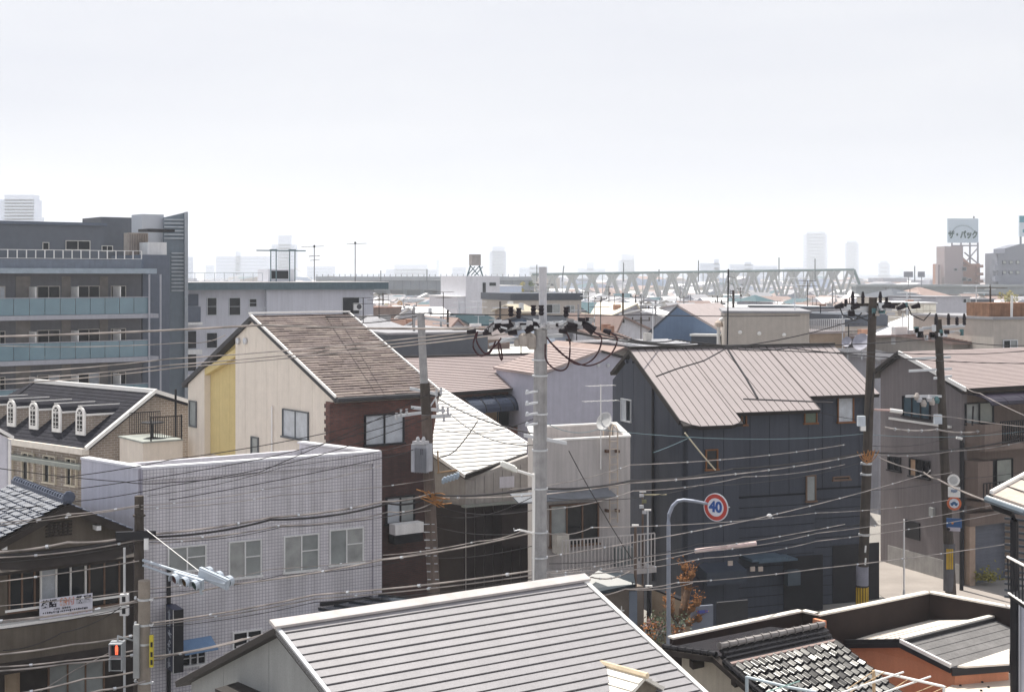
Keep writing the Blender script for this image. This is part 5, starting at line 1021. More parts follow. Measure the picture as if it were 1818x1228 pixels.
# stair and lift towers at its end
st = T('stair_tower', 'slate stair tower block with a tall louvred fin beside the grey apartment block', 'tower', (-25,106,0))
fin = M('blue grey fin', (.18,.22,.26), .6, var=.06, streak=.08)
def blk(par, px0, px1, pyt, d, dep, mat, z0=0, name='wall', ang=53):
    p = P(px0, pyt, d); W = Wall(V((p.x, p.y, 0)), ang); t1 = W.t(px1); m = MB(); W.box(m, 0, t1, z0, p.z, -dep, 0); O(name, m, mat, par); return W, t1, p.z
blk(st, 253, 301, 452, 101.5, 6, ashD); blk(st, 180, 250, 385, 108, 4, M('slate penthouse', (.14,.145,.155)), 13, 'lift_block'); 
W, t1, z = blk(st, 252, 291, 380, 106, 2, M('pale blue render', (.5,.53,.58), .8, var=.02), 13, 'lift_block')
W, t1, z = blk(st, 229, 263, 413, 104, 1, M('tan louvre', (.4,.34,.3)), 14, 'louvre_screen')
for k in range(8): m = MB(); W.box(m, t1*(k+.2)/8, t1*(k+.7)/8, 14.2, z-.1, .002, .06); O('louvre_bar', m, M('tan louvre bar', (.28,.24,.22)), st)
W, t1, z = blk(st, 262, 296, 430, 103, 1.5, white, 14, 'white_panel'); m = MB(); W.box(m, -.1, t1+.5, 17.3, 17.5, -1.5, .3); O('flat_canopy', m, black, st)
fp = P(291, 379, 106.5); Wf = Wall(V((fp.x, fp.y, 0)), 70); t1 = Wf.t(333); zf0 = fp.z
O('wall', MB().prism([Wf.at(0, 0), Wf.at(0, zf0-.3), Wf.at(t1, zf0+.15), Wf.at(t1, 0)], -Wf.n*1.0), fin, st)
m = MB(); m.box8([Wf.at(t1-.25, 0, .002), Wf.at(t1, 0, .002), Wf.at(t1, 0, .3), Wf.at(t1-.25, 0, .3), Wf.at(t1-.25, zf0+.12, .002), Wf.at(t1, zf0+.15, .002), Wf.at(t1, zf0+.15, .3), Wf.at(t1-.25, zf0+.12, .3)]); O('fin_edge', m, M('pale fin edge', (.36,.39,.43)), st)
for k in range(20):
    if k in (6, 7, 8): continue
    z = zf0-.5-.28*k; m = MB(); Wf.box(m, .02 if k < 6 else .55, t1-.3, z, z+.1, .004, .12); O('louvre_slat', m, M('light louvre slat', (.42,.46,.5) if k < 20 else 0, .4), st)
# ---------------------------------------------------------------- white apartment with teal fascia
wa = T('white_apartment', 'white flat-roofed apartment building with a thick teal roof fascia', 'apartment building', (-18,124,0))
p = P(314, 520, 119); WW2 = Wall(V((p.x, p.y, 0)), 62); t1 = WW2.t(659); zt_ = WW2.z(500, 514)
wwM = M('cool white render', (.55,.56,.62), .8, var=.05, scale=.5, streak=.1); wwS = M('shaded bay render', (.40,.42,.48), .8, var=.05, streak=.1)
tq = WW2.t(470)
m = MB(); WW2.box(m, 0, t1, 0, zt_, -9, 0); O('wall', m, wwM, wa); m = MB(); WW2.box(m, tq, t1, 0, zt_-.01, .002, .5); O('projecting_bay', m, wwM, wa)
m = MB(); WW2.box(m, -.3, WW2.t(682), zt_+.002, zt_+.62, -9.3, 1.0); O('roof_fascia', m, M('teal fascia', (.10,.145,.17), .6, var=.1, streak=.15), wa)
m = MB(); WW2.box(m, -.3, WW2.t(682), zt_+.622, zt_+.68, -9.3, 1.02); O('roof_edge', m, trimw, wa)
window(wa, WW2, 607, 638, 527, 558, alu, (glass_d,), off=.5, depth=.1); 
for (a, b, c, d) in ((367, 385, 528, 560), (406, 427, 528, 560), (366, 386, 590, 618), (442, 456, 530, 545)): window(wa, WW2, a, b, c, d, alu, (glass_d,), bars=1, off=.003, depth=.08, sill=False)
m = MB(); WW2.box(m, WW2.t(315), WW2.t(350), WW2.z(330, 571), WW2.z(330, 544), .002, 1.1); O('balcony_front', m, ashD, wa); m = MB(); WW2.box(m, WW2.t(315), WW2.t(352), WW2.z(330, 576), WW2.z(330, 571.5), .002, 1.3); O('balcony_slab', m, white, wa)
m = MB(); WW2.box(m, WW2.t(315), WW2.t(352), WW2.z(330, 543), WW2.z(330, 522), .002, .05); O('dark_bay', m, ashD, wa)
for f in (0, 1): m = MB(); WW2.box(m, WW2.t(323), WW2.t(348), WW2.z(335, 618+40*f), WW2.z(335, 588+40*f), .002, .05); O('dark_bay', m, black, wa); m = MB(); WW2.box(m, WW2.t(315), WW2.t(352), WW2.z(330, 628+45*f), WW2.z(330, 620+45*f), .002, 1.2); O('balcony_slab', m, white, wa)
railing(wa, WW2, WW2.t(437), WW2.t(470), WW2.z(450, 558), WW2.z(450, 546), alu, 8, .6, bar=.02)
aco = MB(); c = WW2.px(629, 544, .8); aco.box(c, WW2.d*.38, WW2.n*.15, UP*.32); ac = O('air_conditioner', aco, white); tag(ac, 'white outdoor unit in the window of the white apartment building', 'air conditioner')
fn = O('fan_guard', MB().lathe(c+WW2.n*.155+WW2.d*.08, [(.23,0),(.23,.02),(.06,.025)], 14, WW2.n), M('dark fan', (.06,.06,.07)), None); fn.parent = ac
railing(wa, WW2, 0, WW2.t(470), zt_+.7, zt_+1.45, M('rail grey', (.3,.34,.38)), 9, -.6, bar=.02)
# roof tank frame and stair head
zr0 = zt_+.69
rt_ = T('roof_structure', 'small rooftop stair head under a dark steel pipe frame on the white apartment', 'roof structure', WW2.at(WW2.t(500), zr0, -4))
c0, c1 = WW2.t(472)+1.2, WW2.t(520)+1.2
m = MB(); WW2.box(m, c0, c1, zr0, zr0+1.1, -6, -3); O('stair_head', m, wwM, rt_); m = MB(); WW2.box(m, c0+.3, c1-.6, zr0+.25, zr0+.95, -3, -2.95); O('louvre', m, glass_d, rt_)
stl = M('teal steel', (.09,.14,.16), .5)
fz = WW2.z(500, 447)+.15
for t_ in (c0+.1, c0+.6, c1-.6, c1-.1): O('frame_post', MB().tube([WW2.at(t_, zr0, -2.6), WW2.at(t_, fz, -2.6)], .05, 6), stl, rt_)
O('frame_beam', MB().tube([WW2.at(c0-1.2, fz, -2.6), WW2.at(c1+.9, fz, -2.6)], .06, 6), stl, rt_)
for t_ in (c0+.35, c1-.35): m = MB(); WW2.box(m, t_-.3, t_+.3, fz-.05, fz+.12, -2.75, -2.45); O('frame_head', m, stl, rt_)
O('stair_rail', MB().tube([WW2.at(c1, zr0+1.2, -2.8), WW2.at(c1+1.6, zr0+.1, -2.8)], .04, 5), white, rt_)
for nm, px, pt_, lab, bm in (('aerial', 565, 437, 'thin roof mast with a comb aerial above the teal fascia', ((437, -1.2, .9),(454,.5,.5),(461,.4,.5))), ('aerial', 638, 431, 'taller plain roof mast joined by a wire at the end of the teal fascia', ((432, .8, 1.1),))):
    t_ = WW2.t(px); t = T('roof_aerial', lab, 'aerial', WW2.at(t_, zr0, -2)); zt1 = WW2.z(px, pt_)
    O('mast', MB().tube([WW2.at(t_, zr0, -1), WW2.at(t_, zt1, -1)], .035, 6), black, t)
    for py, l, r in bm: z = WW2.z(px, py); O('boom', MB().tube([WW2.at(t_-abs(l), z-.06, -1), WW2.at(t_+r, z+.03, -1)], .02, 5), black, t)
    if px == 565:
        for k in range(6): z = WW2.z(px, 454); O('element', MB().tube([WW2.at(t_-.4+.16*k, z, -1.3), WW2.at(t_-.4+.16*k, z, -.7)], .012, 4), black, t)
    m = MB(); m.lathe(WW2.at(t_, zt1, -1), [(.08,-.1),(.1,0),(.05,.12)], 8); O('mast_head', m, black, t)

# ---------------------------------------------------------------- generic townscape houses
def rf(name, c, **k): return M(name, c, .6, var=.12, **k)
WALLS = {'white': M('t white wall', (.6,.6,.64), .8, var=.06, streak=.1), 'grey': M('t grey wall', (.38,.38,.42), .8, var=.08, streak=.1), 'cream': M('t cream wall', (.5,.46,.4), .8, var=.08, streak=.1), 'brown': M('t brown wall', (.2,.15,.13), .8, var=.1, streak=.1),
 'blue': M('t blue wall', (.13,.19,.29), .7, var=.06, streak=.06), 'slate': M('t slate wall', (.09,.10,.12), .7, var=.1), 'pale blue': M('t pale blue wall', (.5,.56,.68), .8, var=.05), 'orange': M('t orange wall', (.42,.32,.24), .8, var=.1), 'beige': M('t beige wall', (.46,.42,.38), .8, var=.07, streak=.1)}
ROOFS = {'white': rf('t white roof', (.74,.74,.75)), 'grey': rf('t grey roof', (.28,.28,.3)), 'brown': rf('t brown roof', (.27,.2,.18)), 'pink': rf('t pink roof', (.38,.33,.325)), 'slate': rf('t slate roof', (.07,.08,.1)), 'blue': rf('t blue roof', (.1,.17,.27)), 'teal': rf('t teal roof', (.05,.1,.12)), 'cream': rf('t cream roof', (.68,.62,.5)), 'rust': rf('t rust roof', (.22,.13,.1))}
def clutter(t, W, t1, zt, dep, d):
    if d > 170: return
    for _ in range(random.choice((0,1,1,2))):
        a = random.uniform(.1,.9)*t1; o = -random.uniform(.2,.8)*dep; h = random.uniform(1.2,2.6); m = MB(); m.tube([W.at(a, zt-.4, o), W.at(a, zt+h, o)], .035, 5)
        for z in (h, h-.45):
            l = random.uniform(.5,1.); m.tube([W.at(a-l, zt+z, o), W.at(a+l, zt+z, o)], .02, 4)
            for k in range(5): m.tube([W.at(a-l+l*k/2, zt+z, o-.35), W.at(a-l+l*k/2, zt+z, o+.35)], .014, 4)
        O('roof_aerial', m, random.choice((alu, black, poleD)), t)
    for _ in range(random.choice((0,1,2))):
        a = random.uniform(.1,.9)*t1; o = -random.uniform(.1,.7)*dep; m = MB(); m.box(W.at(a, zt+.05, o), W.d*random.uniform(.15,.5), W.n*.2, UP*random.uniform(.25,.6)); O('roof_box', m, random.choice((white, alu, conc, M('terracotta vent', (.35,.2,.14)))), t)
def town(kind, px0, px1, pye, pyr, d, wall, roof, lab, cat='house', dep=9., ang=66, wins=(), name=None, ap=None, fasc=0, seams=0):
    p = P(px0, pye, d); W = Wall(V((p.x, p.y, 0)), ang); t1 = W.t(px1); ze = W.z((px0+px1)/2, pye); zr = W.z(ap or (px0+px1)/2, pyr)
    t = T(name or {'flat': 'building', 'front': 'gabled_house', 'side': 'house', 'hip': 'hipped_house', 'mono': 'house'}[kind], lab, cat, W.at(t1/2, 0, 0))
    wm, rm = WALLS[wall], ROOFS[roof]; ta = W.t(ap) if ap else t1/2; oh_ = .35; wt = ze-.1
    if kind == 'flat':
        m = MB(); W.box(m, 0, t1, 0, ze, -dep, 0); O('wall', m, wm, t); m = MB(); W.box(m, -.12, t1+.12, ze+.002, ze+.14+fasc, -dep-.12, .12); O('roof', m, rm, t)
    elif kind == 'front':
        m = MB(); m.prism([W.at(0, 0), W.at(0, ze-.1), W.at(ta, zr-.14), W.at(t1, ze-.1), W.at(t1, 0)], -W.n*dep); O('wall', m, wm, t); k = (zr-ze)/ta if ta else 0; k2 = (zr-ze)/(t1-ta)
        m = MB(); slab(m, [W.at(-oh_, ze-k*oh_, .3), W.at(ta, zr, .3), W.at(ta, zr, -dep-.3), W.at(-oh_, ze-k*oh_, -dep-.3)], .13); slab(m, [W.at(ta+.002, zr, .3), W.at(t1+oh_, ze-k2*oh_, .3), W.at(t1+oh_, ze-k2*oh_, -dep-.3), W.at(ta+.002, zr, -dep-.3)], .13); O('roof', m, rm, t)
    elif kind == 'side':
        hd2 = dep/2; m = MB(); q_ = [(0, 0), (0, ze-.1), (hd2, zr-.14), (dep, ze-.1), (dep, 0)]; m.prism([W.at(0, z, -o) for o, z in q_], W.d*t1); O('wall', m, wm, t); k = (zr-ze)/hd2
        m = MB(); slab(m, [W.at(-.3, ze-k*oh_, oh_), W.at(t1+.3, ze-k*oh_, oh_), W.at(t1+.3, zr, -hd2), W.at(-.3, zr, -hd2)], .13); slab(m, [W.at(-.3, zr, -hd2-.002), W.at(t1+.3, zr, -hd2-.002), W.at(t1+.3, ze-k*oh_, -dep-oh_), W.at(-.3, ze-k*oh_, -dep-oh_)], .13); O('roof', m, rm, t)
        seams = seams or max(6, int((hd2+.4)/.42))
        if seams and d < 150: rows(t, W.at(-.3, zr, -hd2), W.at(t1+.3, zr, -hd2), W.at(t1+.3, ze-k*oh_, oh_), W.at(-.3, ze-k*oh_, oh_), seams, rm, .05, 'roof_course', True, gf=.12)
    elif kind == 'mono':
        m = MB(); m.prism([W.at(0, 0), W.at(0, ze-.1), W.at(t1, zr-.1), W.at(t1, 0)], -W.n*dep); O('wall', m, wm, t)
        m = MB(); slab(m, [W.at(-.3, ze, .3), W.at(t1+.3, zr, .3), W.at(t1+.3, zr, -dep-.3), W.at(-.3, ze, -dep-.3)], .14); O('roof', m, rm, t)
    elif kind == 'hip':
        m = MB(); W.box(m, 0, t1, 0, ze-.1, -dep, 0); O('wall', m, wm, t); i = min(t1, dep)/2*.9
        a_, b_, c_, d_ = W.at(-oh_, ze, oh_), W.at(t1+oh_, ze, oh_), W.at(t1+oh_, ze, -dep-oh_), W.at(-oh_, ze, -dep-oh_); r0_, r1_ = W.at(min(i, t1/2-.01), zr, -dep/2), W.at(max(t1-i, t1/2+.01), zr, -dep/2)
        m = MB(); m.v = [a_, b_, c_, d_, r0_, r1_]; m.f = [[0,1,5,4],[1,2,5],[2,3,4,5],[3,0,4],[3,2,1,0]]; O('roof', m, rm, t)
    clutter(t, W, t1, ze if kind == 'flat' else (ze+zr)/2, dep, d)
    for wv in wins:
        a_, b_, c_, e_ = wv[:4]; window(t, W, a_, b_, c_, e_, alu, (glass_d, glass_g) if b_-a_ > 12 else (glass_d,), off=.005, depth=.08, sill=False)
    return t, W, t1, ze
X = town
X('flat', 690, 866, 593, 593, 92, 'slate', 'grey', 'long dark slate flat-topped building behind the tan-capped concrete pole', 'building', 12, wins=())
X('hip', 648, 742, 592, 562, 104, 'grey', 'grey', 'grey hip-roofed house just behind the brown shingle roof', dep=10, wins=())
X('flat', 662, 712, 547, 545, 160, 'brown', 'rust', 'red-brown flat building in front of the viaduct band', 'building', 8)
X('side', 712, 752, 585, 568, 135, 'brown', 'rust', 'rusty cluttered roof beside the grey hip roof')
X('side', 756, 808, 566, 546, 150, 'grey', 'white', 'bright white pitched roof beside the stepped white building')
X('side', 768, 822, 590, 572, 128, 'grey', 'white', 'second bright white roof, behind the small grey gable')
X('front', 788, 836, 590, 564, 112, 'grey', 'brown', 'small grey gable house with a brown verge below the white roofs', dep=8)
X('side', 842, 892, 575, 560, 118, 'beige', 'teal', 'beige house with a dark teal roof left of the power line insulators')
X('side', 836, 905, 598, 583, 104, 'brown', 'pink', 'low brown walled house under the teal roofed one', wins=((858, 872, 582, 590),))
# stepped white building with water tank
t, W, t1, ze = X('flat', 812, 925, 527, 527, 205, 'white', 'white', 'stepped white building with a small door and window, below the roof tank', 'building', 14, 70)
m = MB(); W.box(m, W.t(826), W.t(886), 0, W.z(855, 490), -12, .3); O('upper_wall', m, WALLS['white'], t); window(t, W, 856, 863, 501, 522, alu, (glass_d,), off=.3, sill=False); window(t, W, 868, 881, 501, 508, alu, (glass_d,), off=.3, sill=False)
tk = T('roof_tank', 'grey boxy water tank on a lattice stand above the stepped white building', 'water tank', W.at(W.t(855), W.z(855, 490), -3)); wz = W.z
m = MB(); W.box(m, W.t(848), W.t(864), wz(856, 471), wz(856, 451), -4, -2.6); O('tank', m, M('tank grey', (.28,.26,.25)), tk); fr_ = MB()
for a_, b_ in ((842, 848), (870, 864)):
    fr_.tube([W.at(W.t(a_), wz(856, 490), -3.3), W.at(W.t(b_), wz(856, 471), -3.3)], .12, 5)
for a_, b_ in ((842, 856), (856, 870), (849, 863), (863, 849)): fr_.tube([W.at(W.t(a_), wz(856, 489), -3.3), W.at(W.t(b_), wz(856, 473), -3.3)], .08, 5)
O('lattice_stand', fr_, stl, tk)
X('flat', 884, 926, 508, 508, 240, 'pale blue', 'white', 'pale building with a roof sign panel right of the stepped white building', 'building', 10)
t, W, t1, ze = X('flat', 908, 1032, 533, 533, 140, 'beige', 'slate', 'long beige building with a thick dark teal fascia behind the tallest pole', 'building', 10, 72, fasc=.55, wins=((968, 994, 540, 556), (1004, 1020, 542, 556)))
X('side', 925, 950, 552, 541, 130, 'orange', 'cream', 'small sunlit cream roof in front of the teal fascia building', dep=6)
X('side', 968, 1030, 575, 562, 116, 'blue', 'slate', 'dark blue walled house just right of the tallest pole', wins=())
X('side', 985, 1066, 592, 580, 104, 'pale blue', 'grey', 'pale blue house with a dark sliding window below the insulators', wins=((1003, 1029, 600, 616),))
X('side', 1052, 1084, 556, 537, 170, 'slate', 'teal', 'dark teal roofed hall in front of the first bridge trusses', dep=9)
X('front', 1086, 1140, 558, 538, 165, 'grey', 'cream', 'grey gable house with a cream sunlit roof slope', ap=1130, dep=9)
X('front', 1090, 1172, 592, 560, 112, 'white', 'brown', 'white gable house with a small attic window and brown roof', ap=1104, wins=((1103, 1109, 565, 574),))
X('side', 1070, 1112, 600, 582, 100, 'white', 'brown', 'white house with a dark wide window and brown roof', wins=((1075, 1104, 602, 616),))
X('front', 1090, 1122, 622, 615, 86, 'cream', 'brown', 'tiny cream gable porch roof behind the charcoal house')
X('side', 1110, 1165, 600, 582, 122, 'brown', 'grey', 'grey roofed low house between the white gable and the blue gable')
# big blue gable with pink slope
bgx = T('blue_gable_house', 'large deep blue gable wall with a pale pink roof slope behind it', 'house', P(1215, 600, 98)*1)
p = P(1158, 606, 96); W = Wall(V((p.x, p.y, 0)), 116)
O('wall', MB().prism([W.at(0, 0), W.at(0, W.z(1158, 584)), W.at(W.t(1203), W.z(1203, 546)), W.at(W.t(1284), W.z(1284, 592)), W.at(W.t(1284), 0)], -W.n*.4), WALLS['blue'], bgx)
m = MB(); a_, b_ = W.px(1203, 541), W.px(1290, 592); slab(m, [a_, a_-W.n*9, b_-W.n*9, b_], .14); O('roof', m, ROOFS['pink'], bgx)
m = MB(); a_, b_ = W.px(1203, 541), W.px(1150, 590); slab(m, [a_, a_-W.n*9, b_-W.n*9, b_], .14); O('roof', m, ROOFS['slate'], bgx)
m = MB(); W.box(m, W.t(1236), W.t(1282), 0, W.z(1259, 596), .0, 1.); O('low_bay', m, WALLS['slate'], bgx); m = MB(); W.box(m, W.t(1234), W.t(1284), W.z(1259, 596)+.01, W.z(1259, 596)+.15, 0, 1.1); O('bay_roof', m, trimw, bgx)
X('side', 1178, 1204, 560, 550, 150, 'grey', 'white', 'white roof scrap left of the blue gable')
X('side', 1150, 1240, 614, 608, 84, 'grey', 'white', 'low white roofed shed peeking over the charcoal house ridge')
t, W, t1, ze = X('flat', 1286, 1437, 556, 556, 86, 'beige', 'grey', 'plain windowless beige-grey block rising over the rose roof ridge', 'building', 9, 97)
for px in (1314, 1348, 1392): m = MB(); m.lathe(W.px(px, 590 + (px-1314)*.06, .0), [(.1,0),(.13,.05),(.05,.12)], 8, W.n); O('wall_vent', m, trimw, t)
O('mast', MB().tube([W.px(1291, 612, .4), W.px(1293, 478, .4)], .045, 6), black, t)
for k in range(5): z = W.z(1292, 480)-.35*k; O('aerial_element', MB().tube([W.at(W.t(1290), z, .4), W.at(W.t(1304), z-.1*k, .4)], .012, 4), black, t)
pass
X('flat', 1266, 1480, 547, 545, 150, 'white', 'white', 'long hazy white flat building above the beige-grey block', 'building', 12, 80)
X('hip', 1345, 1372, 535, 524, 190, 'grey', 'teal', 'small pointed teal hip roof above the long white building', dep=5)
X('side', 1240, 1290, 548, 540, 175, 'white', 'pink', 'pale pink roof left of the long white building')
X('flat', 1436, 1492, 548, 545, 120, 'grey', 'slate', 'grey wall with a dark coping right of the plain block', 'building', 9)
t, W, t1, ze = X('flat', 1438, 1500, 592, 592, 92, 'orange', 'pink', 'tan terrace with a metal fence behind the rose roof', 'building', 8); railing(t, W, 0, t1, ze+.15, ze+.95, alu, 18, -.1, bar=.03)
t, W, t1, ze = X('flat', 1490, 1572, 579, 579, 98, 'beige', 'slate', 'low building with a wide black fascia behind the dark bracketed pole', 'building', 8, fasc=.7)
X('side', 1470, 1540, 556, 545, 135, 'beige', 'grey', 'beige roofed workshop behind the dark fascia')
X('side', 1560, 1640, 600, 590, 96, 'beige', 'pink', 'low dusty roof left of the bracketed pole tops')
t, W, t1, ze = X('flat', 1604, 1662, 539, 537, 150, 'cream', 'white', 'cream sunlit wall ruled into a grid of panels', 'building', 8, 80)
for k in range(5):
    for j in range(2): m = MB(); z1_ = ze-.1; hh_ = (ze-W.z(1633, 561))/2; W.box(m, t1*(k+.04)/5, t1*(k+.96)/5, z1_-hh_*(j+.94), z1_-hh_*(j+.04), .003, .06); O('wall_panel', m, M('bright cream panel', (.8,.77,.68), .6), t)
X('hip', 1590, 1650, 528, 513, 230, 'cream', 'slate', 'dark hip roofed house above the gridded cream wall', dep=10)
X('hip', 1640, 1702, 530, 510, 250, 'grey', 'brown', 'wide brown-grey roofed house left of the billboard building', dep=12)
X('flat', 1662, 1722, 528, 528, 175, 'grey', 'grey', 'plain grey block below the wide brown-grey roof', 'building', 9, wins=((1709, 1722, 530, 538),))
X('flat', 1722, 1765, 532, 532, 190, 'slate', 'grey', 'cluttered dark low building right of the plain grey block', 'building', 9)
X('side', 1620, 1672, 612, 598, 88, 'grey', 'white', 'bright white lean-to roof before the wedge roof')
X('mono', 1672, 1762, 600, 563, 92, 'grey', 'white', 'grey house with a rising white wedge roof near the right edge', dep=8, ang=66)
X('side', 1690, 1770, 606, 598, 84, 'beige', 'brown', 'long brown-tan low roof under the white wedge roof')
t, W, t1, ze = X('flat', 1764, 1850, 567, 566, 82, 'beige', 'grey', 'beige block with a pale blue window and a rusty roof enclosure', 'building', 9, 76, wins=((1780, 1806, 603, 620),))
m = MB(); W.box(m, .1, t1, ze+.15, W.z(1790, 538), -3, -.6); O('rust_enclosure', m, M('rusty sheet', (.25,.14,.09), .8, var=.3, streak=.3), t); O('pole', MB().tube([W.px(1801, 570, -.3), W.px(1802, 524, -.3)], .07, 6), white, t)
X('side', 1800, 1860, 660, 628, 80, 'grey', 'grey', 'pale grey-blue roof at the right frame edge above the brown house')
t, W, t1, ze = X('side', 1560, 1612, 636, 624, 84, 'grey', 'grey', 'low grey roof between the charcoal and brown houses')

# ---------------------------------------------------------------- billboard building and its neighbour
bbk = T('billboard_building', 'brown stepped building carrying a large sign panel on its roof', 'building', (165,520,0)); dB = 520.
def pxbox(par, px0, px1, py0, py1, d, dep, mat, name, z0=None):
    a, b = P(px0, py0, d), P(px1, py1, d); zlo = b.z if z0 is None else z0; m = MB(); m.box(V(((a.x+b.x)/2, d+dep/2, (a.z+zlo)/2)), V(((b.x-a.x)/2,0,0)), V((0,dep/2,0)), UP*((a.z-zlo)/2)); return O(name, m, mat, par)
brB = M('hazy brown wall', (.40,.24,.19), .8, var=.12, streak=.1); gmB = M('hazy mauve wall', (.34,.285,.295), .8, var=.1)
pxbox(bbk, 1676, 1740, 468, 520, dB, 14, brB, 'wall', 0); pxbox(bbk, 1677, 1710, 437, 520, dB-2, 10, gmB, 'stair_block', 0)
O('sloped_wing', MB().prism([P(1703, 460, dB-1), P(1703, 450, dB-1), P(1722, 468, dB-1), P(1722, 472, dB-1)], V((0,9,0))), brB, bbk)
for py in (470, 484, 497): pxbox(bbk, 1736, 1746, py, py+5, dB-3, 4, brB, 'balcony')
for (a, b, c, d) in ((1708, 1716, 474, 481), (1708, 1716, 492, 499), (1694, 1700, 476, 481), (1718, 1725, 494, 499)): f = pxbox(bbk, a, b, c, d, dB-2.3, .6, M('hazy frame', (.3,.3,.32)), 'window'); pxbox(f, a+1, b-1, c+1, d-1, dB-2.6, .2, glass_d, 'pane')
pxbox(bbk, 1665, 1669, 470, 500, dB, 3, gmB, 'stair_tower', 0)
fr_ = MB()
for px in (1690, 1706, 1722, 1736): fr_.tube([P(px, 470 if px > 1710 else 438, dB+1), P(px, 430, dB+1)], .35, 5)
fr_.tube([P(1712, 448, dB+1), P(1736, 468, dB+1)], .3, 5); fr_.tube([P(1736, 440, dB+1), P(1714, 466, dB+1)], .3, 5); fr_.tube([P(1690, 436, dB+1), P(1737, 436, dB+1)], .3, 5)
O('support_frame', fr_, M('frame grey', (.3,.3,.34)), bbk)
sgn = T('roof_billboard', 'pale blue billboard with dark green katakana lettering on the brown building', 'billboard', P(1710, 410, dB-1)*1)
pxbox(sgn, 1683, 1737, 388, 431, dB-1, 1.2, M('billboard face', (.47,.55,.63), .6, var=.04), 'panel')
text(sgn, 'ザ・パック', 2.15, P(1710, 417.5, dB-1.15), V((1,0,0)), UP, M('green lettering', (.0,.05,.045), .8, spec=.1), 'lettering', ext=.05, bold=.11, sy=1.4)
for k in range(15):                                         # small arched line of lettering, not legible in the photograph
    an = math.pi*(.86-.72*k/14); c = P(1710, 412, dB-1.15)+V((math.cos(an)*4.0, 0, math.sin(an)*3.0-.6)); m = MB(); m.box(c, V((.13,0,.04)), V((0,.05,0)), UP*.16); m.box(c+V((.1,-.02,-.15)), V((.04,0,0)), V((0,.05,0)), UP*.14); O('small_character', m, M('grey green lettering', (.16,.24,.27), .6), sgn)
O('bird', MB().lathe(P(1729, 386, dB-1), [(.1,-.4),(.35,0),(.1,.5)], 6), black, sgn).name = 'finial'
db = T('dark_stepped_building', 'dark blue-grey stepped apartment building at the right edge of the skyline', 'building', (170,460,0)); dD = 508.
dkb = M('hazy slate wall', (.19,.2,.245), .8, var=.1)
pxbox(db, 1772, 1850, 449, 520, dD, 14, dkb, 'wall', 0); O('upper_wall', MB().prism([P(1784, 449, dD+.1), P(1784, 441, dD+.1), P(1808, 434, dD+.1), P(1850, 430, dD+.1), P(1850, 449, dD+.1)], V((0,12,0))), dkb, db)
for k, py in enumerate((449, 470, 490)): pxbox(db, 1767, 1776, py, py+(2 if k == 0 else 10), dD-2, 4, dkb, 'balcony')
for py in (462, 480): 
    for px in (1780, 1792, 1804): f = pxbox(db, px, px+7, py, py+7, dD-.4, .3, M('hazy frame dark', (.1,.1,.12)), 'window'); pxbox(f, px+1, px+6, py+1, py+6, dD-.6, .15, glass_g, 'pane')
s2_ = T('edge_billboard', 'teal and white billboard cut by the right frame edge', 'billboard', P(1815, 400, dD)*1); pxbox(s2_, 1810, 1850, 383, 420, dD, 1, M('pale board', (.5,.58,.66)), 'panel'); pxbox(s2_, 1810, 1850, 383, 395, dD-.1, .09, M('teal board', (.03,.22,.3)), 'teal_band'); pxbox(s2_, 1816, 1850, 407, 413, dD-.1, .09, MATS['teal board'], 'teal_band')
O('support_frame', MB().tube([P(1812, 436, dD+1), P(1812, 420, dD+1)], .4, 5), dkb, s2_)

# ---------------------------------------------------------------- railway truss bridge and viaducts
trs = M('pale painted steel', (.42,.43,.45), .7, var=.1); chd = M('green grey chord', (.17,.23,.24), .7)
brg = T('truss_bridge', 'long railway truss bridge of pale zigzag members under a green-grey top chord', 'bridge', (65,520,0))
def bp(f, z, yo=0): px = 945+(1516-945)*f; d = 520.; p = P(px, 490, d); return V((p.x, d+yo, z))
NS = 16
topz = lambda f: 14+(5+8.5*f)*520/2525
botz = lambda f: 14-(55.5-16.4*f)*520/2525
for yo in (0, 9):
    m = MB(); m.tube([bp(i/NS, topz(i/NS), yo) for i in range(NS+1)], .5, 6); O('top_chord', m, chd, brg)
    m = MB(); m.tube([bp(-.01+1.03*i/NS, botz(i/NS), yo) for i in range(NS+1)], .55, 6); O('bottom_chord', m, trs, brg)
    for i in range(NS):
        f0, f1, fm_ = i/NS, (i+1)/NS, (i+.5)/NS
        m = MB(); m.tube([bp(f0, topz(f0)-.2, yo), bp(fm_, botz(fm_), yo)], .5, 5); O('diagonal', m, trs, brg); m = MB(); m.tube([bp(fm_, botz(fm_), yo), bp(f1, topz(f1)-.2, yo)], .5, 5); O('diagonal', m, trs, brg)
        if yo == 0:     # haunch plates under the chord
            for f, s in ((f0, 1), (f1, -1)): a = bp(f, topz(f)-.4, -.3); O('haunch', MB().prism([a, a+V((s*2.6,0,0)), a+V((s*.9,0,-2.2)), a+V((0,0,-3.3))], (0,.3,0)), trs, brg)
            m = MB(); m.tube([bp(fm_, topz(fm_)-.3, yo), bp(fm_, botz(fm_), yo)], .16, 4); O('hanger', m, trs, brg)
m = MB(); m.tube([bp(1, topz(1)), bp(1.035, botz(1))], .55, 6); O('end_post', m, chd, brg)
for i in range(0, NS+1, 4): m = MB(); q = bp(i/NS, 0, 4.5); m.box(V((q.x, q.y, botz(i/NS)/2-.4)), V((1.4,0,0)), V((0,5,0)), UP*(botz(i/NS)/2-.3)); O('pier', m, conc, brg)
vd1 = T('viaduct', 'long grey railway viaduct band running off behind the white apartment roof', 'viaduct', (-40,430,0))
def band(par, px0, px1, pt_, pb, d, mat, name, z0=None, dep=8): return pxbox(par, px0, px1, pt_, pb, d, dep, mat, name, z0)
vM = M('viaduct grey', (.2,.22,.25), .8, var=.12, scale=.3, streak=.1)
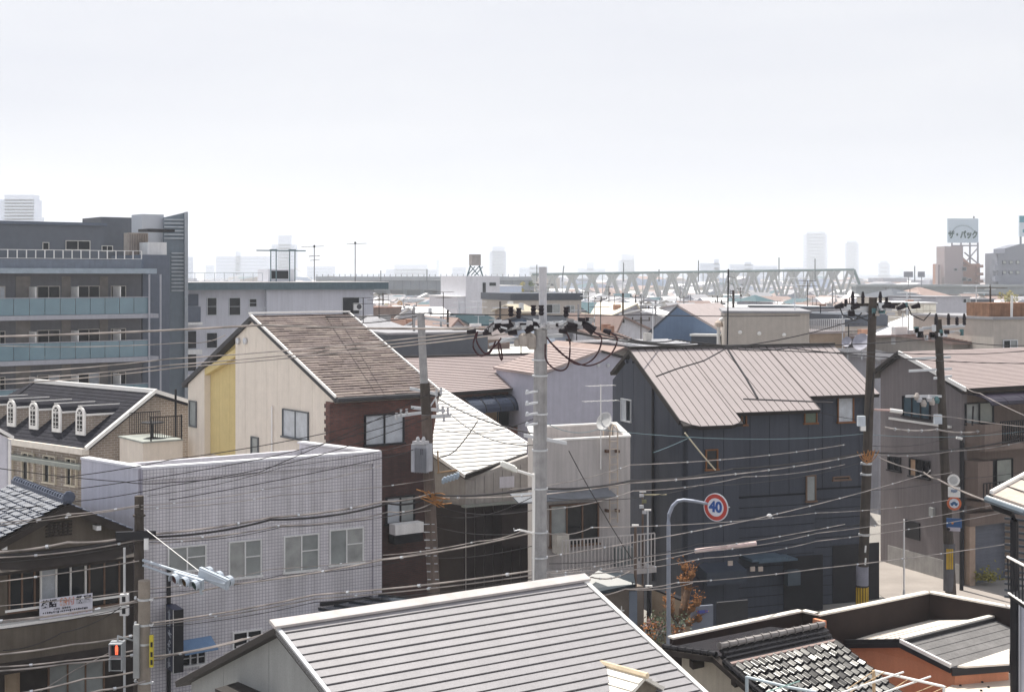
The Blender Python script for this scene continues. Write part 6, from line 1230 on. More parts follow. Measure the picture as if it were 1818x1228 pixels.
vM2 = M('viaduct pale parapet', (.27,.29,.32), .8, var=.12, scale=.3)
band(vd1, 560, 948, 491, 497, 560, vM2, 'parapet', dep=9); band(vd1, 560, 948, 497.2, 514, 561, vM, 'deck_wall', dep=7)
for k in range(38): band(vd1, 562+10*k, 563.2+10*k, 486.5, 491, 561, MATS['viaduct grey'], 'fence_post', None, .3)
for k in range(26): band(vd1, 564+15*k, 565+15*k, 497.4, 514, 560.4, M('viaduct joint', (.12,.13,.15)), 'barrier_joint', None, .4)
band(vd1, 560, 948, 514.3, 530, 566, M('viaduct lower wall', (.15,.165,.19), .9), 'lower_wall', None, 3)  # wall under the deck, darker grey than the parapet
for k in range(13): band(vd1, 566+30*k, 572+30*k, 514, 560, 562, vM, 'pier', 0, 5)
vd2 = T('viaduct', 'second viaduct band crossing behind the roofs below the billboard building', 'viaduct', (120,415,0)); band(vd2, 1520, 1860, 505, 509, 500, vM2, 'parapet', dep=9); band(vd2, 1520, 1860, 509.2, 522, 501, vM, 'deck_wall', dep=7)
for k in range(12): band(vd2, 1530+30*k, 1536+30*k, 522, 560, 502, vM, 'pier', 0, 5)
labs = ['first catenary mast at the low end of the viaduct','catenary mast above the hazy stepped skyline block','catenary mast right of the stepped white building','slanted catenary mast where the trusses begin','catenary mast above the first bridge span','catenary mast in front of the pale slab tower','tall catenary mast beside the low grey hall','catenary mast above the widest skyline block','catenary mast before the tallest pale tower','catenary mast over the viaduct near the billboard building']
for k, (px, pt_) in enumerate(((676,480),(758,478),(953,470),(998,472),(1107,466),(1170,478),(1240,462),(1383,457),(1447,459),(1624,472))):
    t = tag(O('catenary_mast', MB().tube([P(px, 500, 515), P(px+(3 if k == 3 else 0), pt_, 515)], .2, 5), M('mast grey', (.1,.12,.13))), labs[k], 'mast', 'catenary masts along the railway')
for (a, b, l) in ((1605, 1621, 'wide dark road sign board on the hazy viaduct'), (1630, 1642, 'narrow dark road sign board beside the wider one')): o = pxbox(None, a, b, 482, 492, 490, .5, dkb, 'sign_board') if False else None
for (a, b, l) in ((1605, 1621, 'wide dark sign board above the hazy viaduct'), (1630, 1642, 'narrow dark sign board beside the wider one')):
    t = T('sign_board', l, 'sign', P((a+b)/2, 505, 490)*1); pxbox(t, a, b, 482, 492, 490, .5, dkb, 'board'); O('post', MB().tube([P((a+b)/2, 510, 490.8), P((a+b)/2, 484, 490.8)], .15, 5), dkb, t)

# ---------------------------------------------------------------- far skyline
farM = M('hazy tower wall', (.6,.65,.76), .8, var=.05, scale=.05); farG = M('hazy tower glass', (.5,.56,.66), .4, var=.05)  # haze tint put into these pale concrete and glass colours
def far(lab, parts, d, wins=None):
    d = d*2.3
    t = T('tower_block' if parts[0][3]-parts[0][2] > 25 else 'far_building', lab, 'building', P(parts[0][0], 492, d)*1)
    t.location.z = 0; ORG[t.name] = V(t.location)
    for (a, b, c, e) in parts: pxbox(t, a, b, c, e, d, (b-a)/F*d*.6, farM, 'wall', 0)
    a, b, c, e = parts[0]; nf = wins or max(2, int((e-c)/6))
    for k in range(nf): yy = c+3+(e-c-4)*k/nf; pxbox(t, a+1.5, b-1.5, yy, yy+(e-c)/nf*.4, d-.6, .7, farG, 'window_band')
    return t
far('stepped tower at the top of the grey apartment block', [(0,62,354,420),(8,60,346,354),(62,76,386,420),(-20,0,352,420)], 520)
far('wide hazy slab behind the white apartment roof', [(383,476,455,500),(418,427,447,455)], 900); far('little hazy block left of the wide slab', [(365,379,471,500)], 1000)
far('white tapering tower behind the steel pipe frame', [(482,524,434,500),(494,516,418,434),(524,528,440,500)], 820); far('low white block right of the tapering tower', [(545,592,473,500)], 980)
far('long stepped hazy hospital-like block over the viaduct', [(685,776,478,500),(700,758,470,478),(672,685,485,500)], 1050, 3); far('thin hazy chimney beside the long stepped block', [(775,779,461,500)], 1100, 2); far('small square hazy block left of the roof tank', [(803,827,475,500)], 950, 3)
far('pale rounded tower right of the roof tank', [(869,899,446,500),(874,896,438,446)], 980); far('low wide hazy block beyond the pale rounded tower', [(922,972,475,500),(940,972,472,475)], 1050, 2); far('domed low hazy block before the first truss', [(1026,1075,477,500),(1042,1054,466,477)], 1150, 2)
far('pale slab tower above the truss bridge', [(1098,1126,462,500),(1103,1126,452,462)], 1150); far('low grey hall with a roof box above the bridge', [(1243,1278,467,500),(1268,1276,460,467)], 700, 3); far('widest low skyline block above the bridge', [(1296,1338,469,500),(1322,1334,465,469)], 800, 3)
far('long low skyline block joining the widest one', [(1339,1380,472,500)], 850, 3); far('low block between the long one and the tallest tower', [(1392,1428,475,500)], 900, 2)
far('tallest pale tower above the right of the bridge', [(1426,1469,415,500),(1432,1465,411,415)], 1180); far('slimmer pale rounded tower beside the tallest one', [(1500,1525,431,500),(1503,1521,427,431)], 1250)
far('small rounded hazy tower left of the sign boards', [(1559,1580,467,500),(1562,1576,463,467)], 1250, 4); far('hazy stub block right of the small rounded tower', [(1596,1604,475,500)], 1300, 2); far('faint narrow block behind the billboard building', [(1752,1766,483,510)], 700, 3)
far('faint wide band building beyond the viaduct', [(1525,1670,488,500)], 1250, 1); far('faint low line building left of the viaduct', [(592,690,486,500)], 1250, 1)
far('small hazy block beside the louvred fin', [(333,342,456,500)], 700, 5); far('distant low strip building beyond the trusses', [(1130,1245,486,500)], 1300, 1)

# ---------------------------------------------------------------- hazy rows of low houses
random.seed(21)
rnm = ('grey','slate','brown','dusty pink','white','pale grey','grey','brown','white','dark')
rcol = [ROOFS[k] for k in ('grey','slate','brown','pink','white','grey','grey','brown','white','teal')]; wnm = ('white','grey','cream','beige','white','pale blue','grey'); wcol = [WALLS[k] for k in ('white','grey','cream','beige','white','pale blue','grey')]
def lowhouse(cx, cy, w_, l_, h, rh, ang, kind, out, fm, mi):
    u, v = hd(ang), hd(ang-90); c = V((cx, cy, 0)); b = len(out.v); p = lambda a, e, z: c+u*a+v*e+UP*z
    out.v += [p(-w_,-l_,0), p(w_,-l_,0), p(w_,l_,0), p(-w_,l_,0), p(-w_,-l_,h), p(w_,-l_,h), p(w_,l_,h), p(-w_,l_,h), p(0,-l_,h+rh), p(0,l_,h+rh)]
    if kind: f = [[0,1,5,4],[1,2,6,5],[2,3,7,6],[3,0,4,7],[4,5,8],[6,7,9],[5,6,9,8],[7,4,8,9]]; k = [0,0,0,0,0,0,1,1]
    else: f = [[0,1,5,4],[1,2,6,5],[2,3,7,6],[3,0,4,7],[4,5,6,7]]; k = [0,0,0,0,1]
    out.f += [[b+i for i in q] for q in f]; fm += [mi[x] for x in k]
    # dark window rectangles on the two near sides
    for s in (-.45, .45):
        for zz in (.32, .72):
            if h*zz > 1.2: n0 = len(out.v); out.v += [p(w_*s-w_*.18,-l_-.03,h*zz), p(w_*s+w_*.18,-l_-.03,h*zz), p(w_*s+w_*.18,-l_-.03,h*zz+1.1), p(w_*s-w_*.18,-l_-.03,h*zz+1.1)]; out.f.append([n0,n0+1,n0+2,n0+3]); fm.append(mi[2])
cnt = 0; allm = rcol+wcol+[glass_d]; RB = MB(); rfm = []
d = 172.
while d < 620:
    xs = d*.385; x = -xs+random.uniform(0, 5)
    while x < xs:
        w_ = random.uniform(2.6, 4.6); px = CX+F*(x+w_)/d
        skip = (px < 655 and d < 330) or (800 < px < 1040 and d < 245) or (1640 < px < 1730 and d < 280) or 470 < d < 540
        if not skip and random.random() < .8:
            wi, ri = random.randrange(10, 17), random.randrange(10); args = (x+w_, d+random.uniform(-2.5,2.5), w_, random.uniform(3,4.6), random.uniform(5.0,7.2), random.uniform(1.,2.1), random.choice((-24,66,-30,60,80)), random.random() < .72)
            if cnt < 292:
                mb = MB(); fm = []; lowhouse(*args, mb, fm, (0,1,2))
                for _ in range(random.choice((0,1,2))):
                    n0 = len(mb.f); c = V((args[0]+random.uniform(-2,2), args[1]+random.uniform(-2,2), args[4]+.6)); h_ = random.uniform(1,2.6)
                    if random.random() < .6: mb.tube([c, c+UP*h_], .05, 4); mb.box(c+UP*h_, V((.6,0,0)), V((0,.02,0)), UP*.02)
                    else: mb.box(c+UP*.2, V((.5,.1,0)), V((-.1,.4,0)), UP*.5)
                    fm += [2 if h_ > 1.6 else 0]*(len(mb.f)-n0)
                o = O('far_house', mb, None, mats=[allm[wi], allm[ri], glass_d], fm=fm); tag(o, 'hazy %s house with %s %s roof, %s rows, %s' % (wnm[wi-10], rnm[ri], 'gabled' if args[7] else 'flat', 'nearer' if d < 215 else 'middle' if d < 270 else 'farther', landmark(px)), 'house', 'hazy low houses before the railway'); cnt += 1
            else: lowhouse(*args, RB, rfm, (wi, ri, 17))
        x += w_*2+random.uniform(.3, 3)
    d += 8.2
o = O('rooftop_mass', RB, None, mats=allm, fm=rfm, kind='stuff'); o['label'] = 'hazy mass of low rooftops around the railway bridge'; o['category'] = 'rooftops'
mb = MB(); fm = []; allm = rcol+wcol+[glass_d]
for _ in range(1800):
    d = random.uniform(640, 2600); x = random.uniform(-.38, .38)*d; k = random.random()
    lowhouse(x, d, random.uniform(5,11), random.uniform(5,10), random.uniform(5,10) if k < .9 else random.uniform(10,14), 1.6, random.choice((-24,66)), random.random() < .5, mb, fm, (random.randrange(10,17), random.randrange(10), 17))
o = O('distant_rooftops', mb, None, mats=allm, fm=fm, kind='stuff'); o['label'] = 'hazy mass of distant rooftops beyond the railway'; o['category'] = 'rooftops'
# trees and greenery in the haze
def leafy(name, lab, px, pyb, pyt, d, wpx, col, n=700, cat='tree'):
    b, tp_ = P(px, pyb, d), P(px, pyt, d); r = wpx/2/F*d; hgt = tp_.z; t = T(name, lab, cat, (b.x, d, 0))
    O('trunk', MB().tube([V((b.x, d, 0)), V((b.x+.2, d, hgt*.5)), V((b.x, d, hgt*.8))], r*.12, 6, r*.05), bark, t); m = MB(); random.seed(px)
    cl = [(random.gauss(0,.45)*r, random.gauss(0,.45)*r, hgt*random.uniform(.55,.92), r*random.uniform(.3,.5)) for _ in range(9)]
    for _ in range(n):
        cx, cy, cz, cr = random.choice(cl); v = V((random.gauss(0,1), random.gauss(0,1), random.gauss(0,1))).normalized()*cr*random.uniform(.6,1.05); c = V((b.x+cx, d+cy, cz))+v; a = V((random.gauss(0,1), random.gauss(0,1), random.gauss(0,1))).normalized()*r*.1; e = a.orthogonal().normalized()*r*.07; n0 = len(m.v); m.v += [c-a, c+e, c+a, c-e]; m.f.append([n0,n0+1,n0+2,n0+3])
    O('crown', m, col, t)
lg = M('hazy green leaf', (.09,.12,.05), .7, var=.4, scale=.8); yl = M('yellow green leaf far', (.3,.26,.07), .7, var=.4, scale=.8); br_ = M('amber leaf far', (.4,.24,.1), .7, var=.4, scale=.8)
leafy('tree', 'round green tree between the stepped white building and the tallest pole', 943, 520, 490, 280, 28, lg); leafy('tree', 'yellowish tree left of the round green one', 930, 520, 493, 290, 20, yl)
leafy('tree', 'amber bushy tree above the red-brown flat building', 702, 545, 528, 230, 22, br_); leafy('tree', 'yellow bushy tree left of the amber one', 684, 545, 532, 225, 16, yl); leafy('tree', 'small yellow-green tree at the right edge below the dark stepped building', 1792, 530, 511, 300, 34, yl)
o = O('river_scrub', MB(), br_); bpy.data.objects.remove(o)
# ---------------------------------------------------------------- haze
hz = MB(); hz.box(V((0, 1600, 64)), V((1400,0,0)), V((0,1650,0)), UP*65); o = O('haze', hz, None); o['kind'] = 'stuff'
hm = bpy.data.materials.new('haze'); hm.use_nodes = True; hn = hm.node_tree; hn.nodes.remove(hn.nodes['Principled BSDF']); pv = hn.nodes.new('ShaderNodeVolumePrincipled'); pv.inputs['Color'].default_value = (.88,.93,1,1); pv.inputs['Density'].default_value = .00034; pv.inputs['Anisotropy'].default_value = .3
hn.links.new(pv.outputs[0], hn.nodes['Material Output'].inputs['Volume']); o.data.materials.clear(); o.data.materials.append(hm)
# ---------------------------------------------------------------- utility poles
def upole(px0, py0, px1, py1, d, r0, r1, mat, lab, tip=True):
    a, b = P(px1, py1, d), P(px0, py0, d); dirx = (b.x-a.x)/(b.z-a.z); base = V((a.x-dirx*a.z, d, 0)); t = T('utility_pole', lab, 'utility pole', base)
    O('shaft', MB().tube([base, base.lerp(b, .5), b], r0, 14, r1), mat, t); return t
pm = upole(960, 585, 957, 1035, 36, .215, .165, poleM, 'tallest pale concrete utility pole with a thin steel top, at the picture centre')
O('top_pole', MB().tube([P(964, 640, 36.15), P(963.5, 474, 36.15)], .10, 10), M('pale steel', (.5,.5,.53), .5), pm)
O('side_pipe', MB().tube([P(949, 1035, 35.9), P(948, 840, 35.9)], .05, 6), trimw, pm)
def carm(par, pxa, pya, pxb, pyb, d, w=.045, mat=None, dz=0):
    a, b = P(pxa, pya, d), P(pxb, pyb, d-.0); m = MB(); dd = (b-a); n = dd.normalized().cross(UP).normalized(); m.box((a+b)/2+n*-.2, dd/2, n*w, UP*w); return O('crossarm', m, mat or alu, par)
def post_ins(par, px, py, d, h=.4, r=.06, mat=None):
    c = P(px, py, d); return O('insulator', MB().lathe(c, [(r*.6,0),(r,.06),(r*.7,.1),(r,.16),(r*.7,.2),(r,.26),(r*.5,h)], 9), mat or rubber, par)
def sleeve(par, px0, py0, px1, py1, d, r=.1):
    a, b = P(px0, py0, d), P(px1, py1, d); return O('insulator_sleeve', MB().tube([a, a.lerp(b, .25), a.lerp(b, .8), b], r*.55, 8, r), rubber, par)
carm(pm, 868, 577, 1052, 572, 36); carm(pm, 905, 583, 1050, 578, 35.8); carm(pm, 886, 604, 1000, 596, 36)
for px, py in ((907,562),(921,565),(947,560),(961,560),(1005,563)): post_ins(pm, px, py, 35.85, .24, .075)
for a in ((862,590,890,570),(886,588,908,572),(932,588,955,574),(1002,582,1024,580),(1033,572,1055,588)): sleeve(pm, *a, 35.8, .13)
for a in ((829,589,845,587),(857,592,872,589),(902,592,918,589),(992,587,1006,588),(1071,586,1084,590)): sleeve(pm, *a, 35.8, .085)
for px, py in ((930,580),(940,574),(975,575),(985,580),(996,574),(1016,577),(1028,575)): m = MB(); m.box(P(px, py, 35.8), V((.05,0,.02)), V((0,.06,0)), UP*.05); O('clamp', m, porc if px % 2 else alu, pm)
random.seed(77)
for k in range(60):
    x_ = random.uniform(870, 1052); m = MB(); m.box(P(x_, 577-.02*(x_-870)+random.gauss(0, 4.5), 35.8+random.uniform(-.3,.2)), V((random.uniform(.02,.1),0,random.uniform(-.03,.03))), V((0,.05,0)), UP*random.uniform(.015,.06)); O('fitting', m, (alu, porc, M('galvanised', (.3,.3,.32), .5, .3), rubber, poleM)[k % 5], pm)
for k in range(8): x_ = 880+22*k; c_ = P(x_, 581-.02*(x_-870), 35.85); m = MB(); m.tube([c_, c_+V((-.22,-.1,-.05))], .035, 6); m.lathe(c_+V((-.05,-.02,-.05)), [(.05,0),(.07,.04),(.05,.08)], 8); O('strain_insulator', m, porc, pm)
gy = M('weathered arrester', (.42,.38,.35), .8, var=.25)
for (px, py, w_, h_) in ((930, 603, .14, .17), (944, 606, .12, .2), (918, 608, .08, .1), (938, 596, .1, .1)): m = MB(); m.lathe(P(px, py, 35.9)-UP*h_, [(w_*.6,0),(w_,h_*.3),(w_,h_*1.6),(w_*.5,h_*2)], 10); O('switch_body', m, gy, pm)
for a in ((868,612,905,603),(895,606,930,600)): O('switch_rod', MB().tube([P(a[0], a[1], 35.9), P(a[2], a[3], 35.9)], .04, 6), alu, pm)
for p4_ in (((1006,590),(1012,610),(1008,650),(990,657),(970,640),(968,610)), ((1055,590),(1068,600),(1062,625),(1045,643),(1020,645),(985,615),(970,598)), ((1085,590),(1096,603),(1085,628),(1060,645),(1035,648),(1000,630),(975,605)), ((848,588),(846,605),(858,625),(870,626),(880,605)), ((846,590),(840,615),(855,632),(878,615),(890,600)), ((884,608),(887,630),(891,640)), ((887,608),(890,622),(892,638))):
    pts_ = [P(x, y, 35.7) for x, y in p4_]; sm = [pts_[0]]
    for i in range(len(pts_)-1):
        p0, p1_, p2_, p3_ = pts_[max(i-1,0)], pts_[i], pts_[i+1], pts_[min(i+2, len(pts_)-1)]
        for k in range(1, 5): t_ = k/4; sm.append(.5*((2*p1_)+(p2_-p0)*t_+(2*p0-5*p1_+4*p2_-p3_)*t_**2+(3*p1_-p0-3*p2_+p3_)*t_**3))
    O('jumper_cable', MB().tube(sm, .022, 5), M('maroon cable', (.05,.02,.025), .5), pm)
# bands, step bolts, street lamp
for py in (640, 668, 736, 800, 868, 945, 990): 
    m = MB(); m.lathe(P(958.5, py, 36), [(.205,0),(.205,.04)], 14); O('band', m, alu, pm)
for py in (696, 716, 735, 753): m = MB(); m.box(P(944, py, 35.8), V((.16,0,.03)), V((0,.04,0)), UP*.025); m.lathe(P(936, py, 35.8), [(.035,-.03),(.05,.02),(.03,.06)], 7); O('rack_arm', m, alu, pm)
carm(pm, 930, 774, 1007, 788, 35.8, .04); m = MB(); m.box(P(1068, 1000, 35.6), V((.12,0,0)), V((0,.08,0)), UP*.08); O('closure_box', m, porc, pm) if False else None
lp = T('street_lamp', 'slim white street lamp head reaching out from the tallest pole', 'street lamp', P(915, 835, 35.7)*1)
O('arm', MB().tube([P(947, 844, 35.8), P(918, 835, 35.5)], .035, 8), trimw, lp)
m = MB(); hv = (P(888, 822, 35.2)-P(918, 834, 35.5)); m.tube([P(918, 834, 35.5)+hv*x for x in (0, .15, .5, .85, 1.0)], .07, 8, .05); m2 = MB(); m2.box(P(903, 828, 35.35), hv/2, V((0,.13,0)), UP*.05); m2.box(P(903, 828, 35.35)+UP*.04, hv*.4, V((0,.1,0)), UP*.04); O('lamp_head', m2, M('lamp cream white', (.7,.7,.66), .4), lp)
ml = MB(); ml.box(P(903, 829, 35.35)-UP*.055, hv*.35, V((0,.09,0)), UP*.015); O('lamp_glass', ml, M('lamp glass', (.5,.5,.45), .3), lp)
lp2 = T('bracket_arm', 'short white bracket arm with a hook low on the tallest pole', 'bracket', P(930, 942, 35.7)*1); O('arm', MB().tube([P(948, 946, 35.8), P(922, 940, 35.6)], .03, 6), trimw, lp2); O('hook', MB().tube([P(922, 940, 35.6), P(913, 942, 35.6), P(912, 937, 35.6)], .015, 5), alu, lp2)
# pole with the transformer
pt = upole(747, 556, 771, 1060, 49, .185, .13, poleM, 'leaning concrete utility pole with a ribbed transformer, before the brick wall')
O('upper_stain', MB().tube([P(754, 680, 48.98), P(757, 735, 48.98)], .172, 12, .175), poleD, pt); O('lower_dark', MB().tube([P(757, 737, 48.98), P(771.5, 1080, 48.98)], .178, 12, .215), M('brown shaded pole wrap', (.13,.10,.085), .8, var=.3, streak=.3), pt)  # darker sleeves around the lower shaft
carm(pt, 741, 563, 792, 570, 49, .05); 
tf = O('transformer', MB().box(P(749, 812, 48.6), V((.26,-.1,0)), V((.1,.24,0)), UP*.47), M('transformer grey', (.45,.46,.5), .5, streak=.1), pt)
m = MB()
for k in range(9): m.box(P(749, 815, 48.6)+V((-.23+.058*k,-.27+.0*k,0))+V((.1,-.0,0))*0+V((0,-.022*k+.05,0)), V((.008,0,0)), V((0,.06,0)), UP*.42)
O('cooling_fin', m, M('fin grey', (.3,.31,.35), .5), tf); m = MB(); m.box(P(747, 785, 48.4), V((.2,-.08,0)), V((.08,.18,0)), UP*.05); m.lathe(P(742, 783, 48.3), [(.05,0),(.07,.08),(.03,.16)], 8); m.lathe(P(752, 783, 48.3), [(.05,0),(.07,.08),(.03,.16)], 8); O('bushing', m, porc, tf)  # fins in a darker grey than the casing
m = MB(); m.box(P(749, 802, 48.27), V((.05,-.02,0)), V((0,.01,0)), UP*.1); O('number_plate', m, M('dark plate', (.08,.08,.1)), tf)
for a in ((727,690,775,700),(729,724,790,730),(760,741,800,738),(762,724,774,706),(700,740,750,733)): carm(pt, *a, 48.8, .05)
for px, py in ((775,700),(783,697),(777,728),(786,730),(795,732),(788,745),(704,742),(712,736),(722,735)): post_ins(pt, px, py+4, 48.6, .22, .05, porc)
m = MB(); m.tube([P(774, 706, 48.7), P(777, 728, 48.7)], .04, 6); O('strut', m, trimw, pt)
sn = MB(); random.seed(2)
for k in range(14): a_ = P(random.uniform(738,775), random.uniform(868,884), 48.6); b_ = P(random.uniform(765,812), random.uniform(872,900), 48.5); sn.tube(sag(a_, b_, random.uniform(-.05,.12), 6), .018, 4)
O('cable_bundle', sn, M('orange brown cable guard', (.36,.17,.06), .6), pt)
for k in range(5): m = MB(); m.lathe(P(788+6*k, 852-2*k, 48.5), [(.05,-.12),(.08,0),(.04,.12)], 8, (.3,-.2,.9)); O('cutout', m, M('blue grey cutout', (.35,.42,.5), .5), pt)
m = MB(); m.tube([P(777, 800, 48.5), P(779, 840, 48.5), P(782, 838, 48.4)], .03, 6); m.tube([P(776, 839, 48.5), P(812, 834, 48.4)], .035, 6); O('cutout_arm', m, M('rusted arm', (.3,.2,.12)), pt)
for k in range(9):
    m = MB(); c = P(760+k*1.1, 930+14*k, 48.8); m.tube([c-V((.17,0,0)), c+V((.02+.2,0,0))], .014, 5); O('step_bolt', m, alu, pt)
# bracketed dark pole by the charcoal house
pq3 = upole(1550, 528, 1531, 1050, 57, .215, .16, poleD, 'dark brown utility pole with a bracketed top in front of the charcoal house')
def poletop(t, px, py, d, sc_=1.):
    for a in ((px-62*sc_, py+17, px+52*sc_, py+15), (px-30*sc_, py+28, px+35*sc_, py+24), (px-45*sc_, py+22, px+20*sc_, py+20)): carm(t, *a, d, .06, alu if a[1] > py+20 else poleD)
    for k, dx in enumerate((-36, -18, 13, 24, -48)): post_ins(t, px+dx*sc_, py+(14 if k < 4 else 18), d-.2, .48 if k < 3 else .28, .08, rubber)
    for k, dx in enumerate((-58, -30, 25, 52, 78)): sleeve(t, px+(dx-10)*sc_, py+20+k % 2*3, px+(dx+4)*sc_, py+16, d-.2, .14)
    random.seed(int(px))
    for k in range(16): m = MB(); m.box(P(px+random.uniform(-55,60)*sc_, py+random.uniform(14,32), d-.2), V((random.uniform(.05,.16),0,0)), V((0,.06,0)), UP*random.uniform(.04,.13)); O('fitting', m, [alu, porc, rubber, gy, M('teal fitting', (.08,.16,.17))][k % 5], t)
    for dx in (-60, -38, 62): p_ = [P(px+dx*sc_, py+18, d-.3), P(px+dx*sc_+6, py+34, d-.3), P(px+(dx+28)*sc_, py+44, d-.3), P(px+(dx+40)*sc_, py+30, d-.3)]; O('jumper_cable', MB().tube([p_[0], p_[0].lerp(p_[1], .5), p_[1], p_[1].lerp(p_[2], .5), p_[2], p_[3]], .025, 5), wireM, t)
poletop(pq3, 1550, 525, 57)
m = MB(); m.lathe(P(1531, 1038, 57), [(.245,0),(.245,.75)], 14); O('pale_wrap', m, M('faded wrap', (.24,.24,.28), .8), pq3)
m = MB(); c = P(1530, 1112, 57); m.lathe(c, [(.25,0),(.25,1.62)], 16); O('guard_sleeve', m, black, pq3)
for k in range(7): an = -2.7+.42*k; m = MB(); q_ = c+V((math.cos(an)*.255, math.sin(an)*.255, .82)); m.box(q_, V((-math.sin(an),math.cos(an),0))*.035, V((math.cos(an),math.sin(an),0))*.012, UP*.78); O('yellow_stripe', m, M('yellow guard stripe', (.5,.32,.03), .5), pq3)
for px, py in ((1529, 745), (1530, 752)): pass
m = MB(); m.box(P(1529, 747, 56.6), V((.15,0,0)), V((0,.1,0)), UP*.2); O('terminal_box', m, M('pale terminal box', (.55,.6,.66), .5), pq3); m = MB(); m.box(P(1532, 760, 56.6), V((.1,0,0)), V((0,.08,0)), UP*.1); O('terminal_base', m, trimw, pq3)
O('riser_cable', MB().tube([P(1552, 660, 56.7), P(1547, 700, 56.6), P(1543, 740, 56.6), P(1540, 765, 56.7)], .03, 5), wireM, pq3)
sn = MB()
for k in range(9): sn.tube(sag(P(random.uniform(1518,1545), random.uniform(800,806), 56.6), P(random.uniform(1540,1566), random.uniform(796,802), 56.6), random.uniform(.2,.5), 6), .016, 4)
O('cable_bundle', sn, MATS['orange brown cable guard'], pq3)
for py in (824, 843, 950): m = MB(); m.lathe(P(1538-(py-824)*.03, py, 57), [(.23,0),(.23,.08)], 12); O('band', m, alu, pq3)
for k in range(2): m = MB(); m.tube([P(1537, 968+22*k, 56.7), P(1536, 980+22*k, 56.7)], .035, 6); O('white_tube', m, trimw, pq3)
# far corner pole with road signs
pq4 = upole(1665, 567, 1687, 1030, 62, .235, .16, poleD, 'dark utility pole carrying round road signs at the brown house corner')
for dx in (-3, 19, 34, 47): post_ins(pq4, 1665+dx, 577, 61.7, .5 if dx != 34 else .36, .085, rubber)
carm(pq4, 1640, 583, 1715, 578, 62, .06); carm(pq4, 1655, 592, 1712, 588, 62, .05)
random.seed(8)
for k in range(18): m = MB(); m.box(P(random.uniform(1625,1712), random.uniform(580,600), 61.7), V((random.uniform(.05,.16),0,0)), V((0,.06,0)), UP*random.uniform(.05,.14)); O('fitting', m, [alu, porc, rubber, gy, M('teal fitting', (.08,.16,.17))][k % 5], pq4)
for (a, b) in ((634, 1690), (655, 1692), (668, 1692)): carm(pq4, 1616 if a < 660 else 1660, a+4, b, a, 61.8, .05)
for (px, py) in ((1632,708),(1650,707),(1628,704),(1655,713),(1663,710),(1640,716)): m = MB(); m.lathe(P(px, py, 61.5), [(.1,-.14),(.14,0),(.06,.16)], 8); O('arrester', m, [porc, M('teal fitting', (.08,.16,.17)), gy][px % 3], pq4)
carm(pq4, 1610, 704, 1674, 704, 61.6, .05)
m = MB(); m.box(P(1665, 744, 61.5), V((.16,0,0)), V((0,.1,0)), UP*.2); O('terminal_box', m, MATS['pale terminal box'], pq4)
def roundsign(px, py, d, r, ring, face, lab, mark=None):
    t = T('round_sign', lab, 'road sign', P(px, py, d)*1); c = P(px, py, d); n_ = V((-.35,-.93,0)).normalized(); r_ = V((-n_.y, n_.x, 0)); r_ = r_ if r_.x > 0 else -r_
    O('disc', MB().lathe(c, [(r,0),(r,.01)], 28, n_), ring, t); O('face', MB().lathe(c+n_*.012, [(r*.68,0),(r*.68,.004)], 24, n_), face, t)
    if mark:       # side silhouette of a car
        b = c+n_*.022; m = MB(); m.prism([b+r_*x*r+UP*y*r for x, y in ((-.5,-.15),(.5,-.15),(.5,.05),(.3,.08),(.17,.25),(-.17,.25),(-.32,.07),(-.5,.03))], n_*.004); m.lathe(b-r_*.27*r-UP*.17*r, [(.09*r*2,0),(.09*r*2,.006)], 10, n_); m.lathe(b+r_*.27*r-UP*.17*r, [(.09*r*2,0),(.09*r*2,.006)], 10, n_); O('car_symbol', m, mark, t)
    return t, c, n_, r_
roundsign(1693, 852, 61.2, .26, trimw, M('grey sign back', (.5,.5,.5)), 'blank pale round disc, uppermost sign on the brown corner pole')
ps2 = T('sign_plate', 'white rectangular plate with small dark print below the blank disc', 'sign', P(1694, 873, 61.2)*1); m = MB(); m.box(P(1694, 873, 61.2), V((.24,-.08,0)), V((.005,.015,0)), UP*.22); O('plate', m, trimw, ps2)
for k in range(3): m = MB(); m.box(P(1691+3*k, 871+k % 2, 61.15), V((.06,-.02,0)), V((.002,.006,0)), UP*.05); O('print', m, M('faded blue ink', (.2,.25,.35)), ps2)
roundsign(1694, 893, 61.2, .3, M('orange red ring', (.55,.14,.06), .5), M('pale sign face', (.6,.62,.68)), 'orange-rimmed round sign with a blue car symbol', M('sign dark blue', (.05,.12,.25)))
bl = T('blue_sign', 'small blue plate sign with an orange mark at the brown corner pole', 'sign', P(1692, 928, 61.2)*1); m = MB(); m.box(P(1694, 928, 61.2), V((.3,-.1,0)), V((.005,.015,0)), UP*.2); O('plate', m, M('blue plate sign', (.04,.1,.24)), bl); m = MB(); m.lathe(P(1691, 928, 61.1), [(.05,0),(.05,.01)], 8, (-.3,-.95,0)); O('mark', m, M('orange mark', (.6,.25,.06)), bl)
w3 = T('small_plate', 'narrow white plate under the blue sign', 'sign', P(1692, 939, 61.2)*1); m = MB(); m.box(P(1694, 939, 61.15), V((.24,-.08,0)), V((.005,.015,0)), UP*.08); O('plate', m, M('pale mauve plate', (.45,.42,.48)), w3); m = MB(); m.lathe(P(1684, 939, 61.05), [(.07,0),(.07,.01)], 8, (-.3,-.95,0)); O('mark', m, black, w3)
for k in range(4): m = MB(); q_ = P(1681.5+3.2*k, 992, 61.75); m.box(q_, V((.025,0,0)), V((0,.01,0)), UP*.44); O('yellow_stripe', m, MATS['yellow guard stripe'], pq4)
m = MB(); c = P(1685, 1044, 62); m.lathe(V((c.x, c.y, 0)), [(.25,.35),(.25,2.4)], 14); O('guard_sleeve', m, M('guard grey', (.1,.1,.11)), pq4)
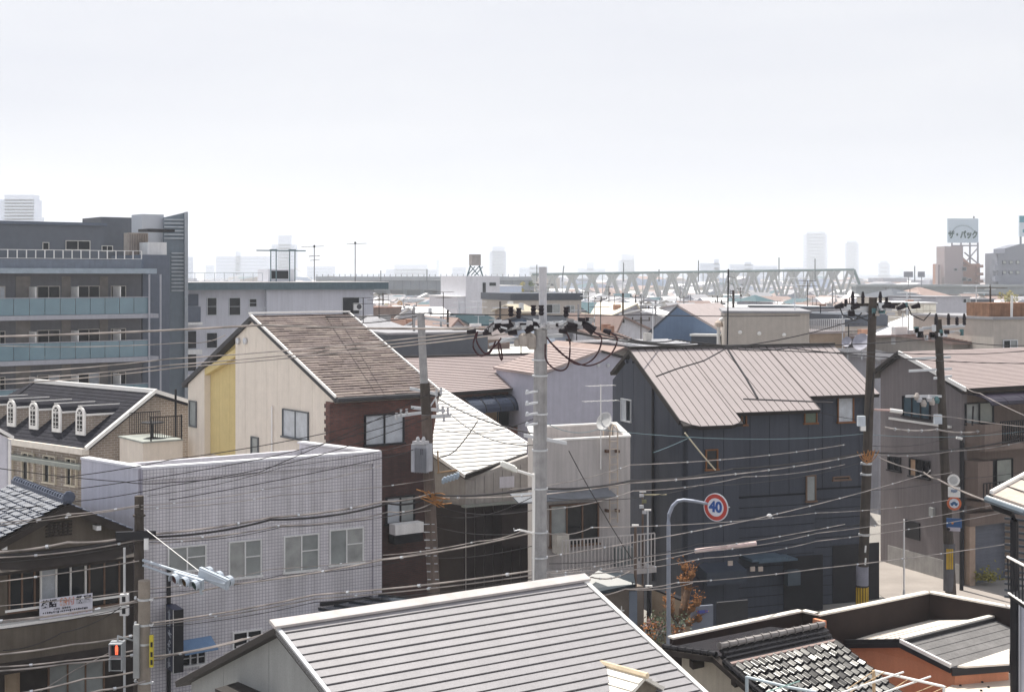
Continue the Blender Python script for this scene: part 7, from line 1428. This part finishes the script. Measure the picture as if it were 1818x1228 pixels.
sp = T('lamp_post', 'slim dark post beside the garage pier of the brown house', 'post', (20.9,63.9,0)); c = P(1707, 780, 63.6); O('shaft', MB().tube([V((c.x, c.y, 0)), c], .09, 8), black, sp); m = MB(); m.tube([P(1698, 776, 63.4), P(1708, 779, 63.4)], .07, 6); O('lamp', m, white, sp)
wl_ = T('wall_lamp', 'small white lamp on a pink arm at the charcoal house corner', 'lamp', P(1585, 728, 58.5)*1); O('arm', MB().tube([P(1551, 727, 57), P(1580, 728, 57)], .05, 6), M('pinkish pipe', (.5,.36,.34)), wl_); O('lamp', MB().tube([P(1580, 728, 57), P(1602, 731, 57)], .08, 8), trimw, wl_)
# background small poles among roofs
for k, (px, pt_, pb, d, lab) in enumerate(((735,545,600,95,'thin hazy pole behind the transformer pole top'),(795,550,610,108,'dark thin pole beside the small grey gable'),(783,562,605,104,'short brown pole with an arm near the small grey gable'),(888,535,600,112,'dark pole below the roof tank'),(1027,540,575,118,'thin pole in front of the teal fascia building'),(1106,520,585,120,'thin rust pole beside the cream roofed gable'),(1164,533,590,125,'slim pole left of the blue gable'),(1302,515,556,98,'short mast on the plain beige-grey block'),(1478,505,560,160,'faint pole left of the dark bracketed pole'),(1758,505,560,150,'slim pole left of the rusty enclosure'),(1214,528,548,200,'faint pole above the blue gable'),(680,520,562,170,'white thin pole above the red-brown building'))):
    t = T('small_pole', lab, 'pole', P(px, pb, d)*1); c = P(px, pt_, d); O('shaft', MB().tube([V((c.x, c.y, 0)), c], .11, 6, .08), poleD if k % 2 else poleM, t)
    m = MB(); m.box(c-UP*.5, V((.6,.1,0)), V((0,.04,0)), UP*.04); O('crossarm', m, alu, t)
random.seed(55)
for k in range(46):
    d_ = random.uniform(110, 420); px = random.uniform(670, 1800); z_ = random.uniform(8.5, 12.2)
    if 1280 < px < 1440 and d_ < 130: continue
    c = V(((px-CX)/F*d_, d_, 0)); m = MB(); m.tube([c, c+UP*z_], .15, 6, .1)
    for q_ in (.3, 1.1): m.box(c+UP*(z_-q_), V((.9,.15,0)), V((0,.05,0)), UP*.05)
    for q_ in (-.8, 0, .8): m.lathe(c+V((q_,0,z_-.3)), [(.06,0),(.08,.3)], 6)
    m.box(c+UP*(z_-1.9)+V((.25,0,0)), V((.18,0,0)), V((0,.15,0)), UP*.35)
    tag(O('distant_utility_pole', m, poleD if k % 3 else poleM), 'thin %s pole among the %s roofs %s' % ('dark' if k % 3 else 'grey', 'nearer' if d_ < 190 else 'middle' if d_ < 290 else 'farther', landmark(px)), 'utility pole', 'thin poles among the distant roofs')
for k, (px, pt_, d, lab) in enumerate(((1640,634,74,'comb aerial on a square mast over the brown house gable'),(1500,615,82,'two small grey dish aerials on the rear of the rose roof'),(1275,575,88,'curved white vent stack beside the plain block'))):
    t = T('roof_aerial', lab, 'aerial', P(px, pt_+40, d)*1)
    if k == 0:
        O('mast', MB().tube([P(px, 668, d), P(px, 632, d)], .12, 4), alu, t)
        for py in (648, 658): O('boom', MB().tube([P(px-24, py+6, d), P(px+20, py-4, d)], .025, 5), black, t)
        for j in range(6): O('element', MB().tube([P(px-20+8*j, 643, d+.3), P(px-20+8*j, 657, d-.3)], .015, 4), black, t)
    elif k == 1:
        for x, r in ((1530, .42), (1505, .25)): c = P(x, 608, 66); O('dish', MB().lathe(c, [(.05,0),(r*.6,.03),(r,.12),(r*.6,.05),(.04,.03)], 14, (-.6,-.7,.4)), M('dish mauve', (.36,.36,.42)), t); O('stand', MB().tube([c, c-UP*.8], .03, 5), alu, t)
    else:
        O('stack', MB().tube([P(1276, 612, d), P(1276, 575, d), P(1280, 568, d), P(1284, 566, d)], .13, 8), trimw, t); O('cowl', MB().lathe(P(1276, 577, d), [(.3,-.1),(.25,.15),(.1,.3)], 10), M('cream cowl', (.5,.42,.36)), t)

# ---------------------------------------------------------------- overhead cables
ORDN = ('uppermost', 'second from top', 'third from top', 'fourth from top', 'fifth from top', 'sixth from top', 'seventh from top', 'eighth from top', 'ninth from top', 'tenth from top', 'eleventh from top', 'twelfth from top', 'thirteenth from top', 'fourteenth from top', 'fifteenth from top')
WN = {}
def wire(pts, sg, r, mat, grp, lab, beads=0):
    if lab.startswith('one of the '): WN.setdefault(lab, []); 
    q = []
    for i in range(len(pts)-1):
        a, b = P(*pts[i]), P(*pts[i+1]); s = sag(a, b, sg if isinstance(sg, (int, float)) else sg[i], 14); q += s if i == 0 else s[1:]
    m = MB(); m.tube(q, r, 5); o = O('overhead_cable', m, mat); tag(o, lab, 'cable', grp)
    if lab in WN: WN[lab].append((pts[len(pts)//2][1], o))
    if beads:
        L = 0; beads = beads*3.6; acc = random.uniform(.5, beads); bm = MB()
        for a, b in zip(q[:-1], q[1:]):
            l = (b-a).length
            while acc < L+l: c = a.lerp(b, (acc-L)/l); u = (b-a).normalized(); bm.tube([c-u*.04, c+u*.04], r*1.5+.006, 5); acc += beads*random.uniform(.5, 1.6)
            L += l
        if bm.v: k = O('cable_clip', bm, alu, o, kind='stuff')
    return o
random.seed(31)
g1 = ('power lines rising to the tallest pole', 'one of the thin high lines over the cream gable to the tallest pole')
for a in (((-40,664,44),(300,637,41),(845,588,35.8)), ((-40,676,44),(300,648,41),(872,590,35.8)), ((-40,684,44),(320,652,41),(918,590,35.8))): wire(a, .06, .018, wireL, *g1)
wire(((-40,598,42),(462,577,40),(870,583,36)), .04, .032, wireL, 'power lines rising to the tallest pole', 'thickest high power line touching the cream gable apex')
wire(((-40,612,46),(330,608,46),(400,595,46)), .1, .014, wireL, 'short service lines', 'short pale service line left of the cream gable apex')
g2 = ('power lines leaving the tallest pole', 'one of the dark lines from the tallest pole over the rose roof')
for k, a in enumerate((((1006,588,35.8),(1300,616,48),(1540,560,57)), ((1055,590,35.8),(1240,608,44),(1400,618,50),(1850,645,66)), ((1084,590,35.8),(1200,603,42),(1560,625,57),(1850,620,66)), ((1010,586,35.8),(1240,612,44),(1665,600,62),(1850,612,66)))): wire(a, .15, .02, wireM, *g2)
wire(((560,562,62),(745,556,49),(1150,559,62),(1420,560,75)), .05, .022, wireM, 'background power lines', 'nearly level dark line behind the tallest pole top')
wire(((570,572,64),(747,560,49)), .15, .02, wireM, 'background power lines', 'dark line dipping to the transformer pole top')
g3 = ('dark lines over the lilac wall', 'one of the dark lines climbing over the lilac wall')
for a in (((-40,905,43),(139,889,43.5),(300,862,44.5),(548,813,47),(760,742,48.8)), ((100,848,42),(300,816,44),(572,770,47),(735,724,48.7)), ((-40,825,43),(220,855,43.5),(304,856,44),(460,838,46),(760,700,48.8)), ((139,867,43),(460,815,46),(735,742,48.7)), ((300,887,43),(677,813,47),(740,795,48.6))): wire(a, .05, .014, wireM, *g3)
g4 = ('pale lines over the lilac wall', 'one of the faint pale lines crossing the lilac wall')
for a in (((250,903,41),(500,878,45),(770,850,48.8)), ((250,897,41),(470,868,45),(677,826,48)), ((262,965,41),(480,935,45),(765,905,48.8)), ((262,1045,41),(480,1010,45),(765,978,48.7))): wire(a, .08, .012, wireL, *g4, beads=1.6)
thick = ('thick cable bundles along the street', 'one of the thick bundles between corner and transformer poles')
wire(((-40,980,40.5),(120,962,40.8),(245,949,41),(480,918,45),(680,890,48),(770,874,48.8)), .08, .035, wireL, *thick, beads=1.1); wire(((-40,985,40.5),(245,953,41),(480,922,45),(690,893,48),(770,879,48.8)), .14, .035, wireM, *thick)
wire(((-40,990,40.4),(245,958,41),(500,932,45),(690,908,48),(768,892,48.8)), .12, .022, wireL, *thick, beads=.9)
wire(((770,878,48.8),(948,866,36.3),(1119,853,42),(1300,832,50),(1538,802,57),(1690,798,62),(1850,768,66)), .1, .032, wireM, 'thick cable bundles along the street', 'thick dark cable bundle crossing the charcoal house front', beads=0)
wire(((780,883,48.8),(1119,857,42),(1538,805,57),(1690,800,62),(1850,774,66)), .15, .022, wireL, 'thick cable bundles along the street', 'thin lashed cable under the thick dark bundle on the charcoal front', beads=.8)
wire(((905,868,37),(1119,825,42),(1500,789,56)), .12, .014, wireL, 'thin lines on the charcoal front', 'uppermost beaded line across the charcoal front', beads=.9); wire(((960,905,36),(1124,871,43),(1320,846,50),(1500,824,56)), .1, .014, wireL, 'thin lines on the charcoal front', 'beaded line below the thick bundle on the charcoal front', beads=1.)
wire(((945,735,36),(1060,762,43),(1530,770,57),(1850,760,66)), .25, .01, M('teal thin wire', (.16,.24,.27), .5), 'thin lines on the charcoal front', 'faint teal line level across the charcoal front')
wire(((1160,803,46),(1225,776,47)), .02, .012, M('teal thin wire'), 'thin lines on the charcoal front', 'short teal line rising to the broken stay')
wire(((1216,768,46.9),(1270,834,48)), .02, .025, M('straw stay guard', (.55,.5,.38), .5), 'stay wires', 'short slanting straw-coloured stay before the small orange window')
wire(((1010,800,36.5),(1062,894,38),(1122,992,40)), .03, .012, wireM, 'stay wires', 'dark slanting stay crossing the beige balcony')
wire(((950,770,36),(775,706,48.6)), .15, .02, wireM, 'service drops at the transformer pole', 'black service drop from the transformer pole across the white ribbed roof'); wire(((948,790,36),(800,735,48.6)), .3, .014, wireM, 'service drops at the transformer pole', 'second thin service drop over the white ribbed roof')
wire(((848,747,48),(808,800,48.4),(778,812,48.6)), .05, .02, wireM, 'service drops at the transformer pole', 'bent black drop in front of the white ribbed roof')
g5 = ('cables to the tallest pole foot', 'one of the sunlit cables from the concrete corner pole to the tallest')
for a, r in ((((262,1062,41),(400,1038,40),(680,993,38),(945,945,36)), .022), (((262,1106,40.6),(560,1055,38.5),(948,1012,36)), .025), (((262,1110,40.6),(560,1062,38.5),(948,1020,36)), .018), (((262,1166,40.6),(430,1134,39.7),(700,1085,38),(948,1030,36)), .03), (((262,1170,40.6),(300,1163,40.4),(470,1124,39.4)), .02), (((680,985,46),(850,960,40),(930,941,35.7)), .014), (((960,1016,36),(1130,990,41),(1500,930,50)), .014)): wire(a, .06, r, wireL, *g5, beads=1.)
g6 = ('cables left of the corner pole', 'one of the pale cables crossing the old plaster house')
for a, r in ((((-40,930,40),(120,912,40.5),(247,896,41)), .016), (((-40,936,40),(247,899,41)), .014), (((-40,1036,40),(247,995,41)), .018), (((-40,1078,40),(247,1048,41)), .014), (((-40,1104,40),(150,1083,40.4),(250,1063,40.6)), .024), (((-40,1110,40),(250,1067,40.6)), .018), (((-40,1164,40),(130,1143,40.3),(250,1124,40.6)), .026), (((-40,1184,40),(120,1172,40.2),(245,1152,40.5)), .022), (((-40,1192,40),(120,1177,40.2),(245,1160,40.5)), .028), (((20,1232,39.8),(150,1204,40.2),(255,1188,40.5)), .028), (((100,1236,39.5),(180,1224,39.8),(258,1208,40.4)), .03)): wire(a, .04, r, wireL, *g6, beads=1.2)
wire(((5,1154,41),(110,1122,41.3),(215,1077,41.6)), .12, .014, wireM, 'cables left of the corner pole', 'thin black sagging drop across the plaster parapet'); wire(((70,1228,41),(130,1190,41.2),(200,1155,40.4)), .0, .012, wireL, 'cables left of the corner pole', 'thin straight stay behind the pedestrian signal')
g7 = ('lines across the lower charcoal front', 'one of the pale lines crossing the lower charcoal front')
for a, r, sg_ in ((((970,988,36),(1366,915,46),(1640,842,56),(1652,834,58)), .016, .05), (((970,946,36),(1050,936,38),(1450,910,50),(1690,886,61)), .012, .1), (((975,1018,36),(1230,980,44),(1450,946,50),(1780,892,58)), .014, .1), (((975,1022,36),(1250,990,44),(1450,960,50),(1800,905,58)), .014, .1), (((1110,1045,42),(1200,1034,44),(1450,1009,50),(1795,964,57)), .018, .05), (((1000,1062,40),(1110,1045,42),(1230,1034,44)), .016, .1)): wire(a, sg_, r, wireL, *g7, beads=.9)
dk_ = ('thin dark wires between the poles', 'one of the thin dark wires strung between the poles')
for a, sg_ in ((((252,962,41),(500,935,45),(768,898,48.8)), .15), (((262,1052,41),(500,1020,45),(768,984,48.7)), .12), (((262,1114,40.6),(560,1068,38.5),(948,1026,36)), .1), (((776,897,48.7),(948,905,36)), .2), (((776,912,48.7),(948,880,36)), .3), (((776,935,48.7),(944,944,36)), .15), (((975,884,36),(1240,862,45),(1525,822,57)), .2), (((975,1000,36),(1240,965,45),(1525,930,57)), .15), (((-40,1000,40.5),(245,964,41)), .1), (((-40,1120,40),(250,1072,40.6)), .1), (((776,760,48.7),(946,744,36)), .25), (((760,780,48.7),(505,828,46),(262,880,42)), .1), (((1540,790,57),(1690,775,61.8),(1850,742,66)), .2), (((1540,870,57),(1690,850,61.5),(1850,830,66)), .1), (((776,990,48.7),(948,968,36)), .1)): wire(a, sg_, .011, wireM, *dk_)
tg = T('cable_guard', 'pair of long pale pink tube guards on a cable in front of the charcoal house', 'cable guard', P(1288, 970, 46)*1)
for a, b in (((1234,977.5),(1287,971)), ((1290,970.5),(1342,964))): O('tube', MB().tube([P(*a, 45.9), P(*b, 45.9+.3)], .075, 8), M('pale pink tube', (.66,.52,.5), .5), tg)
m = MB(); m.lathe(P(1366, 915, 46), [(.05,-.06),(.1,0),(.05,.06)], 8); o = tag(O('cable_joint', m, porc), 'small white joint ball where two pale lines cross', 'cable joint')
wire(((1560,812,57),(1640,838,56),(1665,850,54),(1762,892,37)), .05, .03, wireL, 'cables at the brown house', 'thick pale cable falling to the gutter of the edge house'); wire(((1570,758,57),(1663,762,61),(1740,765,64),(1850,768,66)), .1, .04, wireL, 'cables at the brown house', 'lumpy pale cable before the mauve side wall', beads=.5)
wire(((1580,727,57),(1690,740,61.5),(1850,760,60)), .05, .018, wireL, 'cables at the brown house', 'pale line from the small white lamp to the frame edge'); wire(((1715,688,60),(1740,698,58),(1850,750,52)), .05, .018, wireL, 'cables at the brown house', 'pale line slanting over the dark curved awning', beads=3)
wire(((1640,842,56),(1690,838,61)), .05, .016, wireL, 'cables at the brown house', 'short pale link to the dark sign pole'); wire(((1320,708,53),(1478,714,55.5)), .0, .03, M('dark service pipe', (.07,.065,.07), .5), 'short service lines', 'dark service pipe along the stepped eave')
wire(((1165,668,53),(1200,655,54),(1250,640,56),(1290,618,59)), .0, .03, wireM, 'cables on the rose roof', 'black cable lying in a curve over the rose roof'); wire(((1292,620,58),(1304,640,57),(1325,672,55.5),(1345,707,54)), .0, .045, wireM, 'cables on the rose roof', 'black cable running straight down the rose roof')
for a, s_ in (((960,1018,36.0),(1130,1030,47)),): pass
wire(((975,1030,40),(1050,1024,45),(1120,1012,50)), .15, .022, wireL, 'short service lines', 'yellowish wavy cable over the black tarpaulin porch', beads=.6)
wire(((1450,730,56),(1530,745,57)), .05, .012, wireM, 'short service lines', 'thin dark link to the pale terminal box on the dark pole')

for lab, ls in WN.items():
    ls.sort(key=lambda q: q[0])
    for k, (_, o) in enumerate(ls): o['label'] = ('lowest' if k == len(ls)-1 else ORDN[k])+' '+lab[4:]
